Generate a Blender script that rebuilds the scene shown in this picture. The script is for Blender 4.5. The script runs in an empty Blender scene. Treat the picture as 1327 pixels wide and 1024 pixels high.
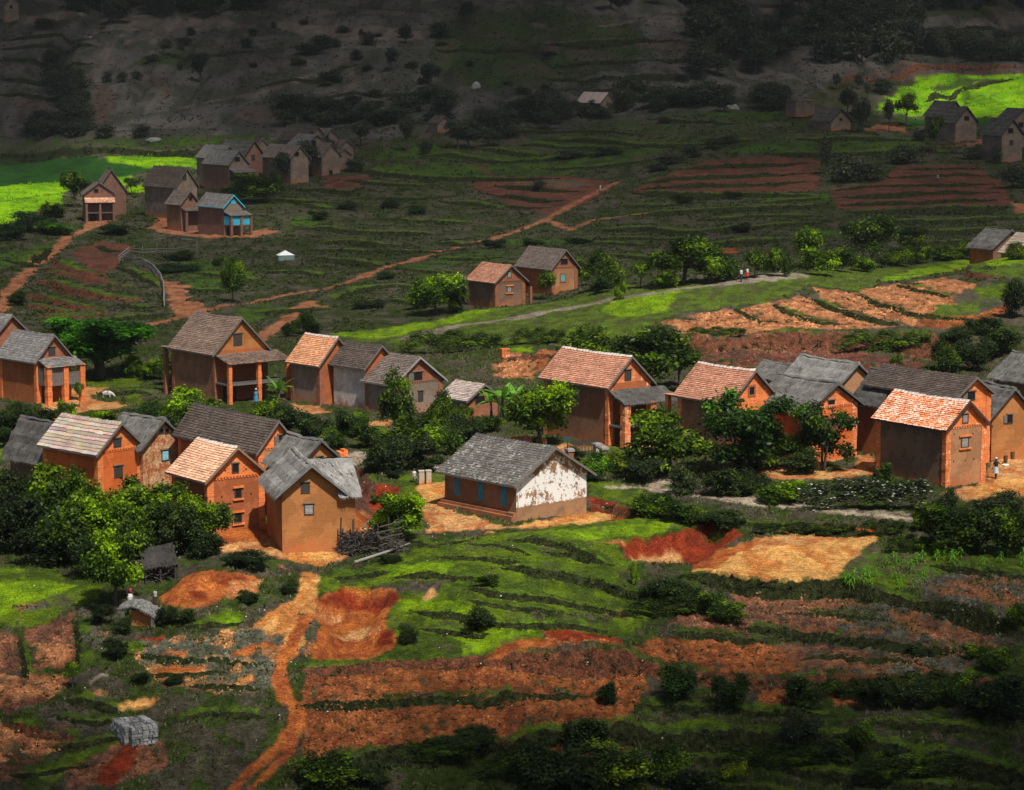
import bpy, bmesh, math, random
import numpy as np
from math import radians, sin, cos, tan, atan2, pi, sqrt
from mathutils import Vector, Matrix

random.seed(7)
RNG = np.random.default_rng(11)
SC = bpy.context.scene
COL = SC.collection

# ------------------------------------------------------------------ camera
W0, H0, FPX = 1327.0, 1024.0, 3400.0
PITCH, HC = radians(7.7), 33.5
CP, SP = cos(PITCH), sin(PITCH)
cam_d = bpy.data.cameras.new('camera')
cam = bpy.data.objects.new('camera', cam_d)
COL.objects.link(cam)
cam.location = (0, 0, HC)
cam.rotation_euler = (pi / 2 - PITCH, 0, 0)
cam_d.sensor_width = 36
cam_d.lens = 36 * FPX / W0
cam_d.clip_start = 1
cam_d.clip_end = 12000
SC.camera = cam


def ray(px, py):
    xc, yc = (px - W0 / 2) / FPX, (H0 / 2 - py) / FPX
    return xc, CP + yc * SP, -SP + yc * CP


def proj(P):
    x, y, h = P[0], P[1], P[2] - HC
    d = y * CP - h * SP
    return W0 / 2 + FPX * x / d, H0 / 2 - FPX * (y * SP + h * CP) / d


def kpx(Y):            # pixels per metre at a distance
    return FPX / (Y * 1.01)


# ------------------------------------------------------------------ noise
def _hash(ix, iy, seed):
    n = (ix * 374761393 + iy * 668265263 + seed * 1274126177) & 0xffffffff
    n = ((n ^ (n >> 13)) * 1274126177) & 0xffffffff
    return ((n ^ (n >> 16)) & 0xffff) / 65535.0


def vnoise(x, y, seed=0):
    x = np.asarray(x, float); y = np.asarray(y, float)
    ix = np.floor(x).astype(np.int64); iy = np.floor(y).astype(np.int64)
    fx, fy = x - ix, y - iy
    fx = fx * fx * (3 - 2 * fx); fy = fy * fy * (3 - 2 * fy)
    a = _hash(ix, iy, seed); b = _hash(ix + 1, iy, seed)
    c = _hash(ix, iy + 1, seed); d = _hash(ix + 1, iy + 1, seed)
    return (a + (b - a) * fx) * (1 - fy) + (c + (d - c) * fx) * fy


def fbm(x, y, seed=0, oct=4, gain=.5):
    s, amp, tot = 0, 1, 0
    for o in range(oct):
        s = s + amp * vnoise(x * 2 ** o + 17.3 * o, y * 2 ** o - 9.1 * o, seed + o * 13)
        tot += amp; amp *= gain
    return s / tot


def sstep(a, b, x):
    t = np.clip((x - a) / (b - a), 0, 1)
    return t * t * (3 - 2 * t)


# ------------------------------------------------------------------ terrain: base heights from surveyed points
CTRL_Z = [  # image point, height
    (0, 1024, -4.5), (330, 1024, -5), (660, 1024, -6.2), (1000, 1024, -6.8), (1327, 1024, -6.4),
    (0, 900, -2.8), (330, 900, -2.8), (660, 900, -3.6), (1000, 900, -4.2), (1327, 900, -4.0),
    (0, 800, -1.6), (330, 800, -1.2), (660, 800, -1.4), (1000, 800, -2.0), (1327, 800, -1.7),
    (0, 715, -.9), (330, 715, -.1), (660, 715, -.2), (1000, 715, -.6), (1327, 715, -.4),
    (0, 640, -.3), (330, 640, 0), (660, 640, 0), (1000, 640, 0), (1327, 640, 0),
    (0, 575, 0), (330, 575, 0), (660, 575, 0), (1000, 575, 0), (1327, 575, 0),
    (0, 520, 0), (330, 520, 0), (660, 520, 0), (1000, 520, .2), (1327, 520, .3),
    (0, 440, 0), (330, 440, 0), (560, 440, .3), (800, 440, 1.6), (1000, 480, 1.0), (1000, 440, 2.2),
    (1000, 415, 3.0), (1000, 380, 4.5), (1000, 355, 5.2), (1327, 480, 1.2), (1327, 440, 2.5), (1327, 400, 4.3),
    (1327, 350, 6.2), (1327, 330, 6.6), (560, 425, .6), (660, 403, 1.4), (800, 380, 3.2), (730, 383, 1.8),
    (0, 300, 0), (330, 300, .5), (660, 300, 1), (1000, 300, 2.3), (1327, 300, 2.5), (330, 370, 0), (0, 370, 0),
    (0, 250, 3), (330, 250, 3), (660, 250, 4), (1000, 250, 5), (1327, 250, 5.5),
    (0, 200, 6), (330, 200, 7), (660, 200, 8), (1000, 200, 9), (1327, 200, 9.5),
    (0, 175, 10), (330, 175, 10.8), (660, 175, 12), (1000, 175, 13)]
CTRL_Y = [  # image point, distance
    (0, 100, 705), (330, 100, 690), (660, 100, 680), (1000, 110, 690), (1200, 150, 625), (1327, 150, 622), (1200, 98, 715), (1327, 98, 715),
    (0, 51, 745), (330, 51, 735), (660, 51, 735), (1000, 51, 760), (1327, 51, 765),
    (0, 0, 800), (330, 0, 790), (660, 0, 795), (1000, 0, 830), (1327, 0, 840)]
CTRL_W = []
for u_ in (-.6, -.2, 0, .2, .6):
    CTRL_W += [(u_, 20, -11), (u_, 70, -9.5), (u_, 1000, 66), (u_, 1300, 78), (u_, 2200, 82), (u_, 4500, 80)]
CTRL_W += [(.15, 350, 2.6), (.175, 352, 2.2), (.2, 352, 2.2), (.24, 352, 2.2)]
for u_ in (-.6, -.35, .35, .6):
    CTRL_W += [(u_, 140, -5), (u_, 200, 0), (u_, 300, 2 + 4 * (u_ > 0)), (u_, 450, 3), (u_, 600, 9), (u_, 740, 34)]
cu, ct, cz = [], [], []
for px, py, z in CTRL_Z:
    d = ray(px, py); Y = (z - HC) * d[1] / d[2]
    cu.append(d[0] / d[1]); ct.append(math.log(Y)); cz.append(z)
for px, py, Y in CTRL_Y:
    d = ray(px, py)
    cu.append(d[0] / d[1]); ct.append(math.log(Y)); cz.append(HC + Y * d[2] / d[1])
for u_, Y, z in CTRL_W:
    cu.append(u_); ct.append(math.log(Y)); cz.append(z)
cu, ct, cz = np.array(cu), np.array(ct), np.array(cz)
KU = 3.0


def phi(du, dt):
    return np.sqrt((du * KU) ** 2 + dt ** 2 + .05 ** 2)


_n = len(cu)
_A = np.zeros((_n + 3, _n + 3))
_A[:_n, :_n] = phi(cu[:, None] - cu[None], ct[:, None] - ct[None]) - 0.004 * np.eye(_n)
_A[:_n, _n:] = np.c_[np.ones(_n), cu, ct]
_A[_n:, :_n] = _A[:_n, _n:].T
_w = np.linalg.solve(_A, np.r_[cz, 0, 0, 0])

gu = np.r_[np.linspace(-.8, -.225, 24)[:-1], np.linspace(-.225, -.203, 12)[:-1], np.linspace(-.203, .203, 800),
           np.linspace(.203, .225, 12)[1:], np.linspace(.225, .8, 24)[1:]]
gt = np.r_[np.linspace(math.log(15), math.log(100), 24)[:-1], np.arange(math.log(100), math.log(960), .0016),
           np.linspace(math.log(962), math.log(4500), 40)]
NU, NT = len(gu), len(gt)
GY = np.exp(gt)[:, None] * np.ones(NU)[None]
GX = GY * gu[None]
GZ = np.zeros((NT, NU))
for r0 in range(0, NT, 100):
    r1 = min(NT, r0 + 100)
    U = gu[None, :, None]; T = gt[r0:r1, None, None]
    a = np.zeros((r1 - r0, NU))
    for k in range(_n):
        a += _w[k] * phi(gu[None] - cu[k], gt[r0:r1, None] - ct[k])
    GZ[r0:r1] = a + _w[_n] + _w[_n + 1] * gu[None] + _w[_n + 2] * gt[r0:r1, None]


def zat(x, y, Z=None):
    Z = GZ if Z is None else Z
    x = np.atleast_1d(np.asarray(x, float)); y = np.atleast_1d(np.asarray(y, float))
    u, t = x / y, np.log(y)
    i = np.clip(np.searchsorted(gu, u) - 1, 0, NU - 2); j = np.clip(np.searchsorted(gt, t) - 1, 0, NT - 2)
    fu = np.clip((u - gu[i]) / (gu[i + 1] - gu[i]), 0, 1); ft = np.clip((t - gt[j]) / (gt[j + 1] - gt[j]), 0, 1)
    return ((Z[j, i] * (1 - fu) + Z[j, i + 1] * fu) * (1 - ft) + (Z[j + 1, i] * (1 - fu) + Z[j + 1, i + 1] * fu) * ft)


def hit(px, py, off=0.0):
    """first point of the ground along the sight line through an image point"""
    d = ray(px, py)
    u = min(max(d[0] / d[1], gu[1]), gu[-2])
    i = int(np.clip(np.searchsorted(gu, u) - 1, 0, NU - 2)); fu = (u - gu[i]) / (gu[i + 1] - gu[i])
    zc = GZ[:, i] * (1 - fu) + GZ[:, i + 1] * fu + off
    Ys = np.exp(gt)
    zr = HC + Ys * d[2] / d[1]
    below = np.nonzero((zr < zc) & (Ys > 90))[0]
    if len(below) == 0:
        Y = 950.0
    else:
        j = max(below[0], 1)
        f0, f1 = zr[j - 1] - zc[j - 1], zr[j] - zc[j]
        Y = Ys[j - 1] + (Ys[j] - Ys[j - 1]) * f0 / (f0 - f1 + 1e-12)
    x = u * Y
    return Vector((x, Y, float(zat(x, Y)[0])))


# ------------------------------------------------------------------ terrace edges: (edge line, drop, face)
STEPS = [
    # lawn terraces
    ([(650, 700), (690, 697), (735, 708), (760, 722), (800, 735)], .6, 'bank'),
    ([(640, 729), (672, 731), (706, 739), (740, 745), (772, 750), (798, 760), (835, 771), (872, 779), (904, 787)], .9, 'bank'),
    ([(600, 762), (640, 771), (680, 776), (719, 780), (756, 787), (788, 792), (840, 800)], .5, 'bank'),
    ([(530, 790), (600, 798), (640, 811), (693, 813), (752, 817), (803, 827)], .5, 'bank'),
    ([(500, 745), (560, 742), (610, 748), (655, 757)], .45, 'bank'),
    ([(600, 702), (640, 706), (690, 722)], .4, 'bank'),
    ([(380, 867), (443, 866), (499, 860), (550, 856), (589, 852), (605, 848), (640, 846)], .75, 'soil'),
    ([(610, 848), (650, 846), (674, 843), (709, 846), (751, 848), (782, 848), (814, 850), (836, 857), (856, 862), (904, 867), (936, 870), (970, 880), (1014, 879), (1085, 879), (1142, 876), (1189, 874), (1231, 879), (1268, 882), (1340, 888)], 1.5, 'soil'),
    ([(381, 915), (428, 911), (474, 914), (525, 910), (563, 907), (597, 904), (627, 909), (661, 896), (688, 896), (719, 895), (760, 893)], .6, 'bank'),
    ([(430, 985), (443, 982), (484, 974), (530, 964), (568, 961), (597, 954), (627, 954), (660, 956), (693, 941), (745, 935), (788, 935), (809, 933), (835, 938), (878, 945), (930, 946), (980, 944), (1019, 947), (1058, 950), (1105, 950), (1147, 957), (1189, 970), (1231, 970), (1281, 986), (1340, 996)], 1.3, 'bank'),
    ([(880, 1000), (980, 1007), (1032, 1012), (1100, 1022)], .7, 'bank'),
    ([(880, 742), (940, 750), (980, 754), (1019, 757), (1064, 757), (1092, 757), (1137, 770), (1176, 778), (1215, 786), (1255, 793), (1294, 804), (1340, 811)], 1.1, 'bank'),
    ([(1200, 733), (1228, 738), (1268, 740), (1340, 746)], .5, 'bank'),
    ([(950, 808), (980, 813), (1006, 814), (1048, 821), (1085, 827), (1105, 833), (1147, 840), (1179, 841), (1215, 840), (1256, 841)], .9, 'bank'),
    ([(860, 818), (905, 822), (960, 826), (1000, 830)], .5, 'bank'),
    # left foreground
    ([(77, 904), (108, 907), (133, 915), (160, 921)], .6, 'bank'),
    ([(0, 928), (10, 932), (46, 941), (80, 945), (96, 956)], .6, 'soil'),
    ([(0, 966), (26, 982), (60, 985)], .4, 'soil'),
    ([(169, 846), (220, 854), (256, 855), (345, 861)], .45, 'bank'),
    ([(240, 884), (290, 888), (345, 895)], .3, 'bank'),
    ([(0, 1000), (60, 1000), (120, 985)], .4, 'bank'),
    ([(25, 822), (28, 850), (40, 878)], .35, 'bank'), ([(95, 795), (102, 830), (100, 862)], .35, 'bank'),
    ([(480, 700), (530, 698), (560, 705), (620, 696)], .4, 'bank'),
    ([(761, 644), (782, 648), (809, 657), (834, 666)], .8, 'soil'),
    ([(860, 662), (920, 668), (980, 676), (1060, 684), (1140, 688)], .6, 'bank'),
    # village
    ([(120, 506), (150, 505), (175, 502), (200, 506)], .6, 'bank'), ([(95, 540), (140, 533), (200, 528)], .3, 'bank'),
    # fan terraces on the left
    ([(68, 332), (82, 345), (111, 353), (134, 356)], .7, 'soil'),
    ([(38, 358), (66, 361), (92, 374), (119, 380), (158, 385), (198, 385)], .9, 'soil'),
    ([(30, 374), (58, 382), (90, 395), (119, 397), (145, 399)], .7, 'soil'),
    ([(30, 405), (79, 407), (119, 410), (148, 402)], .6, 'soil'),
    ([(100, 415), (169, 408), (218, 403)], .8, 'bank'), ([(128, 318), (158, 324)], .5, 'bank'),
    ([(0, 335), (40, 338), (66, 320)], .6, 'bank'), ([(150, 392), (180, 397), (206, 396)], .4, 'bank'),
    # middle terraces
    ([(370, 242), (420, 245), (452, 247), (470, 240)], .7, 'bank'),
    ([(460, 217), (489, 221), (531, 226), (584, 228), (660, 229), (693, 229), (726, 228)], .8, 'bank'),
    ([(548, 201), (580, 200), (623, 205), (664, 207)], .7, 'bank'), ([(600, 192), (660, 199), (700, 200)], .6, 'bank'),
    ([(371, 294), (425, 294), (478, 298), (531, 300), (575, 301)], .7, 'bank'),
    ([(396, 310), (452, 310), (491, 316), (541, 314)], .6, 'bank'),
    ([(396, 335), (447, 336), (484, 340), (505, 340)], .7, 'bank'),
    ([(566, 332), (620, 334), (660, 330)], .5, 'bank'), ([(512, 347), (557, 350), (602, 352)], .5, 'bank'),
    ([(436, 386), (470, 373), (510, 369), (560, 372)], .5, 'bank'), ([(380, 262), (430, 268), (480, 266)], .5, 'bank'),
    ([(470, 280), (540, 284), (610, 287)], .5, 'bank'),
    ([(640, 238), (719, 245), (760, 247)], .6, 'bank'), ([(640, 250), (706, 258), (744, 257)], .6, 'bank'),
    ([(652, 263), (680, 268), (716, 266)], .5, 'bank'),
    ([(828, 237), (867, 230), (917, 228), (990, 224), (1062, 222)], .6, 'bank'),
    ([(820, 244), (862, 240), (930, 238), (990, 236), (1062, 234)], .6, 'bank'),
    ([(866, 219), (920, 215), (990, 211), (1061, 208)], .6, 'bank'),
    ([(817, 247), (901, 249), (990, 249), (1064, 249)], .9, 'bank'),
    ([(803, 277), (877, 273), (990, 267), (1080, 262)], .7, 'bank'),
    ([(759, 296), (830, 294), (904, 300), (990, 290), (1080, 283)], .7, 'bank'),
    ([(740, 313), (785, 313), (840, 316)], .5, 'bank'), ([(870, 316), (960, 312), (1060, 305)], .6, 'bank'),
    ([(1074, 247), (1142, 239), (1189, 239), (1294, 237)], .5, 'bank'),
    ([(1076, 255), (1163, 252), (1194, 247), (1296, 246)], .6, 'bank'),
    ([(1078, 264), (1189, 260), (1304, 255)], .6, 'bank'), ([(1082, 270), (1215, 269), (1312, 264)], 1.0, 'bank'),
    ([(1140, 229), (1200, 226), (1290, 224)], .5, 'bank'), ([(1160, 219), (1230, 216), (1280, 216)], .5, 'bank'),
    ([(1090, 287), (1163, 286), (1241, 282), (1318, 279)], .7, 'bank'),
    ([(1161, 297), (1215, 298), (1330, 293)], .7, 'bank'), ([(1200, 312), (1260, 310)], .5, 'bank'),
    ([(990, 198), (1090, 197), (1200, 192), (1230, 196)], .8, 'bank'), ([(1020, 180), (1110, 178), (1200, 180)], .6, 'bank'),
    ([(860, 188), (920, 184), (990, 181)], .5, 'bank'), ([(700, 182), (800, 186), (900, 189)], .6, 'bank'),
    ([(660, 190), (740, 191), (830, 190)], .5, 'bank'), ([(830, 153), (900, 155), (970, 158)], .5, 'bank'),
    ([(640, 172), (740, 171), (840, 172)], .4, 'bank'),
    ([(335, 256), (400, 259), (460, 263)], .4, 'bank'), ([(395, 320), (460, 322), (525, 327)], .45, 'bank'), ([(330, 350), (380, 351), (425, 354)], .45, 'bank'),
    ([(560, 312), (600, 315), (645, 313)], .4, 'bank'), ([(560, 258), (610, 260), (650, 268)], .4, 'bank'), ([(480, 254), (540, 256), (600, 250)], .45, 'bank'), ([(470, 322), (530, 326), (580, 324)], .4, 'bank'),
    ([(600, 345), (680, 338), (760, 336)], .5, 'bank'), ([(750, 328), (800, 330), (855, 334)], .45, 'bank'), ([(860, 328), (910, 330), (960, 326)], .45, 'bank'), ([(800, 265), (850, 264), (910, 260)], .45, 'bank'),
    ([(900, 284), (970, 279), (1070, 276)], .5, 'bank'), ([(760, 305), (830, 306), (900, 308)], .45, 'bank'), ([(440, 232), (500, 236), (560, 238)], .4, 'bank'), ([(520, 361), (570, 358), (610, 362)], .4, 'bank'), ([(330, 405), (380, 398), (440, 398)], .4, 'bank'),
    ([(450, 392), (510, 388), (570, 392)], .4, 'bank'), ([(980, 262), (1030, 258), (1075, 256)], .4, 'bank'), ([(240, 352), (290, 356), (330, 362)], .4, 'bank'), ([(230, 372), (290, 378), (340, 376)], .4, 'bank'),
    ([(50, 345), (90, 352), (130, 368), (180, 372)], .4, 'soil'), ([(24, 390), (60, 396), (110, 404)], .4, 'soil'), ([(150, 345), (180, 356), (204, 372)], .4, 'bank'), ([(640, 208), (700, 206), (760, 202)], .4, 'bank'), ([(700, 218), (780, 214), (850, 206)], .5, 'bank'),
    ([(600, 780), (660, 788), (730, 797)], .35, 'bank'), ([(560, 720), (620, 722), (680, 734)], .35, 'bank'), ([(700, 712), (740, 718), (775, 731)], .35, 'bank'), ([(430, 748), (470, 745), (510, 738)], .35, 'bank'), ([(540, 812), (590, 818), (640, 826)], .35, 'bank'),
    ([(190, 818), (250, 812), (320, 806)], .3, 'bank'), ([(180, 870), (230, 872), (300, 872)], .3, 'bank'), ([(60, 925), (120, 936), (180, 934)], .35, 'bank'), ([(220, 930), (290, 922), (350, 926)], .35, 'bank'), ([(60, 968), (120, 960), (165, 948)], .3, 'bank'),
    ([(820, 912), (900, 920), (990, 922), (1090, 926)], .5, 'bank'), ([(1110, 930), (1200, 940), (1300, 950)], .6, 'bank'), ([(1000, 975), (1090, 985), (1200, 1000), (1320, 1012)], .7, 'bank'), ([(860, 962), (920, 968), (1000, 972)], .5, 'bank'), ([(1010, 790), (1080, 796), (1150, 808)], .35, 'bank'), ([(1030, 856), (1110, 860), (1200, 858)], .35, 'bank'),
    # ridge terraces
    ([(1001, 393), (1027, 409), (1058, 418), (1108, 425)], .7, 'bank'),
    ([(1045, 383), (1085, 401), (1116, 414), (1163, 421), (1190, 423)], .8, 'bank'),
    ([(1111, 380), (1142, 393), (1179, 406), (1241, 409), (1268, 409)], .9, 'bank'),
    ([(1163, 367), (1189, 375), (1238, 386)], .6, 'bank'), ([(1241, 345), (1268, 354), (1306, 357)], 1.0, 'soil'),
    ([(838, 421), (872, 431)], .3, 'bank'), ([(950, 400), (985, 418), (1010, 424)], .5, 'bank'),
    ([(872, 432), (893, 434), (943, 434), (980, 430), (1105, 429), (1200, 432), (1244, 425)], 2.2, 'soil'),
    ([(880, 462), (980, 463), (1100, 462), (1150, 468)], .5, 'soil'),
    ([(640, 462), (680, 457), (722, 455)], .8, 'soil'), ([(540, 434), (600, 441), (660, 446)], .7, 'bank'),
    # foot of the hill and the hill itself
    ([(-10, 197), (60, 196), (123, 195), (143, 192), (256, 190), (330, 188)], 1.3, 'bank'),
    ([(-10, 74), (40, 73), (85, 74), (123, 76)], 1.2, 'bank'), ([(-10, 42), (60, 43), (149, 41)], 1.0, 'bank'),
    ([(-10, 99), (70, 98), (120, 101)], 1.2, 'bank'), ([(-10, 58), (70, 56), (130, 60)], 1.0, 'bank'),
    ([(-10, 118), (70, 120), (120, 128)], 1.0, 'bank'), ([(200, 60), (260, 66), (330, 62)], .8, 'bank'),
    ([(330, 112), (400, 98), (460, 74)], .7, 'bank'), ([(360, 135), (450, 122), (540, 110)], .7, 'bank'),
    ([(700, 52), (760, 49), (830, 46), (880, 47)], 1.6, 'bank'), ([(700, 75), (800, 78), (900, 72)], 1.2, 'bank'),
    ([(700, 95), (800, 100), (900, 96)], 1.0, 'bank'), ([(720, 108), (800, 112), (880, 110)], 1.0, 'bank'),
    ([(980, 18), (1060, 16), (1160, 20)], 1.2, 'bank'), ([(1200, 40), (1260, 34), (1330, 30)], 1.0, 'bank'),
    ([(1195, 48), (1262, 38), (1280, 40)], .6, 'bank'), ([(1080, 96), (1200, 84), (1330, 90)], 1.2, 'soil'),
    ([(1195, 117), (1240, 106), (1320, 101)], .8, 'bank'),
    ([(560, 60), (640, 66), (700, 60)], .7, 'bank'), ([(430, 160), (500, 150), (560, 158)], .8, 'bank'),
]


def poly_world(pts, off=0.0, dens=14):
    out = []
    for (x0, y0), (x1, y1) in zip(pts[:-1], pts[1:]):
        n = max(1, int(math.hypot(x1 - x0, y1 - y0) / dens))
        for k in range(n):
            f = k / n
            out.append(hit(x0 + (x1 - x0) * f, y0 + (y1 - y0) * f, off))
    out.append(hit(pts[-1][0], pts[-1][1], off))
    return np.array([[p.x, p.y] for p in out])


def grid_box(P, m):
    """index window of the ground grid that covers a set of plan points with a margin"""
    y0, y1 = P[:, 1].min() - m, P[:, 1].max() + m
    u = np.r_[(P[:, 0] - m) / P[:, 1], (P[:, 0] + m) / P[:, 1]]
    j0, j1 = np.searchsorted(gt, math.log(max(y0, 16))), np.searchsorted(gt, math.log(y1)) + 1
    i0, i1 = np.searchsorted(gu, u.min() - .002), np.searchsorted(gu, u.max() + .002) + 1
    return slice(max(j0 - 1, 0), j1), slice(max(i0 - 1, 0), i1)


def line_dist(X, Y, P):
    """distance, side (+ = left of the line's direction) and 0..1 position along a plan polyline"""
    best = np.full(X.shape, 1e9); side = np.zeros(X.shape); pos = np.zeros(X.shape)
    seg = np.hypot(*(P[1:] - P[:-1]).T); cum = np.r_[0, np.cumsum(seg)]
    for k in range(len(P) - 1):
        ax, ay = P[k]; bx, by = P[k + 1] - P[k]
        l2 = bx * bx + by * by + 1e-9
        f = np.clip(((X - ax) * bx + (Y - ay) * by) / l2, 0, 1)
        dx, dy = X - ax - f * bx, Y - ay - f * by
        d = np.hypot(dx, dy)
        m = d < best
        best = np.where(m, d, best)
        side = np.where(m, np.sign(bx * dy - by * dx), side)
        pos = np.where(m, cum[k] + f * seg[k], pos)
    return best, side, pos, cum[-1]


STEP_LINES = []
GZ_BASE = GZ.copy()
_add = np.zeros_like(GZ)
RISER = np.zeros_like(GZ); LIP = np.zeros(GZ.shape, bool); EDGE = np.full(GZ.shape, 9.0); FACE = np.zeros_like(GZ)        # 1 on bank faces covered by weeds, 2 on bare soil faces
for pts, s, face in STEPS:
    ym_ = np.mean([q[1] for q in pts]); s = s * (1.3 if ym_ < 345 else .62 if ym_ < 426 and pts[0][0] > 830 else .82 if ym_ > 690 else 1)
    P = poly_world(pts, s * .5)
    Lk = 5.0 * s + 1.5
    far = P[:, 1].mean() / 200.0
    js, iss = grid_box(P, 4 * Lk)
    X, Y = GX[js, iss], GY[js, iss]
    d, sd, pos, tot = line_dist(X, Y, P)
    wob = (fbm(X * .3, Y * .3, 5, 3) - .5) * .9 * far ** .5
    sg = d * sd + wob
    tp = np.minimum(3.0 * far, tot * .3)
    taper = sstep(0, 1, pos / tp) * sstep(0, 1, (tot - pos) / tp)
    var = .35 + 1.3 * fbm(pos / (5 * far), pos * 0 + s * 40, 6, 2)      # the bank rises and sinks along its length
    w = np.maximum((.20 * s * var + .12) * far ** .5, .0016 * P[:, 1].mean() * .7)
    off = s * .5 * np.clip(var, .4, 1.6) * np.clip(sg / w, -1, 1) * np.exp(-np.maximum(np.abs(sg) - w, 0) / Lk) * taper
    _add[js, iss] += off
    m = (sg < w * .75) & (sg > -w * 1.3 - .12 * s) & (taper > .25)
    RISER[js, iss] = np.where(m, 1 if face == 'bank' else 2, RISER[js, iss])
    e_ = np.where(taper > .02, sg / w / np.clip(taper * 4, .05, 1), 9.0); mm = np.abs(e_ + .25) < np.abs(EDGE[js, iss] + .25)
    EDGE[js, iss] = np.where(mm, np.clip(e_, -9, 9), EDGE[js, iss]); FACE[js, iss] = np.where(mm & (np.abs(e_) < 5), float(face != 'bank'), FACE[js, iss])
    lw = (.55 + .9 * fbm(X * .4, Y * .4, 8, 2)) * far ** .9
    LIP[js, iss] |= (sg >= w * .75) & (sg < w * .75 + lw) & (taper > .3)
    STEP_LINES.append((P, s, face))
GZ += _add

# hollows dug into the red earth, and one heap
PITS = [([(397, 787), (422, 773), (445, 762), (470, 760), (515, 765), (517, 775), (504, 788), (497, 808), (512, 822), (508, 838), (484, 851), (402, 855), (415, 808)], 1.0),
        ([(801, 704), (825, 697), (851, 695), (880, 690), (893, 684), (917, 679), (945, 680), (962, 690), (948, 702), (932, 710), (900, 733), (858, 727), (811, 726)], 1.1),
        ([(455, 598), (475, 612), (484, 627), (520, 632), (507, 650), (492, 662), (486, 688), (462, 684), (455, 650)], 1.2)]


def inside(X, Y, P):
    r = np.zeros(X.shape, bool)
    n = len(P)
    for k in range(n):
        x0, y0 = P[k]; x1, y1 = P[(k + 1) % n]
        if abs(y1 - y0) < 1e-9: continue
        c = ((y0 > Y) != (y1 > Y)) & (X < (x1 - x0) * (Y - y0) / (y1 - y0) + x0)
        r ^= c
    return r


for pts, dep in PITS:
    P = poly_world(pts + pts[:1])
    js, iss = grid_box(P, 3)
    X, Y = GX[js, iss], GY[js, iss]
    n1 = (fbm(X * .4, Y * .4, 3, 2) - .5) * 1.0
    d, _, _, _ = line_dist(X, Y, P)
    ins = inside(X + n1, Y + n1, P[:-1])
    GZ[js, iss] -= np.where(ins, dep * sstep(0, 1.5, d), 0)
for hx, hy, rx, ry, hh in [(255, 768, 1.7, 4.2, .75), (300, 752, 1.6, 4.0, .5), (233, 778, 1.2, 3.0, .3), (700, 478, 2.2, 4, .6)]:
    p = hit(hx, hy)
    q = ((GX - p.x) / rx) ** 2 + ((GY - p.y) / ry) ** 2
    GZ += hh * np.exp(-q) * (.75 + .5 * fbm(GX * 1.5, GY * 1.5, 9, 2))
# natural unevenness of the ground
dens = (np.abs(GX / GY) < .23) & (GY < 980)
far = np.clip(GY / 200, .5, 5)
GZ += np.where(dens, (fbm(GX * .18, GY * .18, 21, 3) - .5) * .35 * np.clip(far, .5, 2) + (fbm(GX * 1.3, GY * .9, 31, 2) - .5) * .10 + (fbm(GX * .05, GY * .05, 41, 3) - .5) * np.clip((GY - 560) / 60, 0, 1) * 4.0 - np.clip(.17 - np.abs(fbm(GX * .045 + .3 * fbm(GX * .03, GY * .03, 44, 2), GY * .008, 43, 3) - .5) * 1.6, 0, 1) * np.clip((GY - 640) / 40, 0, 1) * 14, 0)
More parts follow.
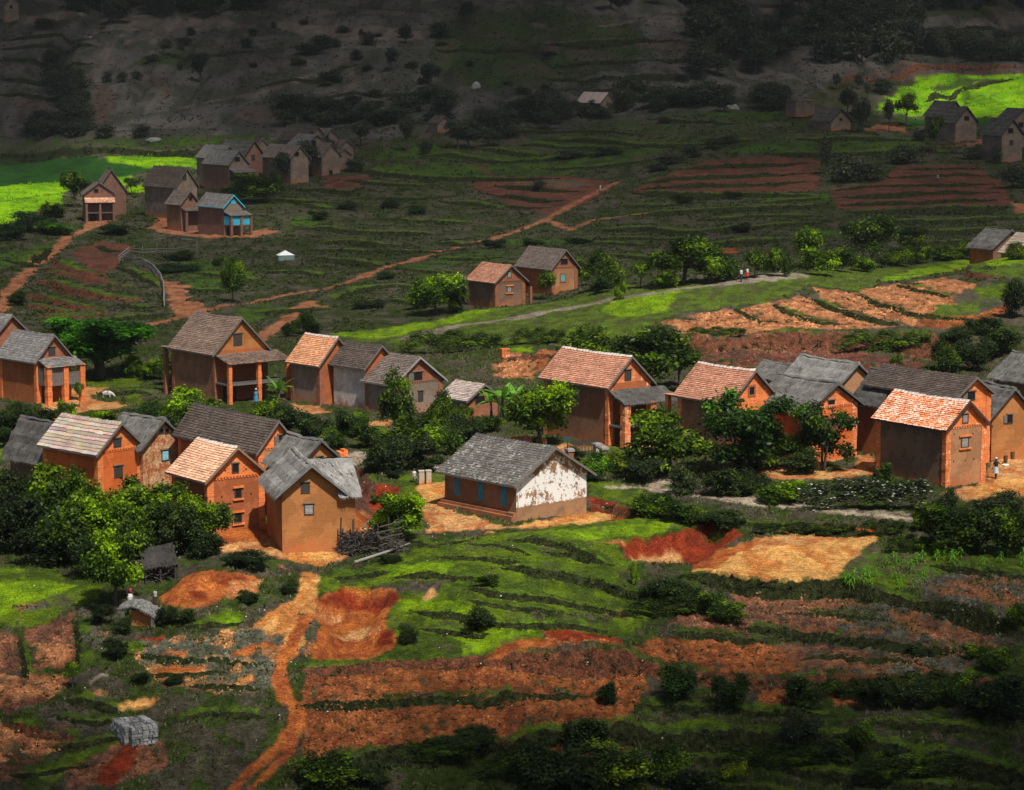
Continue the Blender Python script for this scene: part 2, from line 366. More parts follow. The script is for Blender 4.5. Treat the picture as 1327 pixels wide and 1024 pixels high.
# ------------------------------------------------------------------ land cover (albedo per kind of ground)
CLS = {  # colour A, colour B, patch size (m), share of B, vegetation cover 0..1
    'hill':      ((.132, .121, .111), (.074, .077, .060), 7.0, .52, .3),
    'hill_red':  ((.135, .092, .074), (.13, .105, .09), 3.0, .4, .1),
    'hill_pale': ((.21, .17, .145), (.14, .115, .098), 3.0, .45, .1),
    'hill_green': ((.055, .085, .030), (.09, .08, .05), 6.0, .4, .4),
    'rough_dark': ((.046, .062, .019), (.092, .081, .058), 2.6, .48, .6),
    'rough':     ((.046, .070, .014), (.080, .070, .047), 1.6, .45, .6),
    'grey_mix':  ((.105, .098, .074), (.26, .105, .045), 1.1, .40, .35),
    'fallow':    ((.090, .078, .060), (.055, .068, .022), 1.2, .42, .4),
    'sand_mix':  ((.100, .100, .070), (.46, .22, .09), 1.3, .47, .3),
    'lawn':      ((.112, .172, .010), (.062, .098, .013), 1.5, .45, .9),
    'lawn_lime': ((.20, .33, .008), (.12, .22, .010), 1.3, .35, 1.),
    'meadow':    ((.100, .155, .018), (.072, .090, .024), 1.1, .48, .9),
    'field_green': ((.062, .120, .016), (.048, .074, .020), 3.0, .40, .7),
    'field_dull': ((.058, .085, .028), (.090, .085, .055), 3.0, .40, .6),
    'paddy_lime': ((.20, .40, .004), (.12, .28, .006), 4.0, .40, 1.),
    'paddy_dark': ((.022, .085, .012), (.018, .060, .012), 5.0, .40, 1.),
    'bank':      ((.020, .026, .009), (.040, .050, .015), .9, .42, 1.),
    'soil_face': ((.200, .062, .028), (.080, .042, .022), .7, .34, .1),
    'soil':      ((.340, .110, .036), (.230, .070, .026), 1.2, .42, .03),
    'soil_brown': ((.250, .105, .055), (.150, .070, .042), 1.0, .42, .03),
    'soil_red':  ((.290, .045, .016), (.190, .032, .014), 1.2, .40, .0),
    'soil_dull': ((.175, .066, .042), (.110, .048, .034), 2.2, .42, .03),
    'soil_tan':  ((.500, .215, .092), (.330, .125, .056), .8, .42, .03),
    'orange':    ((.470, .140, .034), (.330, .085, .026), 1.0, .38, .0),
    'sand':      ((.740, .385, .118), (.580, .225, .060), 1.6, .45, .0),
    'yard':      ((.620, .330, .130), (.480, .180, .065), 1.2, .42, .0),
    'track':     ((.470, .385, .290), (.330, .255, .185), .9, .42, .0),
    'road':      ((.300, .255, .200), (.200, .165, .130), 1.0, .42, .0),
    'path':      ((.420, .180, .090), (.290, .110, .055), 1.0, .38, .0),
    'maize_bed': ((.085, .150, .020), (.110, .085, .050), .8, .40, .9),
    'lip':       ((.088, .148, .013), (.056, .088, .015), .9, .40, 1.),
    'gully':     ((.150, .060, .040), (.100, .055, .040), .8, .45, .05),
}
COVER = [  # painted in order, later ones on top
    ('hill_green', [(560, 30), (700, 5), (800, 30), (860, 60), (760, 100), (640, 120), (560, 95)]),
    ('hill_green', [(170, 78), (240, 66), (260, 82), (190, 88)]),
    ('hill_pale', [(155, 22), (260, 22), (330, 34), (300, 40), (240, 36), (160, 40)]),
    ('hill_pale', [(160, 52), (200, 50), (205, 58), (165, 58)]), ('hill_pale', [(25, 20), (60, 18), (110, 14), (108, 22), (30, 32)]),
    ('hill_pale', [(340, 28), (480, 34), (560, 45), (520, 55), (400, 50)]),
    ('hill_red', [(178, 95), (215, 100), (222, 128), (190, 112)]), ('hill_red', [(130, 105), (150, 120), (125, 170), (108, 172), (120, 140)]),
    ('hill_red', [(310, 140), (365, 148), (350, 158), (300, 156)]), ('hill_red', [(10, 125), (60, 130), (70, 150), (20, 140)]),
    ('hill_red', [(700, 55), (880, 48), (890, 62), (770, 66), (705, 68)]),
    ('hill_pale', [(1195, 36), (1260, 26), (1340, 20), (1340, 34), (1265, 46), (1200, 46)]),
    ('hill_pale', [(1265, 52), (1310, 46), (1340, 60), (1290, 64)]), ('hill_pale', [(985, 12), (1070, 13), (1060, 17), (985, 17)]),
    ('hill_red', [(1085, 100), (1110, 88), (1200, 82), (1340, 84), (1340, 96), (1200, 98), (1120, 106)]),
    ('hill_green', [(1180, 14), (1340, 8), (1340, 18), (1200, 22)]), ('hill_green', [(720, 55), (820, 58), (840, 70), (730, 74)]),
    ('field_dull', [(-40, 180), (130, 180), (300, 174), (352, 178), (330, 188), (140, 192), (-40, 196)]),
    ('field_green', [(150, 185), (250, 180), (345, 176), (350, 184), (250, 190), (160, 191)]),
    ('rough_dark', [(-60, 198), (260, 192), (300, 260), (200, 300), (90, 296), (-60, 320)]),
    ('paddy_dark', [(-60, 210), (60, 207), (135, 205), (195, 219), (185, 224), (110, 236), (-60, 246)]),
    ('paddy_lime', [(-60, 246), (40, 238), (88, 234), (85, 256), (78, 265), (40, 276), (0, 294), (-60, 310)]),
    ('paddy_lime', [(135, 204), (185, 202), (225, 199), (236, 204), (256, 207), (256, 219), (215, 214), (190, 219), (165, 213)]),
    ('paddy_dark', [(228, 200), (256, 200), (256, 207), (238, 204)]),
    ('paddy_lime', [(146, 230), (170, 227), (166, 244), (150, 246)]), ('paddy_lime', [(168, 244), (186, 237), (190, 249), (166, 251)]),
    ('paddy_lime', [(1130, 143), (1150, 130), (1168, 112), (1190, 101), (1250, 97), (1345, 97), (1345, 153), (1260, 153), (1180, 151)]),
    ('field_green', [(1200, 115), (1230, 106), (1290, 102), (1320, 103), (1260, 112), (1220, 120)]),
    ('paddy_dark', [(1165, 154), (1205, 152), (1200, 165), (1180, 167)]), ('paddy_dark', [(1262, 153), (1345, 153), (1345, 170), (1275, 170)]),
    ('field_green', [(485, 217), (560, 211), (640, 213), (740, 200), (860, 186), (862, 195), (728, 228), (640, 229), (525, 226), (470, 222)]),
    ('field_green', [(500, 190), (560, 184), (580, 194), (520, 206), (480, 206)]),
    ('field_green', [(555, 196), (660, 201), (740, 192), (820, 186), (740, 198), (640, 208), (556, 205)]),
    ('field_dull', [(690, 178), (760, 162), (860, 148), (960, 144), (1010, 156), (960, 178), (860, 184), (740, 190), (660, 190)]),
    ('field_green', [(960, 145), (1010, 143), (1045, 150), (1000, 156), (880, 145)]),
    ('field_green', [(930, 196), (1000, 180), (1190, 180), (1200, 190), (1060, 197), (960, 200)]),
    ('field_green', [(1085, 288), (1163, 286), (1241, 282), (1330, 278), (1330, 281), (1160, 292)]),
    ('field_green', [(1060, 300), (1163, 297), (1330, 292), (1330, 295), (1160, 303), (1070, 306)]),
    ('field_green', [(985, 252), (1070, 250), (1078, 262), (990, 266)]), ('field_green', [(640, 312), (740, 308), (790, 308), (740, 314), (650, 318)]),
    ('field_dull', [(830, 258), (980, 252), (985, 266), (870, 272), (800, 276)]),
    ('field_green', [(380, 285), (400, 278), (420, 290), (380, 300), (365, 298)]),
    ('field_green', [(330, 258), (390, 258), (395, 268), (330, 268)]), ('field_green', [(510, 344), (600, 334), (650, 330), (650, 336), (560, 346)]),
    ('field_green', [(225, 340), (300, 335), (330, 350), (300, 380), (240, 375)]), ('field_green', [(300, 402), (345, 392), (360, 400), (310, 430)]),
    ('field_green', [(560, 334), (650, 322), (660, 330), (600, 338)]),
    ('fallow', [(400, 300), (560, 302), (560, 330), (420, 332)]), ('fallow', [(350, 265), (460, 268), (440, 280), (330, 278)]),
    ('soil_dull', [(395, 240), (430, 228), (485, 224), (480, 232), (450, 246), (420, 246)]), ('fallow', [(360, 238), (425, 230), (420, 246), (370, 243)]),
    ('soil_dull', [(640, 231), (735, 228), (795, 238), (765, 262), (705, 278), (655, 262), (605, 240)]),
    ('grey_mix', [(660, 233), (720, 232), (770, 240), (730, 244), (670, 240)]),
    ('soil_dull', [(820, 248), (826, 243), (868, 224), (920, 208), (990, 202), (1060, 202), (1062, 247), (990, 249), (900, 249)]),
    ('soil_dull', [(1075, 247), (1140, 236), (1165, 215), (1262, 213), (1297, 235), (1312, 264), (1240, 268), (1085, 271)]),
    ('path', [(1308, 262), (1345, 270), (1345, 280), (1318, 276)]),
    ('path', [(190, 296), (215, 284), (258, 300), (300, 306), (345, 296), (362, 300), (330, 308), (270, 309), (222, 305)]),
    ('path', [(196, 268), (214, 272), (217, 290), (205, 290)]), ('path', [(1262, 184), (1280, 170), (1280, 186), (1210, 190)]),
    ('path', [(1130, 162), (1165, 160), (1175, 172), (1120, 170)]), ('path', [(108, 290), (150, 284), (140, 292), (110, 297)]),
    # fan terraces on the left
    ('fallow', [(38, 362), (68, 330), (132, 312), (170, 318), (200, 345), (217, 402), (165, 410), (110, 416), (28, 412), (18, 388)]),
    ('soil_dull', [(92, 326), (132, 311), (172, 318), (152, 345), (132, 356), (102, 340)]),
    ('soil_dull', [(90, 352), (134, 358), (150, 366), (110, 368)]),
    ('field_green', [(-20, 300), (70, 296), (110, 300), (60, 325), (30, 345), (-20, 350)]), ('rough_dark', [(-20, 300), (30, 290), (80, 267), (110, 290), (80, 310), (20, 325), (-20, 335)]),
    # ridge behind the village
    ('meadow', [(425, 434), (500, 426), (560, 418), (600, 403), (700, 394), (800, 370), (860, 371), (940, 364), (1000, 357), (1100, 347), (1170, 343), (1345, 328), (1345, 366), (1240, 352), (1160, 365), (1110, 378), (1050, 370), (1000, 392), (930, 400), (875, 408), (840, 420), (870, 432), (800, 442), (740, 438), (660, 454), (560, 455), (520, 447), (450, 442)]),
    ('lawn_lime', [(800, 386), (880, 374), (866, 402), (800, 412), (780, 402)]), ('lawn_lime', [(1142, 364), (1180, 349), (1250, 336), (1345, 331), (1345, 343), (1230, 350), (1180, 362)]),
    ('lawn_lime', [(425, 432), (480, 428), (560, 416), (600, 405), (665, 398), (560, 424), (490, 440)]),
    ('lawn', [(505, 440), (530, 438), (535, 450), (510, 450)]), ('lawn_lime', [(655, 453), (690, 450), (690, 456), (658, 457)]),
    ('lawn', [(1255, 372), (1305, 368), (1310, 388), (1270, 388)]),
    ('rough', [(540, 440), (640, 435), (660, 455), (560, 458)]),
    ('soil_tan', [(846, 422), (870, 413), (915, 417), (945, 432), (890, 434)]),
    ('soil_tan', [(888, 410), (940, 401), (985, 418), (1035, 427), (960, 431), (925, 424)]),
    ('soil_tan', [(952, 401), (1000, 393), (1030, 410), (1065, 420), (1105, 426), (1010, 425)]),
    ('soil_tan', [(1003, 391), (1045, 384), (1085, 402), (1115, 415), (1160, 423), (1095, 425), (1058, 417)]),
    ('soil_tan', [(1050, 372), (1110, 380), (1145, 395), (1182, 408), (1192, 422), (1150, 420), (1115, 412), (1085, 400)]),
    ('soil_tan', [(1113, 377), (1165, 368), (1238, 388), (1242, 404), (1200, 409), (1180, 406), (1142, 392)]),
    ('soil_tan', [(1183, 366), (1225, 359), (1262, 370), (1240, 384), (1213, 378)]),
    ('soil', [(1190, 413), (1270, 408), (1305, 392), (1307, 404), (1270, 418), (1215, 426), (1190, 424)]),
    ('meadow', [(1210, 396), (1265, 390), (1268, 408), (1205, 408)]),
    ('soil_brown', [(868, 434), (1000, 431), (1100, 430), (1130, 436), (1105, 457), (1000, 461), (875, 458)]),
    ('soil_dull', [(876, 462), (980, 455), (1105, 457), (1200, 470), (1190, 486), (1100, 480), (980, 476), (885, 472)]),
    ('soil_tan', [(638, 472), (660, 458), (715, 454), (700, 478), (690, 492), (645, 490)]), ('soil', [(700, 455), (720, 455), (705, 478), (690, 484)]),
    ('soil', [(930, 322), (952, 320), (960, 329), (938, 332)]),
    # village ground
    ('yard', [(50, 545), (58, 520), (112, 500), (145, 503), (118, 512), (118, 517), (150, 522), (176, 525), (150, 530), (115, 533), (60, 552)]),
    ('lawn', [(110, 496), (150, 490), (205, 488), (208, 498), (160, 502), (120, 503)]), ('lawn', [(145, 512), (200, 512), (215, 522), (160, 524)]),
    ('lawn', [(-20, 555), (36, 560), (28, 592), (-20, 598)]), ('rough', [(180, 470), (220, 470), (220, 520), (180, 520)]),
    ('yard', [(378, 524), (415, 526), (425, 534), (400, 540), (375, 534)]),
    ('yard', [(455, 548), (510, 545), (500, 556), (460, 555)]), ('lawn', [(458, 556), (500, 552), (505, 566), (470, 570)]),
    ('yard', [(690, 576), (785, 578), (845, 572), (860, 590), (800, 590), (720, 588)]),
    ('meadow', [(745, 585), (800, 578), (830, 584), (815, 612), (770, 612)]),
    ('track', [(545, 590), (565, 584), (575, 600), (560, 612)]), ('track', [(430, 590), (470, 586), (490, 596), (440, 606)]),
    ('yard', [(980, 612), (1060, 596), (1130, 588), (1142, 612), (1090, 620), (1000, 622)]), ('rough', [(1060, 600), (1110, 592), (1108, 604), (1070, 614)]),
    ('yard', [(1220, 640), (1276, 626), (1286, 598), (1345, 586), (1345, 642), (1250, 648)]), ('sand', [(1262, 634), (1290, 622), (1345, 615), (1345, 640), (1260, 645)]),
    ('gully', [(452, 602), (475, 610), (486, 628), (522, 630), (510, 652), (494, 664), (488, 690), (462, 686), (450, 650)]),
    ('soil_red', [(486, 630), (522, 630), (508, 650), (494, 664), (482, 668), (478, 650)]),
    ('lawn', [(477, 614), (505, 632), (530, 612), (575, 612), (576, 630), (550, 640), (548, 690), (500, 702), (484, 690), (492, 664), (522, 638), (516, 628), (486, 628)]),
    ('yard', [(285, 712), (345, 676), (362, 700), (366, 716), (440, 710), (452, 690), (470, 660), (487, 690), (470, 706), (440, 726), (400, 744), (370, 740), (335, 728)]),
    ('sand', [(365, 718), (440, 710), (436, 728), (400, 744), (372, 738)]), ('orange', [(286, 690), (345, 674), (352, 690), (330, 702), (285, 704)]),
    ('orange', [(450, 690), (456, 665), (476, 664), (478, 684), (462, 694)]),
    ('yard', [(540, 628), (577, 625), (580, 660), (668, 684), (762, 664), (802, 668), (782, 676), (690, 694), (600, 700), (553, 690), (548, 664)]),
    ('sand', [(540, 630), (577, 626), (577, 655), (556, 656)]), ('sand', [(640, 692), (668, 680), (762, 664), (795, 667), (770, 676), (690, 691)]),
    ('soil_red', [(760, 645), (785, 648), (810, 657), (836, 667), (815, 678), (775, 680), (800, 668), (765, 662)]),
    ('lawn', [(762, 624), (800, 626), (840, 640), (822, 655), (785, 648), (762, 642)]),
    ('track', [(830, 625), (870, 615), (880, 622), (850, 634)]),
    # the grassy slope in front
    ('rough', [(-60, 700), (345, 720), (440, 740), (560, 690), (900, 672), (1140, 690), (1345, 700), (1345, 1060), (-60, 1060)]),
    ('lawn', [(445, 742), (520, 718), (560, 702), (640, 694), (700, 684), (775, 676), (835, 667), (890, 668), (912, 676), (890, 690), (850, 695), (802, 704), (806, 722), (820, 732), (800, 745), (835, 775), (850, 800), (830, 815), (820, 828), (702, 816), (700, 832), (652, 846), (560, 856), (500, 862), (395, 868), (402, 855), (484, 852), (510, 836), (497, 808), (517, 775), (515, 765), (445, 761), (400, 778), (380, 768)]),
    ('lawn_lime', [(515, 775), (600, 782), (650, 800), (600, 798), (520, 790)]), ('lawn_lime', [(590, 818), (690, 805), (700, 815), (650, 838), (600, 846)]),
    ('lawn_lime', [(490, 735), (590, 728), (580, 742), (500, 748)]), ('lawn_lime', [(690, 690), (800, 680), (880, 675), (860, 690), (760, 700)]),
    ('rough', [(470, 765), (520, 752), (590, 752), (560, 768), (520, 768)]), ('rough', [(690, 790), (790, 800), (780, 812), (690, 806)]),
    ('yard', [(546, 775), (560, 764), (566, 770), (552, 780)]), ('soil', [(775, 790), (810, 794), (812, 802), (780, 797)]),
    ('lawn', [(265, 800), (300, 790), (318, 795), (306, 813), (272, 808)]), ('lawn_lime', [(268, 800), (306, 796), (308, 811), (284, 808)]),
    ('rough', [(290, 720), (340, 728), (370, 742), (360, 770), (330, 780), (300, 740)]),
    ('sand', [(322, 818), (352, 790), (396, 768), (402, 792), (396, 826), (384, 852), (350, 852), (372, 826)]), ('grey_mix', [(385, 790), (408, 795), (412, 850), (396, 852)]),
    ('orange', [(397, 787), (422, 773), (445, 762), (470, 760), (515, 765), (517, 775), (504, 788), (497, 808), (512, 822), (508, 838), (484, 852), (402, 856), (415, 808)]),
    ('soil_red', [(400, 784), (445, 761), (517, 764), (516, 776), (504, 789), (470, 790), (430, 786)]),
    ('yard', [(412, 790), (470, 794), (450, 800), (410, 798)]), ('yard', [(420, 818), (470, 812), (490, 818), (440, 826)]), ('soil_red', [(490, 818), (512, 820), (508, 838), (485, 836)]),
    ('orange', [(205, 775), (240, 748), (300, 740), (336, 748), (312, 766), (250, 787), (212, 789)]), ('soil_red', [(240, 766), (262, 762), (270, 772), (252, 775)]),
    ('soil_red', [(275, 754), (315, 747), (318, 753), (290, 758)]), ('yard', [(300, 756), (340, 748), (330, 770), (290, 778)]), ('fallow', [(165, 770), (205, 772), (210, 790), (180, 792)]),
    ('soil_red', [(801, 704), (825, 697), (851, 695), (880, 690), (893, 684), (917, 679), (945, 680), (962, 690), (948, 704), (920, 722), (900, 736), (884, 728), (858, 727), (811, 726)]),
    ('yard', [(812, 724), (830, 716), (880, 718), (885, 727), (858, 728)]), ('lawn', [(900, 692), (930, 682), (945, 690), (920, 700)]),
    ('yard', [(780, 702), (810, 698), (806, 706)]),
    ('sand', [(893, 740), (935, 714), (985, 696), (1060, 693), (1140, 693), (1126, 710), (1085, 746), (1064, 753), (980, 752), (920, 744)]),
    ('yard', [(960, 706), (1000, 697), (1060, 694), (1120, 694), (1040, 706), (980, 712)]), ('orange', [(893, 736), (930, 716), (985, 697), (970, 710), (925, 736)]),
    ('orange', [(1000, 690), (1060, 682), (1140, 684), (1140, 694), (1060, 694)]),
    ('lawn', [(875, 735), (895, 742), (980, 754), (1065, 755), (1060, 760), (980, 758), (890, 748)]),
    ('maize_bed', [(1080, 752), (1128, 705), (1190, 696), (1345, 706), (1345, 744), (1240, 740), (1190, 762), (1130, 768)]),
    ('lawn', [(1190, 722), (1280, 714), (1345, 718), (1345, 736), (1220, 735)]), ('lawn', [(1100, 752), (1140, 745), (1180, 750), (1160, 764), (1120, 764)]),
    ('grey_mix', [(1180, 752), (1240, 742), (1345, 748), (1345, 808), (1255, 790), (1200, 780)]),
    ('soil_brown', [(950, 770), (1000, 766), (1092, 766), (1110, 790), (1080, 825), (1010, 813), (960, 800)]),
    ('grey_mix', [(1080, 770), (1140, 778), (1210, 792), (1300, 815), (1300, 838), (1180, 840), (1090, 828)]),
    ('soil_brown', [(1180, 796), (1290, 822), (1280, 832), (1210, 828)]),
    ('soil_brown', [(863, 806), (900, 788), (945, 790), (975, 808), (970, 822), (900, 820)]),
    ('soil', [(700, 832), (715, 820), (800, 826), (814, 846), (740, 848), (655, 846), (680, 838)]),
    ('soil_red', [(700, 818), (752, 818), (804, 828), (800, 832), (715, 826)]),
    ('soil', [(815, 838), (860, 824), (960, 830), (1040, 846), (1090, 850), (1060, 876), (980, 878), (900, 866), (850, 856)]),
    ('soil_brown', [(1010, 832), (1100, 842), (1180, 850), (1260, 850), (1250, 870), (1100, 877), (1040, 876)]), ('grey_mix', [(1130, 846), (1255, 844), (1250, 872), (1150, 874)]),
    ('soil', [(400, 872), (550, 864), (600, 858), (650, 850), (662, 872), (655, 892), (540, 906), (390, 912)]),
    ('soil', [(395, 918), (480, 916), (600, 910), (660, 900), (720, 900), (690, 936), (650, 955), (520, 962), (430, 976), (388, 985)]),
    ('soil', [(650, 852), (715, 850), (830, 860), (842, 892), (812, 928), (740, 936), (690, 938), (665, 905)]),
    ('soil', [(1080, 884), (1112, 878), (1114, 918), (1082, 922)]), ('soil', [(985, 892), (1020, 892), (1026, 912), (985, 912)]),
    ('soil_face', [(640, 962), (800, 944), (830, 946), (800, 976), (700, 980), (660, 990)]), ('soil', [(700, 960), (750, 958), (755, 972), (715, 978)]),
    ('rough', [(830, 900), (980, 912), (1100, 915), (1230, 925), (1230, 960), (1100, 946), (960, 942), (840, 932)]),
    ('lawn', [(810, 930), (880, 936), (930, 930), (960, 942), (880, 944)]),
    # fields at the left
    ('lawn', [(-40, 735), (60, 738), (135, 756), (130, 775), (80, 793), (60, 806), (30, 815), (-40, 808)]),
    ('lawn_lime', [(-40, 762), (50, 752), (100, 760), (70, 772), (0, 800), (-40, 800)]), ('grey_mix', [(20, 785), (60, 778), (70, 786), (30, 795)]),
    ('soil_brown', [(32, 818), (95, 794), (102, 838), (98, 862), (42, 868)]), ('fallow', [(98, 792), (160, 782), (158, 805), (106, 815)]),
    ('soil_tan', [(40, 836), (98, 832), (98, 862), (55, 866)]),
    ('grey_mix', [(105, 822), (142, 815), (140, 840), (108, 846)]), ('soil_brown', [(-40, 820), (26, 822), (28, 872), (-40, 880)]),
    ('soil_tan', [(-40, 876), (34, 876), (88, 876), (88, 892), (62, 904), (-40, 922)]), ('soil_dull', [(0, 918), (55, 902), (60, 908), (10, 925)]),
    ('soil_tan', [(-40, 934), (44, 944), (96, 958), (44, 984), (-40, 984)]), ('soil_brown', [(46, 940), (84, 938), (92, 954), (70, 950)]), ('soil_brown', [(-40, 985), (30, 990), (36, 1005), (-40, 1015)]),
    ('soil_brown', [(82, 990), (130, 966), (180, 955), (222, 966), (215, 995), (150, 1018), (82, 1022)]),
    ('soil_red', [(166, 962), (186, 962), (170, 992), (150, 1016), (122, 1018), (140, 990)]),
    ('sand_mix', [(180, 832), (240, 822), (340, 812), (372, 838), (362, 892), (300, 900), (200, 880), (175, 850)]),
    ('orange', [(214, 846), (245, 842), (240, 850), (216, 852)]), ('orange', [(200, 866), (275, 858), (255, 872), (204, 878)]), ('soil_red', [(178, 828), (208, 824), (212, 830), (185, 834)]),
    ('sand', [(305, 884), (330, 874), (332, 882), (312, 888)]), ('fallow', [(30, 920), (110, 905), (160, 925), (150, 945), (60, 935)]),
    ('lawn', [(150, 828), (180, 832), (190, 848), (160, 846)]), ('lawn', [(95, 900), (120, 894), (130, 905), (100, 908)]),
    ('lawn', [(50, 1000), (110, 962), (160, 948), (165, 956), (110, 985), (60, 1015)]), ('rough', [(215, 940), (290, 948), (285, 975), (215, 968)]),
    ('sand_mix', [(122, 894), (142, 896), (140, 906), (124, 906)]), ('sand', [(157, 916), (180, 904), (205, 902), (190, 914), (160, 920)]), ('track', [(118, 880), (138, 870), (138, 874), (120, 884)]),
]
LINES = [  # roads, tracks and footpaths: kind, centre line, width in metres
    ('road', [(530, 440), (560, 430), (600, 421), (660, 414), (680, 410), (706, 404), (759, 396), (798, 387), (846, 381), (883, 374), (943, 367), (1000, 360)], 2.8),
    ('road', [(943, 367), (980, 362), (1020, 356)], 5.0),
    ('path', [(200, 420), (243, 408), (290, 396), (320, 394), (373, 382), (425, 374), (457, 364), (505, 345), (544, 335), (584, 324), (660, 303), (680, 295), (709, 284), (740, 266), (777, 247), (800, 236)], 1.5),
    ('path', [(709, 284), (725, 292), (742, 298)], 1.6), ('path', [(745, 294), (775, 284), (835, 277)], 1.3), ('path', [(330, 442), (367, 419), (404, 391)], 2.0),
    ('path', [(385, 402), (400, 395), (412, 397)], 2.2), ('path', [(219, 366), (230, 379), (234, 395), (244, 408)], 2.6), ('path', [(234, 384), (241, 370)], 1.2),
    ('path', [(236, 392), (250, 394), (246, 405)], 3.0),
    ('path', [(-10, 412), (3, 398), (13, 377), (29, 358), (71, 325), (87, 308), (111, 298)], 2.0),
    ('soil_dull', [(605, 206), (630, 222), (660, 242)], 1.2), ('hill_pale', [(118, 105), (128, 88), (134, 74), (146, 56), (158, 44)], 2.2),
    ('hill_pale', [(320, 128), (390, 102), (460, 73)], 1.8), ('hill_pale', [(235, 140), (290, 128), (330, 122)], 1.6), ('hill_pale', [(690, 30), (720, 40)], 1.5),
    ('hill_pale', [(780, 34), (830, 28), (870, 28)], 2.5), ('hill_pale', [(1285, 50), (1310, 60)], 2.0), ('hill_red', [(455, 90), (458, 112)], 2.0),
    ('track', [(795, 632), (830, 632), (860, 637), (904, 642), (990, 654), (1019, 657), (1105, 666), (1181, 672), (1345, 680)], 1.2),
    ('track', [(860, 634), (910, 637), (980, 648), (1030, 654), (1110, 661), (1181, 666), (1345, 674)], .7),
    ('orange', [(396, 800), (380, 830), (368, 850), (362, 880), (372, 905), (384, 915), (384, 940), (370, 962), (340, 985), (300, 1026)], .8),
    ('orange', [(384, 945), (375, 975), (340, 1008), (322, 1026)], .6),
    ('field_green', [(0, 262), (40, 256), (84, 250)], .7), ('field_green', [(170, 207), (215, 210), (256, 212)], .6), ('field_green', [(1150, 140), (1210, 136), (1327, 132)], .8), ('field_green', [(1240, 98), (1255, 120), (1245, 152)], .8), ('field_green', [(1290, 120), (1327, 112)], .7), ('field_dull', [(1270, 124), (1286, 124)], 2.0),
    ('sand', [(400, 745), (398, 768), (390, 790)], 1.2), ('orange', [(310, 848), (330, 838), (350, 836)], .8),
    ('orange', [(645, 850), (664, 838), (700, 832)], 1.0),
]
cls_names = list(CLS)
A_ = np.array([CLS[c][0] for c in cls_names]); B_ = np.array([CLS[c][1] for c in cls_names])
S_ = np.array([CLS[c][2] for c in cls_names]); T_ = np.array([CLS[c][3] for c in cls_names]); V_ = np.array([CLS[c][4] for c in cls_names])
CI = np.full((NT, NU), cls_names.index('rough'), np.int16)
_foot = np.array([hit(px, 180 if px < 500 else 165 if px < 1000 else 100).y for px in range(0, 1328, 83)])
_footu = np.array([ray(px, 180)[0] / ray(px, 180)[1] for px in range(0, 1328, 83)])
FOOT = np.interp(gu, _footu, _foot)
MID = np.interp(gu, _footu, [hit(px, 436).y for px in range(0, 1328, 83)])
CI[GY > MID[None]] = cls_names.index('rough_dark')
CI[GY > FOOT[None]] = cls_names.index('hill')
for name, pts in COVER:
    P = poly_world(pts + pts[:1], 0, 40)
    far_ = P[:, 1].mean() / 200
    js, iss = grid_box(P, 3 * far_)
    X, Y = GX[js, iss], GY[js, iss]
    f_ = 1.1 / far_ ** .6
    wx = (fbm(X * f_, Y * f_ * .6, 51, 3) - .5) * 1.0 * far_; wy = (fbm(X * f_, Y * f_ * .6, 61, 3) - .5) * 1.5 * far_
    m = inside(X + wx, Y + wy, P[:-1])
    if name == 'rough':      # leave the ragged outline loose
        m &= vnoise(X * .6, Y * .4, 4) > .15
    CI[js, iss][m] = cls_names.index(name)
_ok = np.isin(CI, [cls_names.index(c) for c in ('rough', 'rough_dark', 'field_dull', 'field_green', 'lawn', 'meadow', 'fallow', 'maize_bed', 'hill', 'hill_green')])
_so = np.isin(CI, [cls_names.index(c) for c in ('soil', 'soil_brown', 'soil_dull', 'soil_tan', 'grey_mix')]) & (vnoise(GX * .5, GY * .3, 66) > .45) & (GY < 300)
CI = np.where(LIP & _ok & (GY < 600), cls_names.index('lip'), np.where(LIP & _so, cls_names.index('rough'), CI))
for name, pts, wd in LINES:
    P = poly_world(pts)
    js, iss = grid_box(P, wd + 2)
    X, Y = GX[js, iss], GY[js, iss]
    d, _, _, _ = line_dist(X, Y, P)
    m = d + (fbm(X * .9, Y * .4, 71, 3) - .5) * wd * .7 < wd * .5
    CI[js, iss][m] = cls_names.index(name)
CI = CI.astype(int)
_sc = S_[CI]
_nz = fbm(GX / _sc, GY / _sc * .6, 81, 4, .6)
_nz = np.clip((_nz - .5) * 2.6 + .5, 0, 1)
_mix = sstep(-.10, .10, T_[CI] - _nz)[..., None]
GC = A_[CI] * (1 - _mix) + B_[CI] * _mix
_v2 = fbm(GX * .9, GY * .6, 91, 3); _v3 = vnoise(GX * 4.5, GY * 3.0, 93)
GC = GC * (0.62 + .62 * _v2 + .22 * (_v3 - .5))[..., None]
# bits of weed on bare fields, bare spots and dry stalks in grass
_sp = fbm(GX * 1.9, GY * 1.2, 95, 2)
_soil = np.isin(CI, [cls_names.index(c) for c in ('soil', 'soil_brown', 'soil_dull', 'soil_tan', 'grey_mix', 'soil_face')])
_wd = (sstep(.66, .76, _sp) * _soil * .8)[..., None]
GC = GC * (1 - _wd) + np.array([.05, .055, .028]) * _wd
_grs = np.isin(CI, [cls_names.index(c) for c in ('lawn', 'lawn_lime', 'meadow', 'field_green', 'rough')])
_wd = (sstep(.68, .78, fbm(GX * .8, GY * .5, 97, 3)) * _grs * .7)[..., None]
GC = GC * (1 - _wd) + np.array([.090, .082, .045]) * _wd
GV = V_[CI]
for _ in range(1):     # soften the outlines
    GC[1:-1] = .25 * GC[:-2] + .5 * GC[1:-1] + .25 * GC[2:]
    GC[:, 1:-1] = .25 * GC[:, :-2] + .5 * GC[:, 1:-1] + .25 * GC[:, 2:]


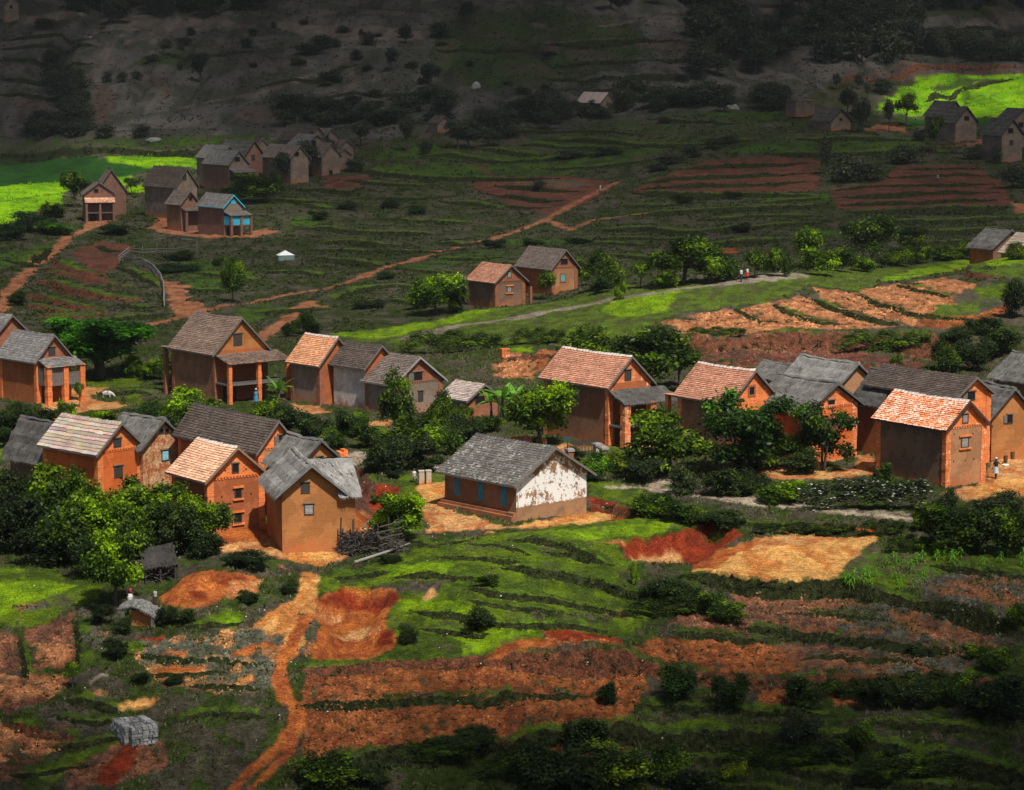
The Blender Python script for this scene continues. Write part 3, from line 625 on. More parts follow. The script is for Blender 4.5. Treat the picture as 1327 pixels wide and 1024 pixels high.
# clods and furrows on the tilled land, tussocks on the grass
_till = np.isin(CI, [cls_names.index(c) for c in ('soil', 'soil_brown', 'soil_dull', 'soil_tan', 'grey_mix', 'sand_mix', 'fallow', 'soil_face', 'rough', 'gully')])
_near = np.clip((420 - GY) / 120, 0, 1)
_cl = fbm(GX * 2.6, GY * 1.1, 131, 2)
GZ += (_cl - .5) * np.where(_till, .34, .12) * _near
GC *= (1 + (_cl[..., None] - .55) * np.where(_till, .8, .25)[..., None] * _near[..., None])
_er = np.clip(1 - np.abs(fbm(GX * .11, GY * .012, 141, 4) - .5) * 9, 0, 1) * np.clip((GY - 640) / 30, 0, 1)
GC *= (1 - .35 * _er)[..., None]


def mesh_from(name, V, Fq, cols=None, colname='Col', smooth=False, tris=None):
    me = bpy.data.meshes.new(name)
    V = np.asarray(V, np.float32); Fq = np.asarray(Fq, np.int32)
    me.vertices.add(len(V)); me.vertices.foreach_set('co', V.ravel())
    k = Fq.shape[1]
    me.loops.add(Fq.size); me.loops.foreach_set('vertex_index', Fq.ravel())
    me.polygons.add(len(Fq)); me.polygons.foreach_set('loop_start', np.arange(0, Fq.size, k, dtype=np.int32))
    if smooth: me.polygons.foreach_set('use_smooth', np.ones(len(Fq), bool))
    me.update(calc_edges=True)
    if cols is not None:
        cols = np.asarray(cols, np.float32)
        dom = 'POINT' if len(cols) == len(V) else 'FACE'
        at = me.attributes.new(colname, 'FLOAT_COLOR', dom)
        at.data.foreach_set('color', np.c_[cols, np.ones(len(cols), np.float32)].ravel().astype(np.float32))
    return me


def link(name, me, mats=(), parent=None):
    o = bpy.data.objects.new(name, me)
    for m in (mats if isinstance(mats, (list, tuple)) else [mats]):
        if me is not None and m is not None: me.materials.append(m)
    COL.objects.link(o)
    if parent is not None: o.parent = parent
    return o


def tag(o, label=None, cat=None, group=None, kind=None):
    if label: o['label'] = label
    if cat: o['category'] = cat
    if group: o['group'] = group
    if kind: o['kind'] = kind
    return o


def empty(name, loc, rz=0.0):
    o = bpy.data.objects.new(name, None)
    o.empty_display_size = .3
    COL.objects.link(o)
    o.location = loc; o.rotation_euler = (0, 0, rz)
    return o


# ------------------------------------------------------------------ materials
class NT_:
    def __init__(s, name, rough=.9):
        s.m = bpy.data.materials.new(name); s.m.use_nodes = True
        s.t = s.m.node_tree; s.n = s.t.nodes
        s.b = s.n['Principled BSDF']; s.b.inputs['Roughness'].default_value = rough
        s.b.inputs['Specular IOR Level'].default_value = .18
        s.out = s.n['Material Output']

    def add(s, typ, **kw):
        n = s.n.new('ShaderNode' + typ)
        for k, v in kw.items():
            if k in n.inputs: n.inputs[k].default_value = v
            else: setattr(n, k, v)
        return n

    def l(s, a, b): s.t.links.new(a, b)

    def noise(s, scale, detail=4, rough=.55, coord='Object', vec=None):
        n = s.add('TexNoise', Scale=scale, Detail=detail, Roughness=rough)
        if vec is None:
            if not hasattr(s, 'tc'): s.tc = s.add('TexCoord')
            vec = s.tc.outputs[coord]
        s.l(vec, n.inputs['Vector'])
        return n.outputs['Fac']

    def ramp(s, fac, p0, p1, c0=(0, 0, 0, 1), c1=(1, 1, 1, 1)):
        r = s.add('ValToRGB')
        e = r.color_ramp.elements
        e[0].position, e[1].position = p0, p1
        e[0].color, e[1].color = c0, c1
        s.l(fac, r.inputs['Fac'])
        return r.outputs['Color']

    def mix(s, fac, a, b, mode='MIX'):
        n = s.add('MixRGB', blend_type=mode)
        for k, v in ((0, fac), (1, a), (2, b)):
            if hasattr(v, 'is_linked') or hasattr(v, 'links'): s.l(v, n.inputs[k])
            elif isinstance(v, (int, float)): n.inputs[k].default_value = v
            else: n.inputs[k].default_value = (*v, 1) if len(v) == 3 else v
        return n.outputs['Color']

    def col(s, c): s.l(c, s.b.inputs['Base Color'])

    def bump(s, h, st=.5, dist=.05):
        b = s.add('Bump', Strength=st, Distance=dist)
        s.l(h, b.inputs['Height']); s.l(b.outputs['Normal'], s.b.inputs['Normal'])


def mat_ground():
    k = NT_('ground_cover_soil', .95)
    a = k.add('Attribute', attribute_name='Col')
    n1 = k.ramp(k.noise(2.2, 6, .7), .3, .7, (.52, .52, .52, 1), (1.42, 1.42, 1.42, 1))
    n2 = k.ramp(k.noise(7.5, 5, .75), .36, .64, (.40, .40, .40, 1), (1.5, 1.5, 1.5, 1))
    # bank faces below terrace edges: weeds plus painted-in shade, or bare earth with roots
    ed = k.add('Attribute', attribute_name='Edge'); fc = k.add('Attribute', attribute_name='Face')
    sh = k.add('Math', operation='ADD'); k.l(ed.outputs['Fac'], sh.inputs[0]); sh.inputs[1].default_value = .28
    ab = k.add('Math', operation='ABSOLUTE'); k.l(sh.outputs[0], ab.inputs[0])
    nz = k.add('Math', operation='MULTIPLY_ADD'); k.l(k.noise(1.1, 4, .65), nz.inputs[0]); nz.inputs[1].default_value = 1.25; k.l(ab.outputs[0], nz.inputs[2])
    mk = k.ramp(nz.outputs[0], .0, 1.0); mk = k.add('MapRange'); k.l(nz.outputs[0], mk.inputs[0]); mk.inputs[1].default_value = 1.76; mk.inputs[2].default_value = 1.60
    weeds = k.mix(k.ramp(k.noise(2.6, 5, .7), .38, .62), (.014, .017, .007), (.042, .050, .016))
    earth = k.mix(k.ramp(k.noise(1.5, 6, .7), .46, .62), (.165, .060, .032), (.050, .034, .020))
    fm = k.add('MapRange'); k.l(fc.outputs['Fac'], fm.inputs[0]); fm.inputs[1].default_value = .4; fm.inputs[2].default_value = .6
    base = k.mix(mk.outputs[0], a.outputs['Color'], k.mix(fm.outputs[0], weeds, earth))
    c = k.mix(1, k.mix(1, base, n1, 'MULTIPLY'), n2, 'MULTIPLY')
    k.col(c)
    k.bump(k.noise(3.6, 8, .75), 1.0, .30)
    k.b.inputs['Specular IOR Level'].default_value = .05
    return k.m


idx = np.arange(NT * NU).reshape(NT, NU)
quads = np.stack([idx[:-1, :-1], idx[:-1, 1:], idx[1:, 1:], idx[1:, :-1]], -1).reshape(-1, 4)
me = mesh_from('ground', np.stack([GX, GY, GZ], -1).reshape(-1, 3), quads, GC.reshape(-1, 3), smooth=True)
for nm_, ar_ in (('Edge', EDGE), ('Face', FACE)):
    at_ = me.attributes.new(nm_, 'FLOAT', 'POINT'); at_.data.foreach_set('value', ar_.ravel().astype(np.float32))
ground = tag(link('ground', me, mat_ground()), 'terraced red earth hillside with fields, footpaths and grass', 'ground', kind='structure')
# ------------------------------------------------------------------ mesh builder
class MB:
    def __init__(s): s.v, s.f, s.m, s.c = [], [], [], []

    def face(s, pts, mi=0, c=(1, 1, 1)):
        i = len(s.v); s.v += [tuple(p) for p in pts]
        s.f.append(tuple(range(i, i + len(pts)))); s.m.append(mi); s.c.append(c)

    def box(s, a, b, mi=0, c=(1, 1, 1), M=None):
        x0, y0, z0 = a; x1, y1, z1 = b
        p = [(x0, y0, z0), (x1, y0, z0), (x1, y1, z0), (x0, y1, z0), (x0, y0, z1), (x1, y0, z1), (x1, y1, z1), (x0, y1, z1)]
        if M is not None: p = [tuple(M @ Vector(q)) for q in p]
        i = len(s.v); s.v += p
        for q in ((0, 3, 2, 1), (4, 5, 6, 7), (0, 1, 5, 4), (1, 2, 6, 5), (2, 3, 7, 6), (3, 0, 4, 7)):
            s.f.append(tuple(i + k for k in q)); s.m.append(mi); s.c.append(c)

    def tube(s, pts, rad, n=6, mi=0, c=(1, 1, 1), cap=True):
        pts = [Vector(p) for p in pts]
        if isinstance(rad, (int, float)): rad = [rad] * len(pts)
        rings = []
        for k, p in enumerate(pts):
            d = (pts[min(k + 1, len(pts) - 1)] - pts[max(k - 1, 0)]).normalized()
            a = d.cross(Vector((.31, .95, .12))).normalized(); b = d.cross(a)
            i = len(s.v)
            s.v += [tuple(p + (a * cos(2 * pi * q / n) + b * sin(2 * pi * q / n)) * rad[k]) for q in range(n)]
            rings.append(i)
        for i, j in zip(rings[:-1], rings[1:]):
            for q in range(n):
                s.f.append((i + q, i + (q + 1) % n, j + (q + 1) % n, j + q)); s.m.append(mi); s.c.append(c)
        if cap:
            for i in (rings[0], rings[-1]):
                s.f.append(tuple(i + q for q in range(n))); s.m.append(mi); s.c.append(c)

    def mesh(s, name, smooth=False):
        me = bpy.data.meshes.new(name)
        me.from_pydata(s.v, [], s.f)
        me.polygons.foreach_set('material_index', np.array(s.m, np.int32))
        if smooth: me.polygons.foreach_set('use_smooth', np.ones(len(s.f), bool))
        at = me.attributes.new('Col', 'FLOAT_COLOR', 'FACE')
        at.data.foreach_set('color', np.c_[np.array(s.c, np.float32).reshape(-1, 3), np.ones(len(s.f))].astype(np.float32).ravel())
        bm = bmesh.new(); bm.from_mesh(me); bmesh.ops.recalc_face_normals(bm, faces=bm.faces); bm.to_mesh(me); bm.free()
        me.update()
        return me

    def build(s, name, mats, parent=None, smooth=False):
        return link(name, s.mesh(name, smooth), mats, parent)


# ------------------------------------------------------------------ building materials
def mat_wall(name, c1, c2, scale=1.2, patch=None, foot=(.42, .13, .045), brick=None, patch_rng=(.52, .6)):
    k = NT_(name, .92)
    base = k.mix(k.ramp(k.noise(scale, 5, .65), .3, .7), c1, c2)
    base = k.mix(1, base, k.ramp(k.noise(7, 4, .6), .25, .75, (.78, .78, .78, 1), (1.18, 1.18, 1.18, 1)), 'MULTIPLY')
    streak = k.add('Mapping'); k.l(k.tc.outputs['Object'], streak.inputs['Vector']); streak.inputs['Scale'].default_value = (2.2, 2.2, .25)
    sn = k.noise(1.6, 4, .6, vec=streak.outputs[0])
    base = k.mix(.12, base, k.ramp(sn, .35, .62, (.70, .68, .66, 1), (1.08, 1.08, 1.08, 1)), 'MULTIPLY')
    # the wall was raised in lifts of wet earth: faint level joints, and patches plastered later
    sl = k.add('SeparateXYZ'); k.l(k.tc.outputs['Object'], sl.inputs[0])
    wz = k.add('Math', operation='MULTIPLY_ADD'); k.l(sl.outputs[2], wz.inputs[0]); wz.inputs[1].default_value = 1.75; k.l(k.noise(.9, 2), wz.inputs[2])
    fr_ = k.add('Math', operation='FRACT'); k.l(wz.outputs[0], fr_.inputs[0])
    base = k.mix(1, base, k.ramp(fr_.outputs[0], .0, .10, (.80, .79, .78, 1), (1, 1, 1, 1)), 'MULTIPLY')
    base = k.mix(1, base, k.ramp(k.noise(.55, 3, .5), .485, .515, (.84, .83, .82, 1), (1.06, 1.06, 1.06, 1)), 'MULTIPLY')
    if brick:
        # bricks laid in courses: read along the wall and up
        sep = k.add('SeparateXYZ'); k.l(k.tc.outputs['Object'], sep.inputs[0])
        ad = k.add('Math', operation='ADD'); k.l(sep.outputs[0], ad.inputs[0]); k.l(sep.outputs[1], ad.inputs[1])
        cb = k.add('CombineXYZ'); k.l(ad.outputs[0], cb.inputs[0]); k.l(sep.outputs[2], cb.inputs[1])
        bt = k.add('TexBrick', Scale=1.0, **{'Brick Width': .30, 'Row Height': .13, 'Mortar Size': .014, 'Bias': -.1})
        bt.inputs['Color1'].default_value = (*brick[0], 1); bt.inputs['Color2'].default_value = (*brick[1], 1); bt.inputs['Mortar'].default_value = (*brick[2], 1)
        k.l(cb.outputs[0], bt.inputs['Vector'])
        base = k.mix(.85, base, bt.outputs['Color'])
        base = k.mix(1, base, k.ramp(k.noise(1.1, 5, .7), .3, .7, (.68, .66, .64, 1), (1.1, 1.1, 1.1, 1)), 'MULTIPLY')
        k.bump(bt.outputs['Fac'], -.5, .03)
    if patch:
        pn = k.mix(.5, k.noise(1.3, 6, .7), k.noise(4.5, 5, .7)) if 'flaking_white' not in name else k.mix(.44, k.noise(.9, 5, .7), k.noise(4.2, 5, .75))
        if name == 'flaking_white_limewash':     # paint kept best on the sheltered middle of the wall
            sz = k.add('SeparateXYZ'); k.l(k.tc.outputs['Object'], sz.inputs[0])
            dv = k.add('Math', operation='MULTIPLY'); k.l(sz.outputs[2], dv.inputs[0]); dv.inputs[1].default_value = 1 / 6
            rp = k.add('ValToRGB'); e = rp.color_ramp.elements; e[0].position = .10; e[0].color = (.2,) * 3 + (1,); e[1].position = .80; e[1].color = (.496,) * 3 + (1,)
            for p_, v_ in ((.17, .532), (.40, .552), (.46, .540), (.50, .485)):
                q_ = e.new(p_); q_.color = (v_,) * 3 + (1,)
            k.l(dv.outputs[0], rp.inputs['Fac'])
            ad_ = k.add('Math', operation='ADD'); k.l(pn, ad_.inputs[0]); k.l(rp.outputs['Color'], ad_.inputs[1])
            sb_ = k.add('Math', operation='SUBTRACT'); k.l(ad_.outputs[0], sb_.inputs[0]); sb_.inputs[1].default_value = .5
            pn = sb_.outputs[0]
        base = k.mix(k.ramp(pn, *patch_rng), base, patch)
    if foot:
        sp = k.add('SeparateXYZ'); k.l(k.tc.outputs['Object'], sp.inputs[0])
        mr = k.add('MapRange'); k.l(sp.outputs[2], mr.inputs[0])
        mr.inputs[1].default_value = 1.1; mr.inputs[2].default_value = .1
        mm = k.add('Math', operation='MULTIPLY'); k.l(mr.outputs[0], mm.inputs[0]); k.l(k.ramp(k.noise(1.7, 3), .38, .6), mm.inputs[1])
        base = k.mix(mm.outputs[0], base, foot)
    k.col(base)
    if not brick: k.bump(k.noise(5, 6, .7), .28, .04)
    return k.m


ORB = ((.86, .215, .036), (.54, .105, .024), (.66, .34, .18))
MW = {
    'mud_brown': mat_wall('brown_mud_plaster', (.270, .140, .080), (.205, .108, .066)),
    'mud_dark': mat_wall('dark_mud_plaster', (.205, .125, .080), (.160, .100, .068)),
    'mud_orange': mat_wall('ochre_mud_plaster', (.400, .170, .055), (.330, .135, .046)),
    'mud_red': mat_wall('red_earth_plaster', (.380, .118, .042), (.300, .090, .034)),
    'mud_vivid': mat_wall('orange_earth_plaster', (.640, .150, .034), (.520, .115, .028)),
    'mud_grey': mat_wall('grey_brown_plaster', (.250, .192, .150), (.195, .148, .112)),
    'mud_tan': mat_wall('tan_plaster', (.400, .205, .100), (.330, .165, .082)),
    'brick_vivid': mat_wall('orange_brick', (.80, .185, .032), (.62, .13, .026), brick=ORB, foot=None),
    'brick_dull': mat_wall('red_brown_brick', (.34, .12, .06), (.27, .09, .045), brick=((.36, .125, .06), (.25, .085, .045), (.24, .14, .10)), foot=None),
    'brick_flaky': mat_wall('flaking_limewashed_brick', (.55, .125, .03), (.42, .09, .025), brick=ORB, patch=(.82, .62, .45), foot=None, patch_rng=(.53, .62)),
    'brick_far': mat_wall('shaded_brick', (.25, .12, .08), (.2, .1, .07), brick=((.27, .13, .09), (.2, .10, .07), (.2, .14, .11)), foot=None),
    'stained': mat_wall('stained_limewash', (.60, .44, .28), (.50, .30, .14), patch=(.30, .085, .03), patch_rng=(.44, .54), scale=.8),
    'flaking_white': mat_wall('flaking_white_limewash', (.275, .160, .090), (.235, .138, .080), patch=(.68, .67, .65), foot=(.34, .18, .08), patch_rng=(.497, .525)),
    'white_streak': mat_wall('weathered_white_render', (.62, .60, .57), (.42, .39, .36), patch=(.24, .17, .13), patch_rng=(.58, .66)),
    'concrete': mat_wall('weathered_concrete', (.52, .46, .38), (.40, .34, .28), patch=(.50, .22, .07), patch_rng=(.56, .66)),
    'stone': mat_wall('grey_fieldstone', (.34, .33, .32), (.24, .23, .22), foot=None),
}
for nm_ in ('flaking_white',):
    MW[nm_]


def mat_attr(name, rough=.9, n1=9.0, amp=.35, patch=None, prng=(.55, .62), pscale=2.0, bump=.5, spec=.1):
    k = NT_(name, rough)
    a = k.add('Attribute', attribute_name='Col')
    c = k.mix(1, a.outputs['Color'], k.ramp(k.noise(n1, 5, .65), .28, .72, (1 - amp,) * 3 + (1,), (1 + amp,) * 3 + (1,)), 'MULTIPLY')
    c = k.mix(1, c, k.ramp(k.noise(.7, 4, .6), .3, .7, (.78, .78, .78, 1), (1.2, 1.2, 1.2, 1)), 'MULTIPLY')
    if patch: c = k.mix(k.ramp(k.mix(.5, k.noise(pscale, 6, .75), k.noise(pscale * 4, 4, .7)), *prng), c, patch)
    k.col(c); k.b.inputs['Specular IOR Level'].default_value = spec
    if bump: k.bump(k.noise(n1 * 1.2, 5, .65), bump, .05)
    return k.m


MR = {  # roof coverings
    'tile_pale': (mat_attr('pale_weathered_tiles', .9, 7, .4), (.70, .40, .26)),
    'tile_orange': (mat_attr('orange_clay_tiles', .9, patch=(.74, .56, .44), prng=(.52, .64)), (.62, .27, .13)),
    'tile_lichen': (mat_attr('orange_tiles_with_white_lichen', .9, patch=(.95, .78, .66), prng=(.49, .56), pscale=1.6), (.74, .22, .07)),
    'tile_pink': (mat_attr('pinkish_clay_tiles', .9, patch=(.60, .38, .28), prng=(.53, .64)), (.45, .205, .130)),
    'tile_grey': (mat_attr('grey_brown_shingles', .95), (.165, .132, .115)),
    'tile_dark': (mat_attr('dark_brown_shingles', .95), (.095, .075, .064)),
    'tile_brown': (mat_attr('brown_weathered_shingles', .95, patch=(.40, .31, .26), prng=(.57, .66)), (.215, .150, .118)),
    'shingle_stripe': (mat_attr('pale_striped_shingles', .9), (.47, .37, .30)),
    'tile_dust': (mat_attr('dusty_grey_pink_tiles', .9), (.44, .36, .33)),
    'slate': (mat_attr('grey_slate_with_lichen', .95, patch=(.40, .39, .37), prng=(.55, .68), pscale=1.2), (.165, .157, .152)),
    'slate_mossy': (mat_attr('dark_mossy_shingles', .95, 10, .45, patch=(.34, .335, .32), prng=(.535, .63), pscale=1.0), (.115, .105, .098)),
    'thatch': (mat_attr('grey_thatch', 1, 14, .45), (.140, .135, .128)),
    'thatch_light': (mat_attr('silvery_thatch', 1, 14, .45), (.215, .208, .198)),
    'thatch_dark': (mat_attr('dark_thatch', 1, 14, .45), (.085, .081, .077)),
    'metal': (mat_attr('faded_metal_sheet', .6, 4, .15), (.52, .40, .37)),
}


def mat_plain(name, c, rough=.85, var=.25, sc=5.0, spec=.15):
    k = NT_(name, rough)
    k.col(k.mix(1, k.mix(1, (*c, 1), k.ramp(k.noise(sc, 5, .65), .28, .72, (1 - var,) * 3 + (1,), (1 + var,) * 3 + (1,)), 'MULTIPLY'), (1, 1, 1, 1), 'MULTIPLY'))
    k.b.inputs['Specular IOR Level'].default_value = spec
    k.bump(k.noise(sc * 2, 4), .3, .02)
    return k.m


M = {
    'wood': mat_plain('grey_weathered_wood', (.135, .122, .112)), 'wood_dark': mat_plain('dark_wood', (.050, .044, .040)),
    'wood_pale': mat_plain('pale_bleached_wood', (.23, .215, .20)), 'wood_brown': mat_plain('brown_wood', (.20, .13, .085)),
    'void': mat_plain('unlit_interior', (.012, .010, .009)), 'blue': mat_plain('blue_paint', (.045, .22, .36), var=.35, sc=3),  # void: darkness of rooms and holes put into the paint
    'turq': mat_plain('turquoise_paint', (.05, .44, .62), var=.2, sc=2), 'teal': mat_plain('teal_paint', (.10, .36, .34), var=.2),
    'sky_shutter': mat_plain('pale_blue_paint', (.22, .46, .55), var=.25), 'shutter_grey': mat_plain('bare_grey_boards', (.26, .25, .24)),
    'mortar': mat_plain('lime_mortar', (.66, .60, .55), var=.4, sc=2), 'white_paint': mat_plain('white_paint', (.78, .79, .80), var=.08),
    'sign': mat_plain('green_sign_paint', (.03, .07, .06)), 'mud_soil': mat_plain('raw_red_earth', (.34, .13, .05)),
    'bark': mat_plain('tree_bark', (.085, .068, .052), var=.4, sc=6), 'brush': mat_plain('dry_brushwood', (.075, .064, .052), var=.5, sc=4),
    'canvas': mat_plain('white_canvas', (.82, .83, .85), var=.05), 'tent_side': mat_plain('grey_blue_canvas', (.20, .26, .25), var=.2),
    'skin': mat_plain('dark_brown_skin', (.060, .030, .018), var=.1, spec=.3), 'hair': mat_plain('black_hair', (.010, .009, .009), var=.1),
    'cloth_black': mat_plain('black_cloth', (.022, .020, .022)), 'cloth_blue': mat_plain('pale_blue_cloth', (.34, .46, .52)),
    'cloth_white': mat_plain('white_cloth', (.52, .51, .49), var=.1), 'cloth_red': mat_plain('red_cloth', (.42, .03, .025)), 'cloth_grey': mat_plain('grey_cloth', (.30, .29, .28)),
    'plastic_white': mat_plain('white_enamel', (.85, .85, .86), var=.04, rough=.3), 'basket': mat_plain('woven_basket', (.085, .055, .035), var=.4, sc=14),
    'hide_white': mat_plain('white_hide', (.50, .46, .42), var=.12), 'stone_grey': mat_plain('grey_rubble_stone', (.30, .295, .29), var=.45, sc=3.0),
    'eye': mat_plain('eye_white', (.6, .6, .58), var=.02),
}


# ------------------------------------------------------------------ roofs
def slope(mb, r0, r1, e1, e0, kind, base, cw=.20, rw=.20, rng=random, sag=.0):
    """a roof plane between ridge r0-r1 and eave e0-e1, laid course by course"""
    r0, r1, e0, e1 = map(Vector, (r0, r1, e0, e1))
    Ls, Lr = (e0 - r0).length, (r1 - r0).length
    n = (r1 - r0).cross(e0 - r0).normalized()
    if n.z < 0: n = -n
    P = lambda u, v: r0.lerp(r1, u).lerp(e0.lerp(e1, u), v)
    if kind.startswith('tile') or kind.startswith(('shingle', 'slate')):
        if kind == 'shingle_stripe': cw, rw = .30, .9
        if kind.startswith('slate'): cw, rw = .24, .26
        nc, nr = max(3, int(Ls / cw)), max(3, int(Lr / rw))
        lift = .055 if not kind.startswith('slate') else .035
        jit = {'tile_grey': .03, 'tile_dark': .03, 'tile_brown': .035, 'tile_lichen': .045}.get(kind, .02)
        for i in range(nc):
            ro = rng.uniform(-.5, .5) / nr
            rowc = rng.uniform(.85, 1.12)
            for j in range(nr):
                u0, u1 = max(0, j / nr + (ro if j else 0)), min(1, (j + 1) / nr + (ro if j < nr - 1 else 0))
                v0, v1 = i / nc, (i + 1) / nc
                h = lift + rng.uniform(-jit, jit) * .6
                dv = rng.uniform(-.12, .12) / nc
                t = .60 + .45 * rng.random() if rng.random() > .12 else rng.uniform(.4, 1.4)
                if kind == 'shingle_stripe': c = tuple(q * (.78 + .22 * rng.random()) * (1.08 if i % 2 else .80) * rowc for q in base)
                else: c = tuple(q * (t + .25) * rowc * .92 for q in base)
                a, b = P(u0, v0) + n * .01, P(u1, v0) + n * .01
                d, e = P(u0, min(1.02, v1 + dv)) + n * h, P(u1, min(1.02, v1 + dv)) + n * h
                sg = -sag * Vector((0, 0, 1)) * 4 * (u0 * (1 - u0)) * (1 - v0)
                mb.face([a + sg, b + sg, e + sg, d + sg], 0, c)
                mb.face([d + sg, e + sg, e - n * (h - .0) + sg, d - n * (h - .0) + sg], 0, tuple(q * .75 for q in c))
    elif kind == 'metal':
        nr = max(4, int(Lr / .5))
        for j in range(nr):
            c = tuple(q * rng.uniform(.9, 1.08) for q in base)
            a, b, d, e = P(j / nr, 0), P((j + 1) / nr, 0), P((j + 1) / nr, 1), P(j / nr, 1)
            m0, m1 = P((j + .5) / nr, 0) + n * .05, P((j + .5) / nr, 1) + n * .05
            mb.face([a, m0, m1, e], 0, c); mb.face([m0, b, d, m1], 0, c)
    else:
        nv, nu = max(5, int(Ls / .28)), max(6, int(Lr / .30))
        th = .16
        sd = rng.randrange(1000)
        H = [[None] * (nu + 1) for _ in range(nv + 1)]
        for i in range(nv + 1):
            for j in range(nu + 1):
                u, v = j / nu, i / nv
                h = th + .13 * (float(fbm(u * Lr * .7, v * Ls * .9, sd, 3)) - .5) + .06 * (rng.random() - .5) + .05 * sin(v * Ls * 5.5)
                edge = .10 * (rng.random() - .3) if i == nv else 0
                H[i][j] = P(u, v + edge / Ls) + n * h - Vector((0, 0, sag * 4 * u * (1 - u) * (1 - v) + (.10 if i == nv else 0)))
        for i in range(nv):
            for j in range(nu):
                t = .62 + .62 * float(fbm(j * .55, i * .35, sd + 3, 2)) + rng.uniform(-.1, .1)
                mb.face([H[i][j], H[i][j + 1], H[i + 1][j + 1], H[i + 1][j]], 0, tuple(q * t for q in base))
        for j in range(nu):   # ragged straw at the eave
            a, b = H[nv][j], H[nv][j + 1]
            mb.face([a, b, P((j + 1) / nu, 1) - n * .05, P(j / nu, 1) - n * .05], 0, tuple(q * .7 for q in base))
            for q in range(4):
                f = rng.random(); p = a.lerp(b, f); w = (b - a) * .16
                dn = (e0 - r0).normalized() * rng.uniform(.06, .24) + Vector((0, 0, -rng.uniform(.02, .12)))
                mb.face([p, p + w, p + w * .5 + dn], 0, tuple(z * rng.uniform(.5, 1.2) for z in base))
        for j in (0, nu):     # closed verge
            for i in range(nv):
                u = j / nu
                mb.face([H[i][j], H[i + 1][j], P(u, (i + 1) / nv), P(u, i / nv)], 0, tuple(q * .75 for q in base))
        for q in range(int(Ls * Lr * 7)):   # loose stalks lying on the slope
            u, v = rng.random(), rng.random() * .93
            p = P(u, v) + n * (th + .03 + rng.uniform(0, .07)); w = (r1 - r0).normalized() * rng.uniform(.02, .05)
            dn = (e0 - r0).normalized() * rng.uniform(.25, .6) + (r1 - r0).normalized() * rng.uniform(-.08, .08) + n * rng.uniform(-.06, .02)
            t = rng.uniform(.45, 1.7)
            mb.face([p - w, p + w, p + dn], 0, tuple(z * t for z in base))
    # underside
    mb.face([r0 - n * .06, r1 - n * .06, e1 - n * .06, e0 - n * .06], 0, tuple(q * .3 for q in base))


HOUSES = []


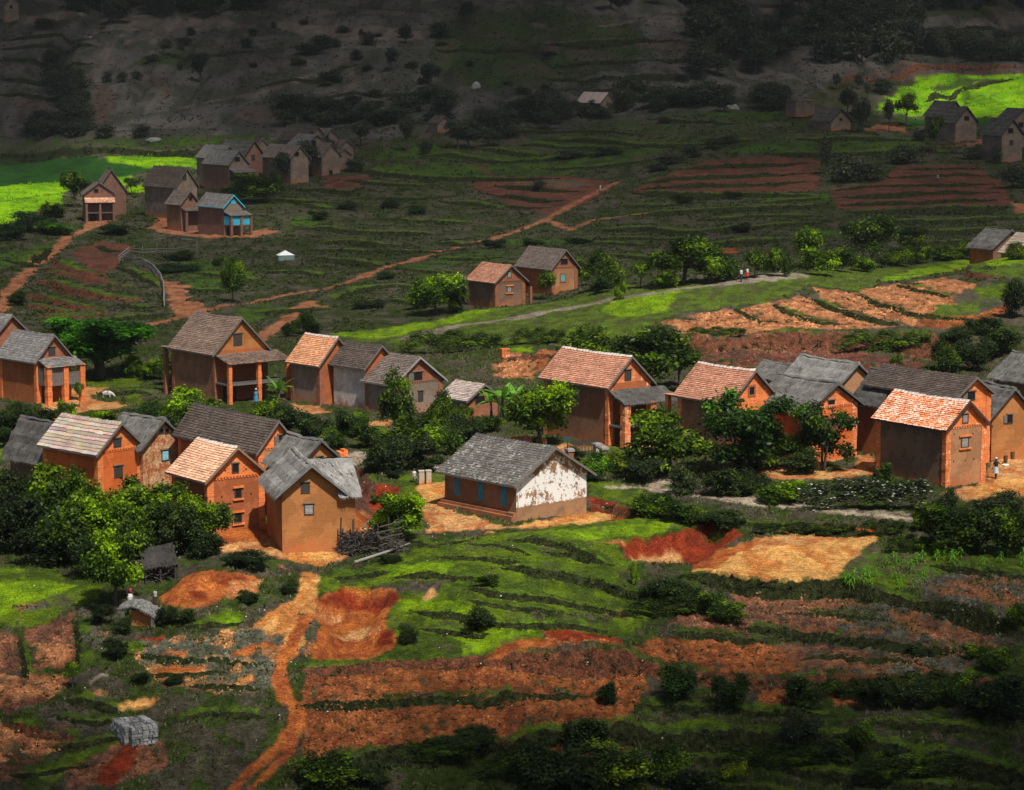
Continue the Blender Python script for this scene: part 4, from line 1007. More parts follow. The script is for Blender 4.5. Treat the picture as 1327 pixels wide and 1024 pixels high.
def house(kind, label, F, xl, xr, ye, ya, app=40, roof='tile_grey', side='mud_brown', gable='mud_orange', top=None, pil=None,
          wins=(), porch=None, cornice=False, ridge=None, ov=.38, fo=.35, cat='house', group='mud and brick houses of the village',
          barge='wood', minL=None, maxL=None, wing=None, plinth=False, sag=0., pads=(), detail=1.0, foot=1.2, holes=()):
    rng = random.Random(int(F[0] * 13 + (F[1] or 340) * 7))
    if F[1] is None:      # stands in the dip behind the ridge
        d_ = ray(F[0], 330); yb = 358 if F[0] < 1300 else 345; P = Vector((d_[0] / d_[1] * yb, yb, 0)); P.z = float(zat(P.x, P.y)[0]); F = (F[0], 340)
    else: P = hit(*F)
    cota = 1 / tan(radians(app)) + (F[0] - W0 / 2) / FPX
    a = atan2(1, cota)
    g = Vector((cos(a), sin(a), 0)); s = Vector((-sin(a), cos(a), 0))
    dep0 = P.y * CP - (P.z - HC) * SP

    def along(dv, px):
        q = (px - W0 / 2) / FPX
        return (q * dep0 - P.x) / (dv.x - q * dv.y * CP)

    def zof(pt, py):
        q = (H0 / 2 - py) / FPX
        return HC + pt.y * (q * CP - SP) / (CP + q * SP) - P.z
    sag = sag or rng.uniform(.03, .10)
    Wd = along(g, xr)
    L = along(s, xl)
    if L <= 0 or L > 30: L = 8
    if minL: L = max(L, minL)
    if maxL: L = min(L, maxL)
    he = zof(P - g * ov, ye)
    hr = zof(P + g * Wd / 2 - s * fo, ya)
    pit = (hr - he) / (Wd / 2 + ov)
    hw = he + pit * ov - .04                       # wall head
    root = empty(kind, P, a)
    tag(root, label, cat, group)
    # walls
    mb = MB(); dn = -foot
    A, B, C, D = (0, 0), (Wd, 0), (Wd, L), (0, L)
    mb.face([(*A, dn), (*B, dn), (*B, hw), (*A, hw)], 1)
    mb.face([(*A, hw), (*B, hw), (Wd / 2, 0, hw + pit * Wd / 2)], 2)
    mb.face([(*D, dn), (*A, dn), (*A, hw), (*D, hw)], 0)
    mb.face([(*B, dn), (*C, dn), (*C, hw), (*B, hw)], 0)
    mb.face([(*C, dn), (*D, dn), (*D, hw), (*C, hw)], 0)
    mb.face([(*C, hw), (*D, hw), (Wd / 2, L, hw + pit * Wd / 2)], 2)
    mb.build('wall', [MW[side], MW[gable], MW[top or gable]], root)
    # roof
    base = MR[roof][1]
    mb = MB()
    y0, y1 = -fo, L + fo
    rz = hr; ez = rz - pit * (Wd / 2 + ov)
    cw = .20 / detail; rw = .21 / detail
    slope(mb, (Wd / 2, y0, rz), (Wd / 2, y1, rz), (-ov, y1, ez), (-ov, y0, ez), roof, base, cw, rw, rng, sag)
    slope(mb, (Wd / 2, y0, rz), (Wd / 2, y1, rz), (Wd + ov, y1, ez), (Wd + ov, y0, ez), roof, base, cw, rw, rng, sag)
    ro = mb.build('roof', MR[roof][0], root)
    th = roof.startswith('thatch')
    if th:
        mb = MB(); q = 0
        n = max(4, int(L / .5))
        pts = [(Wd / 2 + rng.uniform(-.05, .05), y0 + (y1 - y0) * k / n, rz + .13 + rng.uniform(-.05, .06) - sag * 4 * (k / n) * (1 - k / n)) for k in range(n + 1)]
        mb.tube(pts, [.16 + rng.uniform(-.04, .05) for _ in pts], 6, 0, tuple(z * .95 for z in base))
        mb.build('ridge_roll', MR[roof][0], ro)
    else:
        mb = MB(); n = max(5, int((y1 - y0) / .38))
        for k in range(n):
            ya_, yb = y0 + (y1 - y0) * k / n, y0 + (y1 - y0) * (k + .93) / n
            h = rng.uniform(.03, .09)
            c = tuple(q * rng.uniform(.75, 1.2) for q in base) if not ridge else (1, 1, 1)
            sg = sag * 4 * (k / n) * (1 - k / n)
            mb.face([(Wd / 2 - .17, ya_, rz - .10 * pit - sg), (Wd / 2, ya_, rz + h + .03 - sg), (Wd / 2, yb, rz + h - sg), (Wd / 2 - .17, yb, rz - .13 * pit - sg)], 0, c)
            mb.face([(Wd / 2 + .17, ya_, rz - .10 * pit - sg), (Wd / 2, ya_, rz + h + .03 - sg), (Wd / 2, yb, rz + h - sg), (Wd / 2 + .17, yb, rz - .13 * pit - sg)], 0, c)
        mb.build('ridge_cap', M['mortar'] if ridge else MR[roof][0], ro)
        for sx, xe in ((-1, -ov), (1, Wd + ov)):     # bargeboards of the front gable
            mb = MB()
            p0, p1 = Vector((Wd / 2, y0 - .03, rz + .02)), Vector((xe + .02 * sx, y0 - .03, ez + .02))
            dz = Vector((0, 0, .20 if barge != 'turq' else .24))
            for o_ in (Vector((0, 0, 0)),):
                q0, q1 = p0 + Vector((0, .06, 0)), p1 + Vector((0, .06, 0))
                mb.face([p0, p1, p1 - dz, p0 - dz]); mb.face([q0, q1, q1 - dz, q0 - dz])
                mb.face([p0, p1, q1, q0]); mb.face([p0 - dz, p1 - dz, q1 - dz, q0 - dz]); mb.face([p1, q1, q1 - dz, p1 - dz])
            mb.build('bargeboard', M[barge], ro)
        mb = MB(); mb.box((-ov - .03, y0, ez - .12), (-ov + .03, y1, ez + .02)); mb.build('fascia', M[barge], ro)
    # corner pillars
    if pil:
        for cx, cy in ((0, 0), (1, 0), (0, 1)):
            mb = MB(); e = .045; w = .46
            x0, x1 = (-e, w) if cx == 0 else (Wd - w, Wd + e)
            yy0, yy1 = (-e, .40) if cy == 0 else (L - .40, L + e)
            top_ = hw - .02
            nb = max(4, int((top_ - dn) / .42))
            zz = dn
            while zz < top_ - .01:       # slightly uneven brickwork
                z2 = min(top_, zz + .42); j = rng.uniform(-.012, .018)
                mb.box((x0 - (j if cx == 0 else 0), yy0 - (j if cy == 0 else 0), zz), (x1 + (j if cx else 0), yy1 + (j if cy else 0), z2)); zz = z2
            mb.build('corner_pillar', MW[pil], root)
    if cornice:
        mb = MB(); zc = hw - .12
        mb.box((.02, -.06, zc), (Wd - .02, -.003, zc + .10))
        n = int(Wd / .26)
        for k in range(n):
            x = .1 + (Wd - .2) * k / n
            mb.box((x, -.055, zc - .13), (x + .13, -.002, zc - .003))
        mb.build('cornice', MW[pil or top or gable], root)
        mb = MB()
        for sx in (-1, 1):
            p0, p1 = Vector((Wd / 2, -.05, hw + pit * Wd / 2 - .42)), Vector((Wd / 2 + sx * Wd * .42, -.05, hw + .08 + .0))
            d_ = Vector((0, 0, -.10))
            mb.face([p0, p1, p1 + d_, p0 + d_]); q = Vector((0, .045, 0)); mb.face([p0, p1, p1 + q, p0 + q]); mb.face([p0 + d_, p1 + d_, p1 + d_ + q, p0 + d_ + q])
        mb.build('gable_moulding', MW[pil or top or gable], root)
    if plinth:
        mb = MB(); mb.box((-.55, -.1, dn), (-.012, L + .2, .42)); mb.box((-.35, -.08, .424), (-.014, L + .1, .62))
        mb.build('plinth', MW[side], root)
    # openings: (face, px, py, w, h in image points, kind)
    for wn in wins:
        fc, px, py, wp, hp, wk = wn
        dv = g if fc == 'G' else s
        c0 = along(dv, px); pt = P + dv * c0
        zc = zof(pt, py)
        kp = FPX / (pt.y * CP - (pt.z + zc - HC) * SP)
        fore = abs(dv.x) - abs(dv.y) * abs(px - W0 / 2) / FPX * (1 if dv.x * (px - W0 / 2) > 0 else -1)
        w2 = max(.12, wp / kp / max(.3, fore) / 2); h2 = hp / kp / 2
        axis = (lambda t, d, z: (t, -d, z)) if fc == 'G' else (lambda t, d, z: (-d, t, z))

        def bx(mb, t0, t1, d0, d1, z0, z1):
            p, q = axis(t0, d0, z0), axis(t1, d1, z1)
            mb.box(tuple(min(i, j) for i, j in zip(p, q)), tuple(max(i, j) for i, j in zip(p, q)))
        pane = {'void': 'void', 'open': 'void', 'wood': 'wood_dark', 'grey': 'shutter_grey', 'blue': 'blue', 'sky': 'sky_shutter', 'teal': 'teal', 'turq': 'turq', 'brick': 'void', 'greybrick': 'shutter_grey'}[wk.split('+')[0]]
        mb = MB(); t = .07
        fm = M['wood_dark'] if 'brickframe' not in wk else MW['brick_dull']
        if 'brickframe' in wk: t = .16
        for q in ((c0 - w2 - t, c0 - w2, .05, zc - h2 - t, zc + h2 + t), (c0 + w2, c0 + w2 + t, .05, zc - h2 - t, zc + h2 + t),
                  (c0 - w2, c0 + w2, .048, zc + h2, zc + h2 + t), (c0 - w2, c0 + w2, .048, zc - h2 - t, zc - h2)):
            bx(mb, q[0], q[1], -.05, q[2], q[3], q[4])
        fr = mb.build('window', fm if not wk.startswith(('blue', 'turq')) else M[pane], root)
        mb = MB(); bx(mb, c0 - w2, c0 + w2, -.04, .012, zc - h2, zc + h2)
        if pane not in ('void',):
            bx(mb, c0 - .012, c0 + .012, .0, .022, zc - h2 + .02, zc + h2 - .02)
            for zz in (-.55, .55): bx(mb, c0 - w2 + .02, c0 + w2 - .02, .0, .026, zc + zz * h2 - .03, zc + zz * h2 + .03)
        mb.build('shutter' if pane != 'void' else 'opening', M[pane], fr)  # open windows: uncut wall, dark panel painted for the unlit inside
        if detail == 1 and not wk.startswith('blue') and 'frame' not in wk and 'sill' not in wk:
            mb = MB(); bx(mb, c0 - w2 * 1.55, c0 + w2 * 1.55, -.02, .09, zc + h2 + t + .003, zc + h2 + t + .10); mb.build('lintel', M['wood_brown'], fr)
        if wk == 'open':
            mb = MB(); bx(mb, c0 - w2 - t - w2 * 1.3, c0 - w2 - t, .03, .09, zc - h2, zc + h2); mb.build('shutter', M['wood'], fr)
        if 'sill' in wk:
            for zz, nm in ((h2 + t, 'lintel'), (-h2 - t - .14, 'sill')):
                mb = MB(); bx(mb, c0 - w2 * 2.0, c0 + w2 * 2.0, -.02, .12, zc + zz, zc + zz + .13)
                mb.build(nm, MW['brick_vivid'], fr)
    for fc, px, py in holes:      # scaffold holes: dark blocks, the shade inside put into the colour
        dv = g if fc == 'G' else s
        c0 = along(dv, px); pt = P + dv * c0; zc = zof(pt, py); mb = MB(); r = .055
        if fc == 'G': mb.box((c0 - r, -.012, zc - r), (c0 + r, .05, zc + r))
        else: mb.box((-.012, c0 - r, zc - r), (.05, c0 + r, zc + r))
        mb.build('scaffold_hole', M['void'], root)
    # veranda in front of the gable
    if porch:
        dpt, zt, zf = porch['d'], porch.get('zt', hw + .1), porch['zf']
        x0, x1 = porch.get('x0', -.25), Wd + porch.get('x1', .25)
        pr = porch.get('roof', roof); pb = MR[pr][1]
        mb = MB()
        slope(mb, (x0, -.02, zt), (x1, -.02, zt), (x1, -dpt - .35, zf), (x0, -dpt - .35, zf), pr, pb, cw, rw, rng)
        po = mb.build('porch_roof', MR[pr][0], root)
        mb = MB(); mb.box((x0, -dpt - .16, zf - .10), (x1, -dpt, zf + .0)); mb.build('beam', M['wood'], po)
        n = porch.get('n', 3); cm = porch.get('col', 'brick_vivid'); cw_ = porch.get('cw', .34)
        xs = [x0 + .28 + (x1 - x0 - .56) * k / (n - 1) for k in range(n)]
        if porch.get('xs'): xs = [Wd * q for q in porch['xs']]
        for x in xs:
            mb = MB(); zz = -foot; tp = zf + .12
            while zz < tp - .01:
                z2 = min(tp, zz + .5); j = rng.uniform(-.015, .02)
                mb.box((x - cw_ / 2 - j, -dpt - cw_ / 2 - j, zz), (x + cw_ / 2 + j, -dpt + cw_ / 2 + j, z2)); zz = z2
            mb.build('column', MW[cm] if cm in MW else M[cm], root)
        zb = porch.get('balcony')
        if zb:
            mb = MB(); mb.box((x0 + .12, -dpt - .05, zb - .16), (x1 - .12, -.01, zb)); bl = mb.build('balcony', M['wood'], root)
            bm_ = M[porch.get('panel', 'wood')]
            for k in range(n - 1):
                if k in porch.get('skip', ()): continue
                xa, xb = xs[k] + cw_ / 2, xs[k + 1] - cw_ / 2
                mb = MB(); ph = porch.get('ph', .95)
                hh_ = ph if k not in porch.get('full', ()) else zf - zb - .12
                nb = max(3, int((xb - xa) / .16))
                for q in range(nb):
                    xx = xa + (xb - xa) * q / nb
                    mb.box((xx + .006, -dpt - .03 + rng.uniform(-.008, .008), zb), (xx + (xb - xa) / nb - .006, -dpt + .02, zb + hh_))
                mb.box((xa, -dpt - .05, zb + hh_ - .003), (xb, -dpt + .04, zb + hh_ + .07))
                mb.build('railing', bm_, bl)
            if 'sidepanel' in porch:
                mb = MB(); mb.box((x0 + .12, -dpt + cw_ / 2, zb), (x0 + .17, -.05, zf - .1)); mb.build('side_panel', M[porch['sidepanel']], bl)
        mb = MB(); mb.box((Wd * .15, -.03, .0), (Wd * .40, -.006, min(1.9, hw * .45))); mb.build('door', M['wood_dark'], root)
    # lean-to along the left or back side
    for pd in pads:
        if pd == 'left_veranda':
            mb = MB()
            x = -.1
            for q in (0,):
                slope(mb, (-ov + .1, L - .1, ez), (-ov + .1, L + 1.7, ez), (-ov + 1.6, L + 1.7, ez - .1), (-ov + 1.6, L - .1, ez - .02), roof, base, cw, rw, rng)
            mb.build('back_porch_roof', MR[roof][0], root)
            mb = MB(); mb.box((-.05, L + 1.25, -foot), (.33, L + 1.6, ez - .05)); mb.build('column', MW[pil or 'brick_dull'], root)
        if pd == 'right_veranda':
            mb = MB()
            slope(mb, (Wd + ov - .1, .2, ez + .05), (Wd + ov - .1, L * .8, ez + .05), (Wd + 1.5, L * .8, ez - .75), (Wd + 1.5, .2, ez - .75), roof, base, cw, rw, rng)
            mb.build('side_porch_roof', MR[roof][0], root)
            mb = MB(); mb.box((Wd + 1.05, .25, -foot), (Wd + 1.38, .58, ez - .72)); mb.build('column', MW[pil or 'brick_dull'], root)
    if wing:      # cross roof running off to the right, flush with the front wall
        wx = wing['x']; wr = hr - wing.get('drop', .25)
        mb = MB()
        slope(mb, (Wd * .62, L * .5, wr), (wx, L * .5, wr), (wx, -.42, he - .1), (Wd - .1, -.42, he - .1), roof, base, cw, rw, rng)
        slope(mb, (Wd * .62, L * .5, wr), (wx, L * .5, wr), (wx, L + .4, he - .1), (Wd * .62, L + .4, he - .1), roof, base, cw, rw, rng)
        mb.build('cross_roof', MR[roof][0], root)
        mb = MB(); x2 = wx - .35
        mb.face([(Wd, .012, dn), (x2, .012, dn), (x2, .012, hw), (Wd, .012, hw)], 0)
        mb.face([(x2, .012, dn), (x2, L, dn), (x2, L, hw), (x2, .012, hw)], 0); mb.face([(x2, .012, hw), (x2, L, hw), (x2, L / 2, wr - .15)], 0)
        mb.face([(Wd, L, dn), (x2, L, dn), (x2, L, hw), (Wd, L, hw)], 0)
        mb.build('side_wing', [MW[gable]], root)
    HOUSES.append((root, Wd, L, hw, hr))
    return root
# ------------------------------------------------------------------ the houses
G1 = 'houses of the near hamlet'
G2 = 'houses along the village row'
G3 = 'houses of the shaded hamlet by the rice fields'
G4 = 'houses by the bright paddy on the far slope'
H = house
# front left hamlet
H('house', 'orange house with pale striped shingle roof, standing behind the big leafy bushes', (128, 652), 57.6, 184, 590, 548, 42, 'shingle_stripe', 'mud_vivid', 'mud_vivid', 'brick_vivid', 'brick_vivid', cornice=True, group=G1,
  wins=[('G', 153.5, 575, 8, 12, 'wood'), ('G', 154, 611, 9, 13, 'wood')])
H('house', 'low house with sagging dark thatch, half hidden behind the striped roof house', (82, 640), 14, 120, 607, 555, 40, 'thatch_dark', 'mud_dark', 'mud_dark', group=G1, ov=.5)
H('house', 'narrow house with stained pale gable and pale blue shutter beside the striped roof', (186, 645), 140, 238, 584, 546, 42, 'thatch', 'stained', 'stained', group=G1, wins=[('G', 215, 590, 8, 12, 'sky'), ('G', 211, 559, 3, 4, 'void'), ('G', 217, 559, 3, 4, 'void')], maxL=9)
H('house', 'three storey orange house with salmon tiled roof and three gable openings', (270, 692), 224.7, 342.8, 625, 579.5, 34, 'tile_pale', 'mud_red', 'mud_red', 'brick_vivid', 'brick_vivid', cornice=True, group=G1, ridge=1, barge='wood_brown',
  wins=[('G', 306, 606.5, 7, 10, 'void'), ('G', 309, 639, 7, 11, 'open+sill'), ('G', 308.5, 671, 8, 11, 'brick+sill')],
  holes=[('S', 248, 637), ('S', 258, 640), ('S', 265, 641), ('G', 288, 644), ('G', 326, 640), ('G', 293, 610), ('G', 320, 608)])
H('house', 'orange brick house under a long half shingled, half dark roof, behind the salmon roof', (336, 668), 255, 383, 588, 545, 36, 'tile_dark', 'mud_red', 'mud_tan', 'brick_vivid', 'brick_vivid', cornice=True, group=G1, wins=[('G', 366.5, 570, 8, 11, 'open')], minL=11)
H('house', 'small brown house with shaggy grey thatch, directly behind the clay cottage', (388, 676), 352, 440, 610, 573, 36, 'thatch', 'mud_brown', 'mud_orange', group=G1, wins=[('G', 414.8, 597, 7, 9, 'open')], ov=.5, maxL=8)
H('house', 'plain ochre clay cottage with silvery cross thatch, nearest on the sandy yard', (366, 716), 356, 441, 645, 606, 14, 'thatch_light', 'mud_orange', 'mud_orange', group=G1, ov=.45, fo=.5, maxL=7, minL=6.5,
  wins=[('G', 396.5, 632, 9, 12, 'wood'), ('G', 401, 660, 10, 12, 'grey')], wing={'x': 5.3, 'drop': .15})
# the long building on the sand
H('schoolhouse', 'long building with flaking white gable, blue shutters and dark mossy roof', (669, 676), 576.6, 760, 629.5, 579.5, 42, 'slate_mossy', 'mud_brown', 'flaking_white', group=None, cat='schoolhouse', ov=.55, fo=.45, plinth=True,
  wins=[('S', 593, 628, 5, 25, 'blue'), ('S', 623.5, 635.5, 5, 25, 'blue'), ('S', 653, 642, 5, 25, 'blue')])
# far left
H('house', 'red brown house with grey shingle roof and boarded balcony at the left edge', (48.4, 523.5), 1, 92, 470.5, 434, 39, 'slate', 'mud_red', 'mud_red', 'brick_dull', 'brick_vivid', group=G2, wins=[('G', 68.5, 455, 7, 9, 'wood')],
  porch=dict(d=1.5, zt=4.2, zf=3.5, n=3, balcony=1.9, panel='wood', full=(0,), col='brick_vivid', cw=.5, x0=0, x1=.5, sidepanel='wood'))
H('house', 'house cut by the left edge, its brick gable rising behind the balcony house', (-8, 508), -70, 40, 442, 408, 40, 'slate', 'mud_red', 'brick_dull', 'brick_dull', group=G2, maxL=9)
# the row behind
H('house', 'tall house with brown shingles and open two storey brick veranda by the umbrella tree', (279, 521), 224, 346.5, 460.5, 411.5, 36, 'tile_brown', 'mud_brown', 'mud_red', 'mud_orange', 'brick_dull', group=G2, sag=.12,
  wins=[('G', 309, 440, 9.5, 14, 'wood')], pads=('left_veranda',), porch=dict(d=2.3, zt=4.45, zf=3.75, n=3, balcony=1.85, panel='wood', ph=.12, col='brick_vivid', cw=.36, x0=-.1, x1=1.1, roof='tile_brown'))
H('house', 'grey brown house with fresh orange tiled roof right of the brick veranda', (414.8, 525), 377.6, 458, 475, 437, 40, 'tile_orange', 'mud_grey', 'mud_red', None, 'brick_dull', group=G2, ridge=1)
H('house', 'house with near black shingle roof and a streaked white wall', (473.7, 531), 432.7, 512, 478.6, 447.5, 40, 'tile_dark', 'white_streak', 'mud_red', group=G2, sag=.08)
H('house', 'grey plastered house with grey roof and brick gable window behind the slender tree', (511, 540), 473.7, 573, 500, 462.5, 40, 'tile_grey', 'mud_grey', 'mud_grey', 'brick_dull', 'brick_dull', cornice=True, group=G2, wins=[('G', 541.6, 487.6, 10, 10, 'open'), ('G', 545, 513, 5, 12, 'wood')], barge='shutter_grey')
H('house', 'small low house with pinkish roof and one dark window, beside the banana plants', (606, 543), 574, 645, 520, 498, 40, 'tile_dust', 'mud_grey', 'brick_dull', group=G2, wins=[('G', 622, 518, 11, 8, 'void')], maxL=6)
H('house', 'big brown house with pink tiled roof and thatched brick porch, centre of the row', (788.4, 577), 705, 842, 503, 461.5, 40, 'tile_pink', 'mud_brown', 'mud_red', 'brick_flaky', 'brick_flaky', group=G2, ridge=1, cornice=False,
  wins=[('G', 813, 486, 7, 12, 'wood'), ('G', 814, 553, 7, 13, 'wood')], porch=dict(d=1.7, zt=4.45, zf=3.55, n=2, xs=(.08, .70), balcony=1.75, panel='wood_pale', ph=.06, col='brick_flaky', cw=.62, x0=-.1, x1=1.4, roof='thatch_dark'))
H('house', 'brown house with pink tiled roof and small brick window, left of the thatched brick gable', (946, 596), 878.7, 1003, 523.8, 479.5, 40, 'tile_pink', 'mud_brown', 'brick_vivid', 'brick_vivid', 'brick_flaky', group=G2, ridge=1, wins=[('G', 973, 506.5, 6, 10, 'brick+brickframe')], pads=('left_veranda',))
H('house', 'thatched house with flaking orange brick gable behind the dark twisted trees', (1053, 600), 985, 1109, 532, 499, 38, 'thatch', 'mud_red', 'mud_vivid', 'brick_flaky', 'brick_flaky', cornice=True, group=G2, wins=[('G', 1076, 524, 7, 9, 'void'), ('G', 1077, 548, 8, 8, 'void')], ov=.5)
H('house', 'smooth grey thatched house rising highest behind the flaking brick gable', (1088, 566), 1020, 1128, 502, 473, 38, 'thatch_light', 'mud_brown', 'mud_tan', group=G2, ov=.5, sag=.1)
H('house', 'barely visible thatched roof wedged left of the tall smooth thatch', (1012, 550), 976, 1045, 494, 475, 40, 'thatch', 'mud_brown', 'mud_brown', group=G2, maxL=7)
H('house', 'dark thatched house squeezed between the flaking gable and the dark shingle roof', (1140, 588), 1108, 1188, 527, 485, 40, 'thatch_dark', 'mud_red', 'mud_red', group=G2, maxL=9)
H('house', 'orange brick house with long dark shingle roof, behind the lichen tiled house', (1238, 606), 1125, 1281, 516, 488.5, 40, 'tile_dark', 'mud_red', 'brick_vivid', 'brick_vivid', 'brick_vivid', group=G2, wins=[('G', 1256, 513, 9, 10, 'open')], ridge=0, minL=9)
H('house', 'brown plastered house with bright orange roof blotched by white lichen', (1225, 632), 1136, 1275.5, 558, 519.5, 38, 'tile_lichen', 'mud_dark', 'mud_tan', 'brick_vivid', 'brick_flaky', cornice=True, group=G2, ridge=1, barge='wood_dark',
  wins=[('G', 1248.8, 542.5, 6, 10, 'grey'), ('G', 1249, 573, 8, 12, 'grey+sill')],
  holes=[('S', 1150, 554), ('S', 1172, 559), ('S', 1213, 564), ('S', 1170, 591), ('S', 1194, 595), ('S', 1213, 597), ('G', 1235, 598), ('G', 1250, 597), ('G', 1261, 595), ('G', 1235, 563), ('G', 1259, 562)])
H('house', 'ochre clay house with shaggy thatch beside the yard of the walking woman', (1284, 598), 1271, 1338, 548, 506, 20, 'thatch', 'mud_orange', 'mud_orange', group=G2, wins=[('G', 1307, 543, 6, 10, 'open')], ov=.5, minL=7, maxL=8)
H('house', 'house with grey thatch cut by the right edge, above the clay house', (1345, 548), 1287, 1400, 499, 466, 40, 'thatch', 'mud_brown', 'mud_brown', group=G2, ov=.5)
# pair on the ridge
H('house', 'small brown house with pinkish roof and red brick corners on the grassy ridge', (642, 398.5), 608, 680, 367, 343.6, 38, 'tile_pink', 'mud_dark', 'mud_dark', 'brick_dull', 'brick_dull', cornice=True, group='pair of houses on the grassy ridge', pads=('right_veranda', 'left_veranda'),
  wins=[('G', 660, 356, 4, 7, 'grey'), ('G', 660, 375, 5, 7, 'grey+sill')], foot=2.0)
H('house', 'tan gabled house with grey roof and teal shutter on the grassy ridge', (715, 382.5), 671, 748, 350, 323.5, 38, 'tile_grey', 'mud_red', 'mud_tan', 'brick_dull', 'brick_dull', cornice=True, group='pair of houses on the grassy ridge',
  wins=[('G', 731, 339, 8, 6, 'void'), ('G', 729.5, 360, 5.5, 9, 'teal+brickframe')], foot=2.0)
H('house', 'grey thatched house with red gable half sunk behind the ridge trees', (1287, None), 1256, 1330, 323, 300, 38, 'thatch', 'mud_red', 'brick_far', group='houses behind the ridge at the right edge', maxL=9)
H('house', 'pale shingled house at the right edge, half sunk behind the ridge', (1338, None), 1297, 1380, 331, 305, 38, 'shingle_stripe', 'mud_red', 'brick_far', group='houses behind the ridge at the right edge', maxL=9)
# shaded hamlet
D = dict(group=G3, detail=.6, foot=1.5)
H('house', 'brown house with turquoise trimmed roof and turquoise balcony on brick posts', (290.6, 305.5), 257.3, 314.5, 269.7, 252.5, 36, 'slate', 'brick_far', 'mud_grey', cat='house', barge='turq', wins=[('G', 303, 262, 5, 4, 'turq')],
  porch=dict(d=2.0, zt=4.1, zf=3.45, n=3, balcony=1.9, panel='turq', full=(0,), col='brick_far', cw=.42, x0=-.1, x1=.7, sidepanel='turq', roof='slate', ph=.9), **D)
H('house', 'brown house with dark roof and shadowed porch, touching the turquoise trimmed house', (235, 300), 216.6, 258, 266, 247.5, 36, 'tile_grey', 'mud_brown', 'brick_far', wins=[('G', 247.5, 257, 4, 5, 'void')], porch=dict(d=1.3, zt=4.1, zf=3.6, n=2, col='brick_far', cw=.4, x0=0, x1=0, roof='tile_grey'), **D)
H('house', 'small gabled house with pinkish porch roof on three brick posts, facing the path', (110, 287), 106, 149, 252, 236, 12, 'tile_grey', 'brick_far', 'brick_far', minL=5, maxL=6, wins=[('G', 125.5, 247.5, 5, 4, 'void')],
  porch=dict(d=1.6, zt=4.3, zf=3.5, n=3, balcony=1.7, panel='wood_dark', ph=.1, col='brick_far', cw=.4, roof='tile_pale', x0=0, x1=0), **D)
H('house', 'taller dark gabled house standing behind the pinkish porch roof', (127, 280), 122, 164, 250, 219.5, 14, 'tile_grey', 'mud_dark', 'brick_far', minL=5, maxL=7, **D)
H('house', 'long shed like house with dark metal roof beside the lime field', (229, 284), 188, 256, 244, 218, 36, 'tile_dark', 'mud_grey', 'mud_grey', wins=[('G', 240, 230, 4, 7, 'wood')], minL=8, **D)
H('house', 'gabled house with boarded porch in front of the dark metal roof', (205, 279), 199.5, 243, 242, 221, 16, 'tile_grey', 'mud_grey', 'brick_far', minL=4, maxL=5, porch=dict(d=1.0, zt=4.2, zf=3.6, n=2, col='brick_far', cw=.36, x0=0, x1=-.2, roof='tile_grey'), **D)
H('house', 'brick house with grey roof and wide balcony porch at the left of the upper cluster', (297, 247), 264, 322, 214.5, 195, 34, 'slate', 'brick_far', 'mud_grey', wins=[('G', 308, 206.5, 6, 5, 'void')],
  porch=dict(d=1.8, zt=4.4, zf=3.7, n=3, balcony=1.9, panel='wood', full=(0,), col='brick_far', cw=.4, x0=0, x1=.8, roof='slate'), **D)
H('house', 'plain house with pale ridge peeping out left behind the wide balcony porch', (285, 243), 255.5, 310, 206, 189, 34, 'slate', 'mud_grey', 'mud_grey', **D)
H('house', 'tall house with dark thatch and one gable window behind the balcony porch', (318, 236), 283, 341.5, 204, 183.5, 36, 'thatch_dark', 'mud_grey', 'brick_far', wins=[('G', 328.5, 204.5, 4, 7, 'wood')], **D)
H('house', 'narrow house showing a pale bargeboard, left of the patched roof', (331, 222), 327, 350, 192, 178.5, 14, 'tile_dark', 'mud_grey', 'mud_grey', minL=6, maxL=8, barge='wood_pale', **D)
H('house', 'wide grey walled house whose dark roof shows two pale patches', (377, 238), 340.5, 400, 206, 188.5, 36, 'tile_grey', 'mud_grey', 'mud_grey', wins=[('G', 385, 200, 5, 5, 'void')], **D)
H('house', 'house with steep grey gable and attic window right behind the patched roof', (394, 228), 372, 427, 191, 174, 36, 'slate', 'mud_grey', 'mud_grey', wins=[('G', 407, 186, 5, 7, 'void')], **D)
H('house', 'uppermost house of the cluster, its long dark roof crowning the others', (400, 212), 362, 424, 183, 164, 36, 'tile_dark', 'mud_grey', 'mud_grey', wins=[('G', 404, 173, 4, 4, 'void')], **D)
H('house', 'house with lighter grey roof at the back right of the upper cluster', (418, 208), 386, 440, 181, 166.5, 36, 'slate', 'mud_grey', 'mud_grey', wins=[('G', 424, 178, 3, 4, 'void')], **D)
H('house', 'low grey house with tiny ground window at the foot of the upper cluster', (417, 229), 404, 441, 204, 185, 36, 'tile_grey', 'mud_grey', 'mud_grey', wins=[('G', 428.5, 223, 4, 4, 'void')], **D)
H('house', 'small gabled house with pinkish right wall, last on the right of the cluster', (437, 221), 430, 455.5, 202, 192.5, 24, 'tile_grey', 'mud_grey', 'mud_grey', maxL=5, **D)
H('house', 'small house with grey gable roof peeping above the last pinkish walled house', (440, 212), 428, 458, 191, 181, 30, 'tile_grey', 'mud_grey', 'mud_grey', maxL=6, **D)
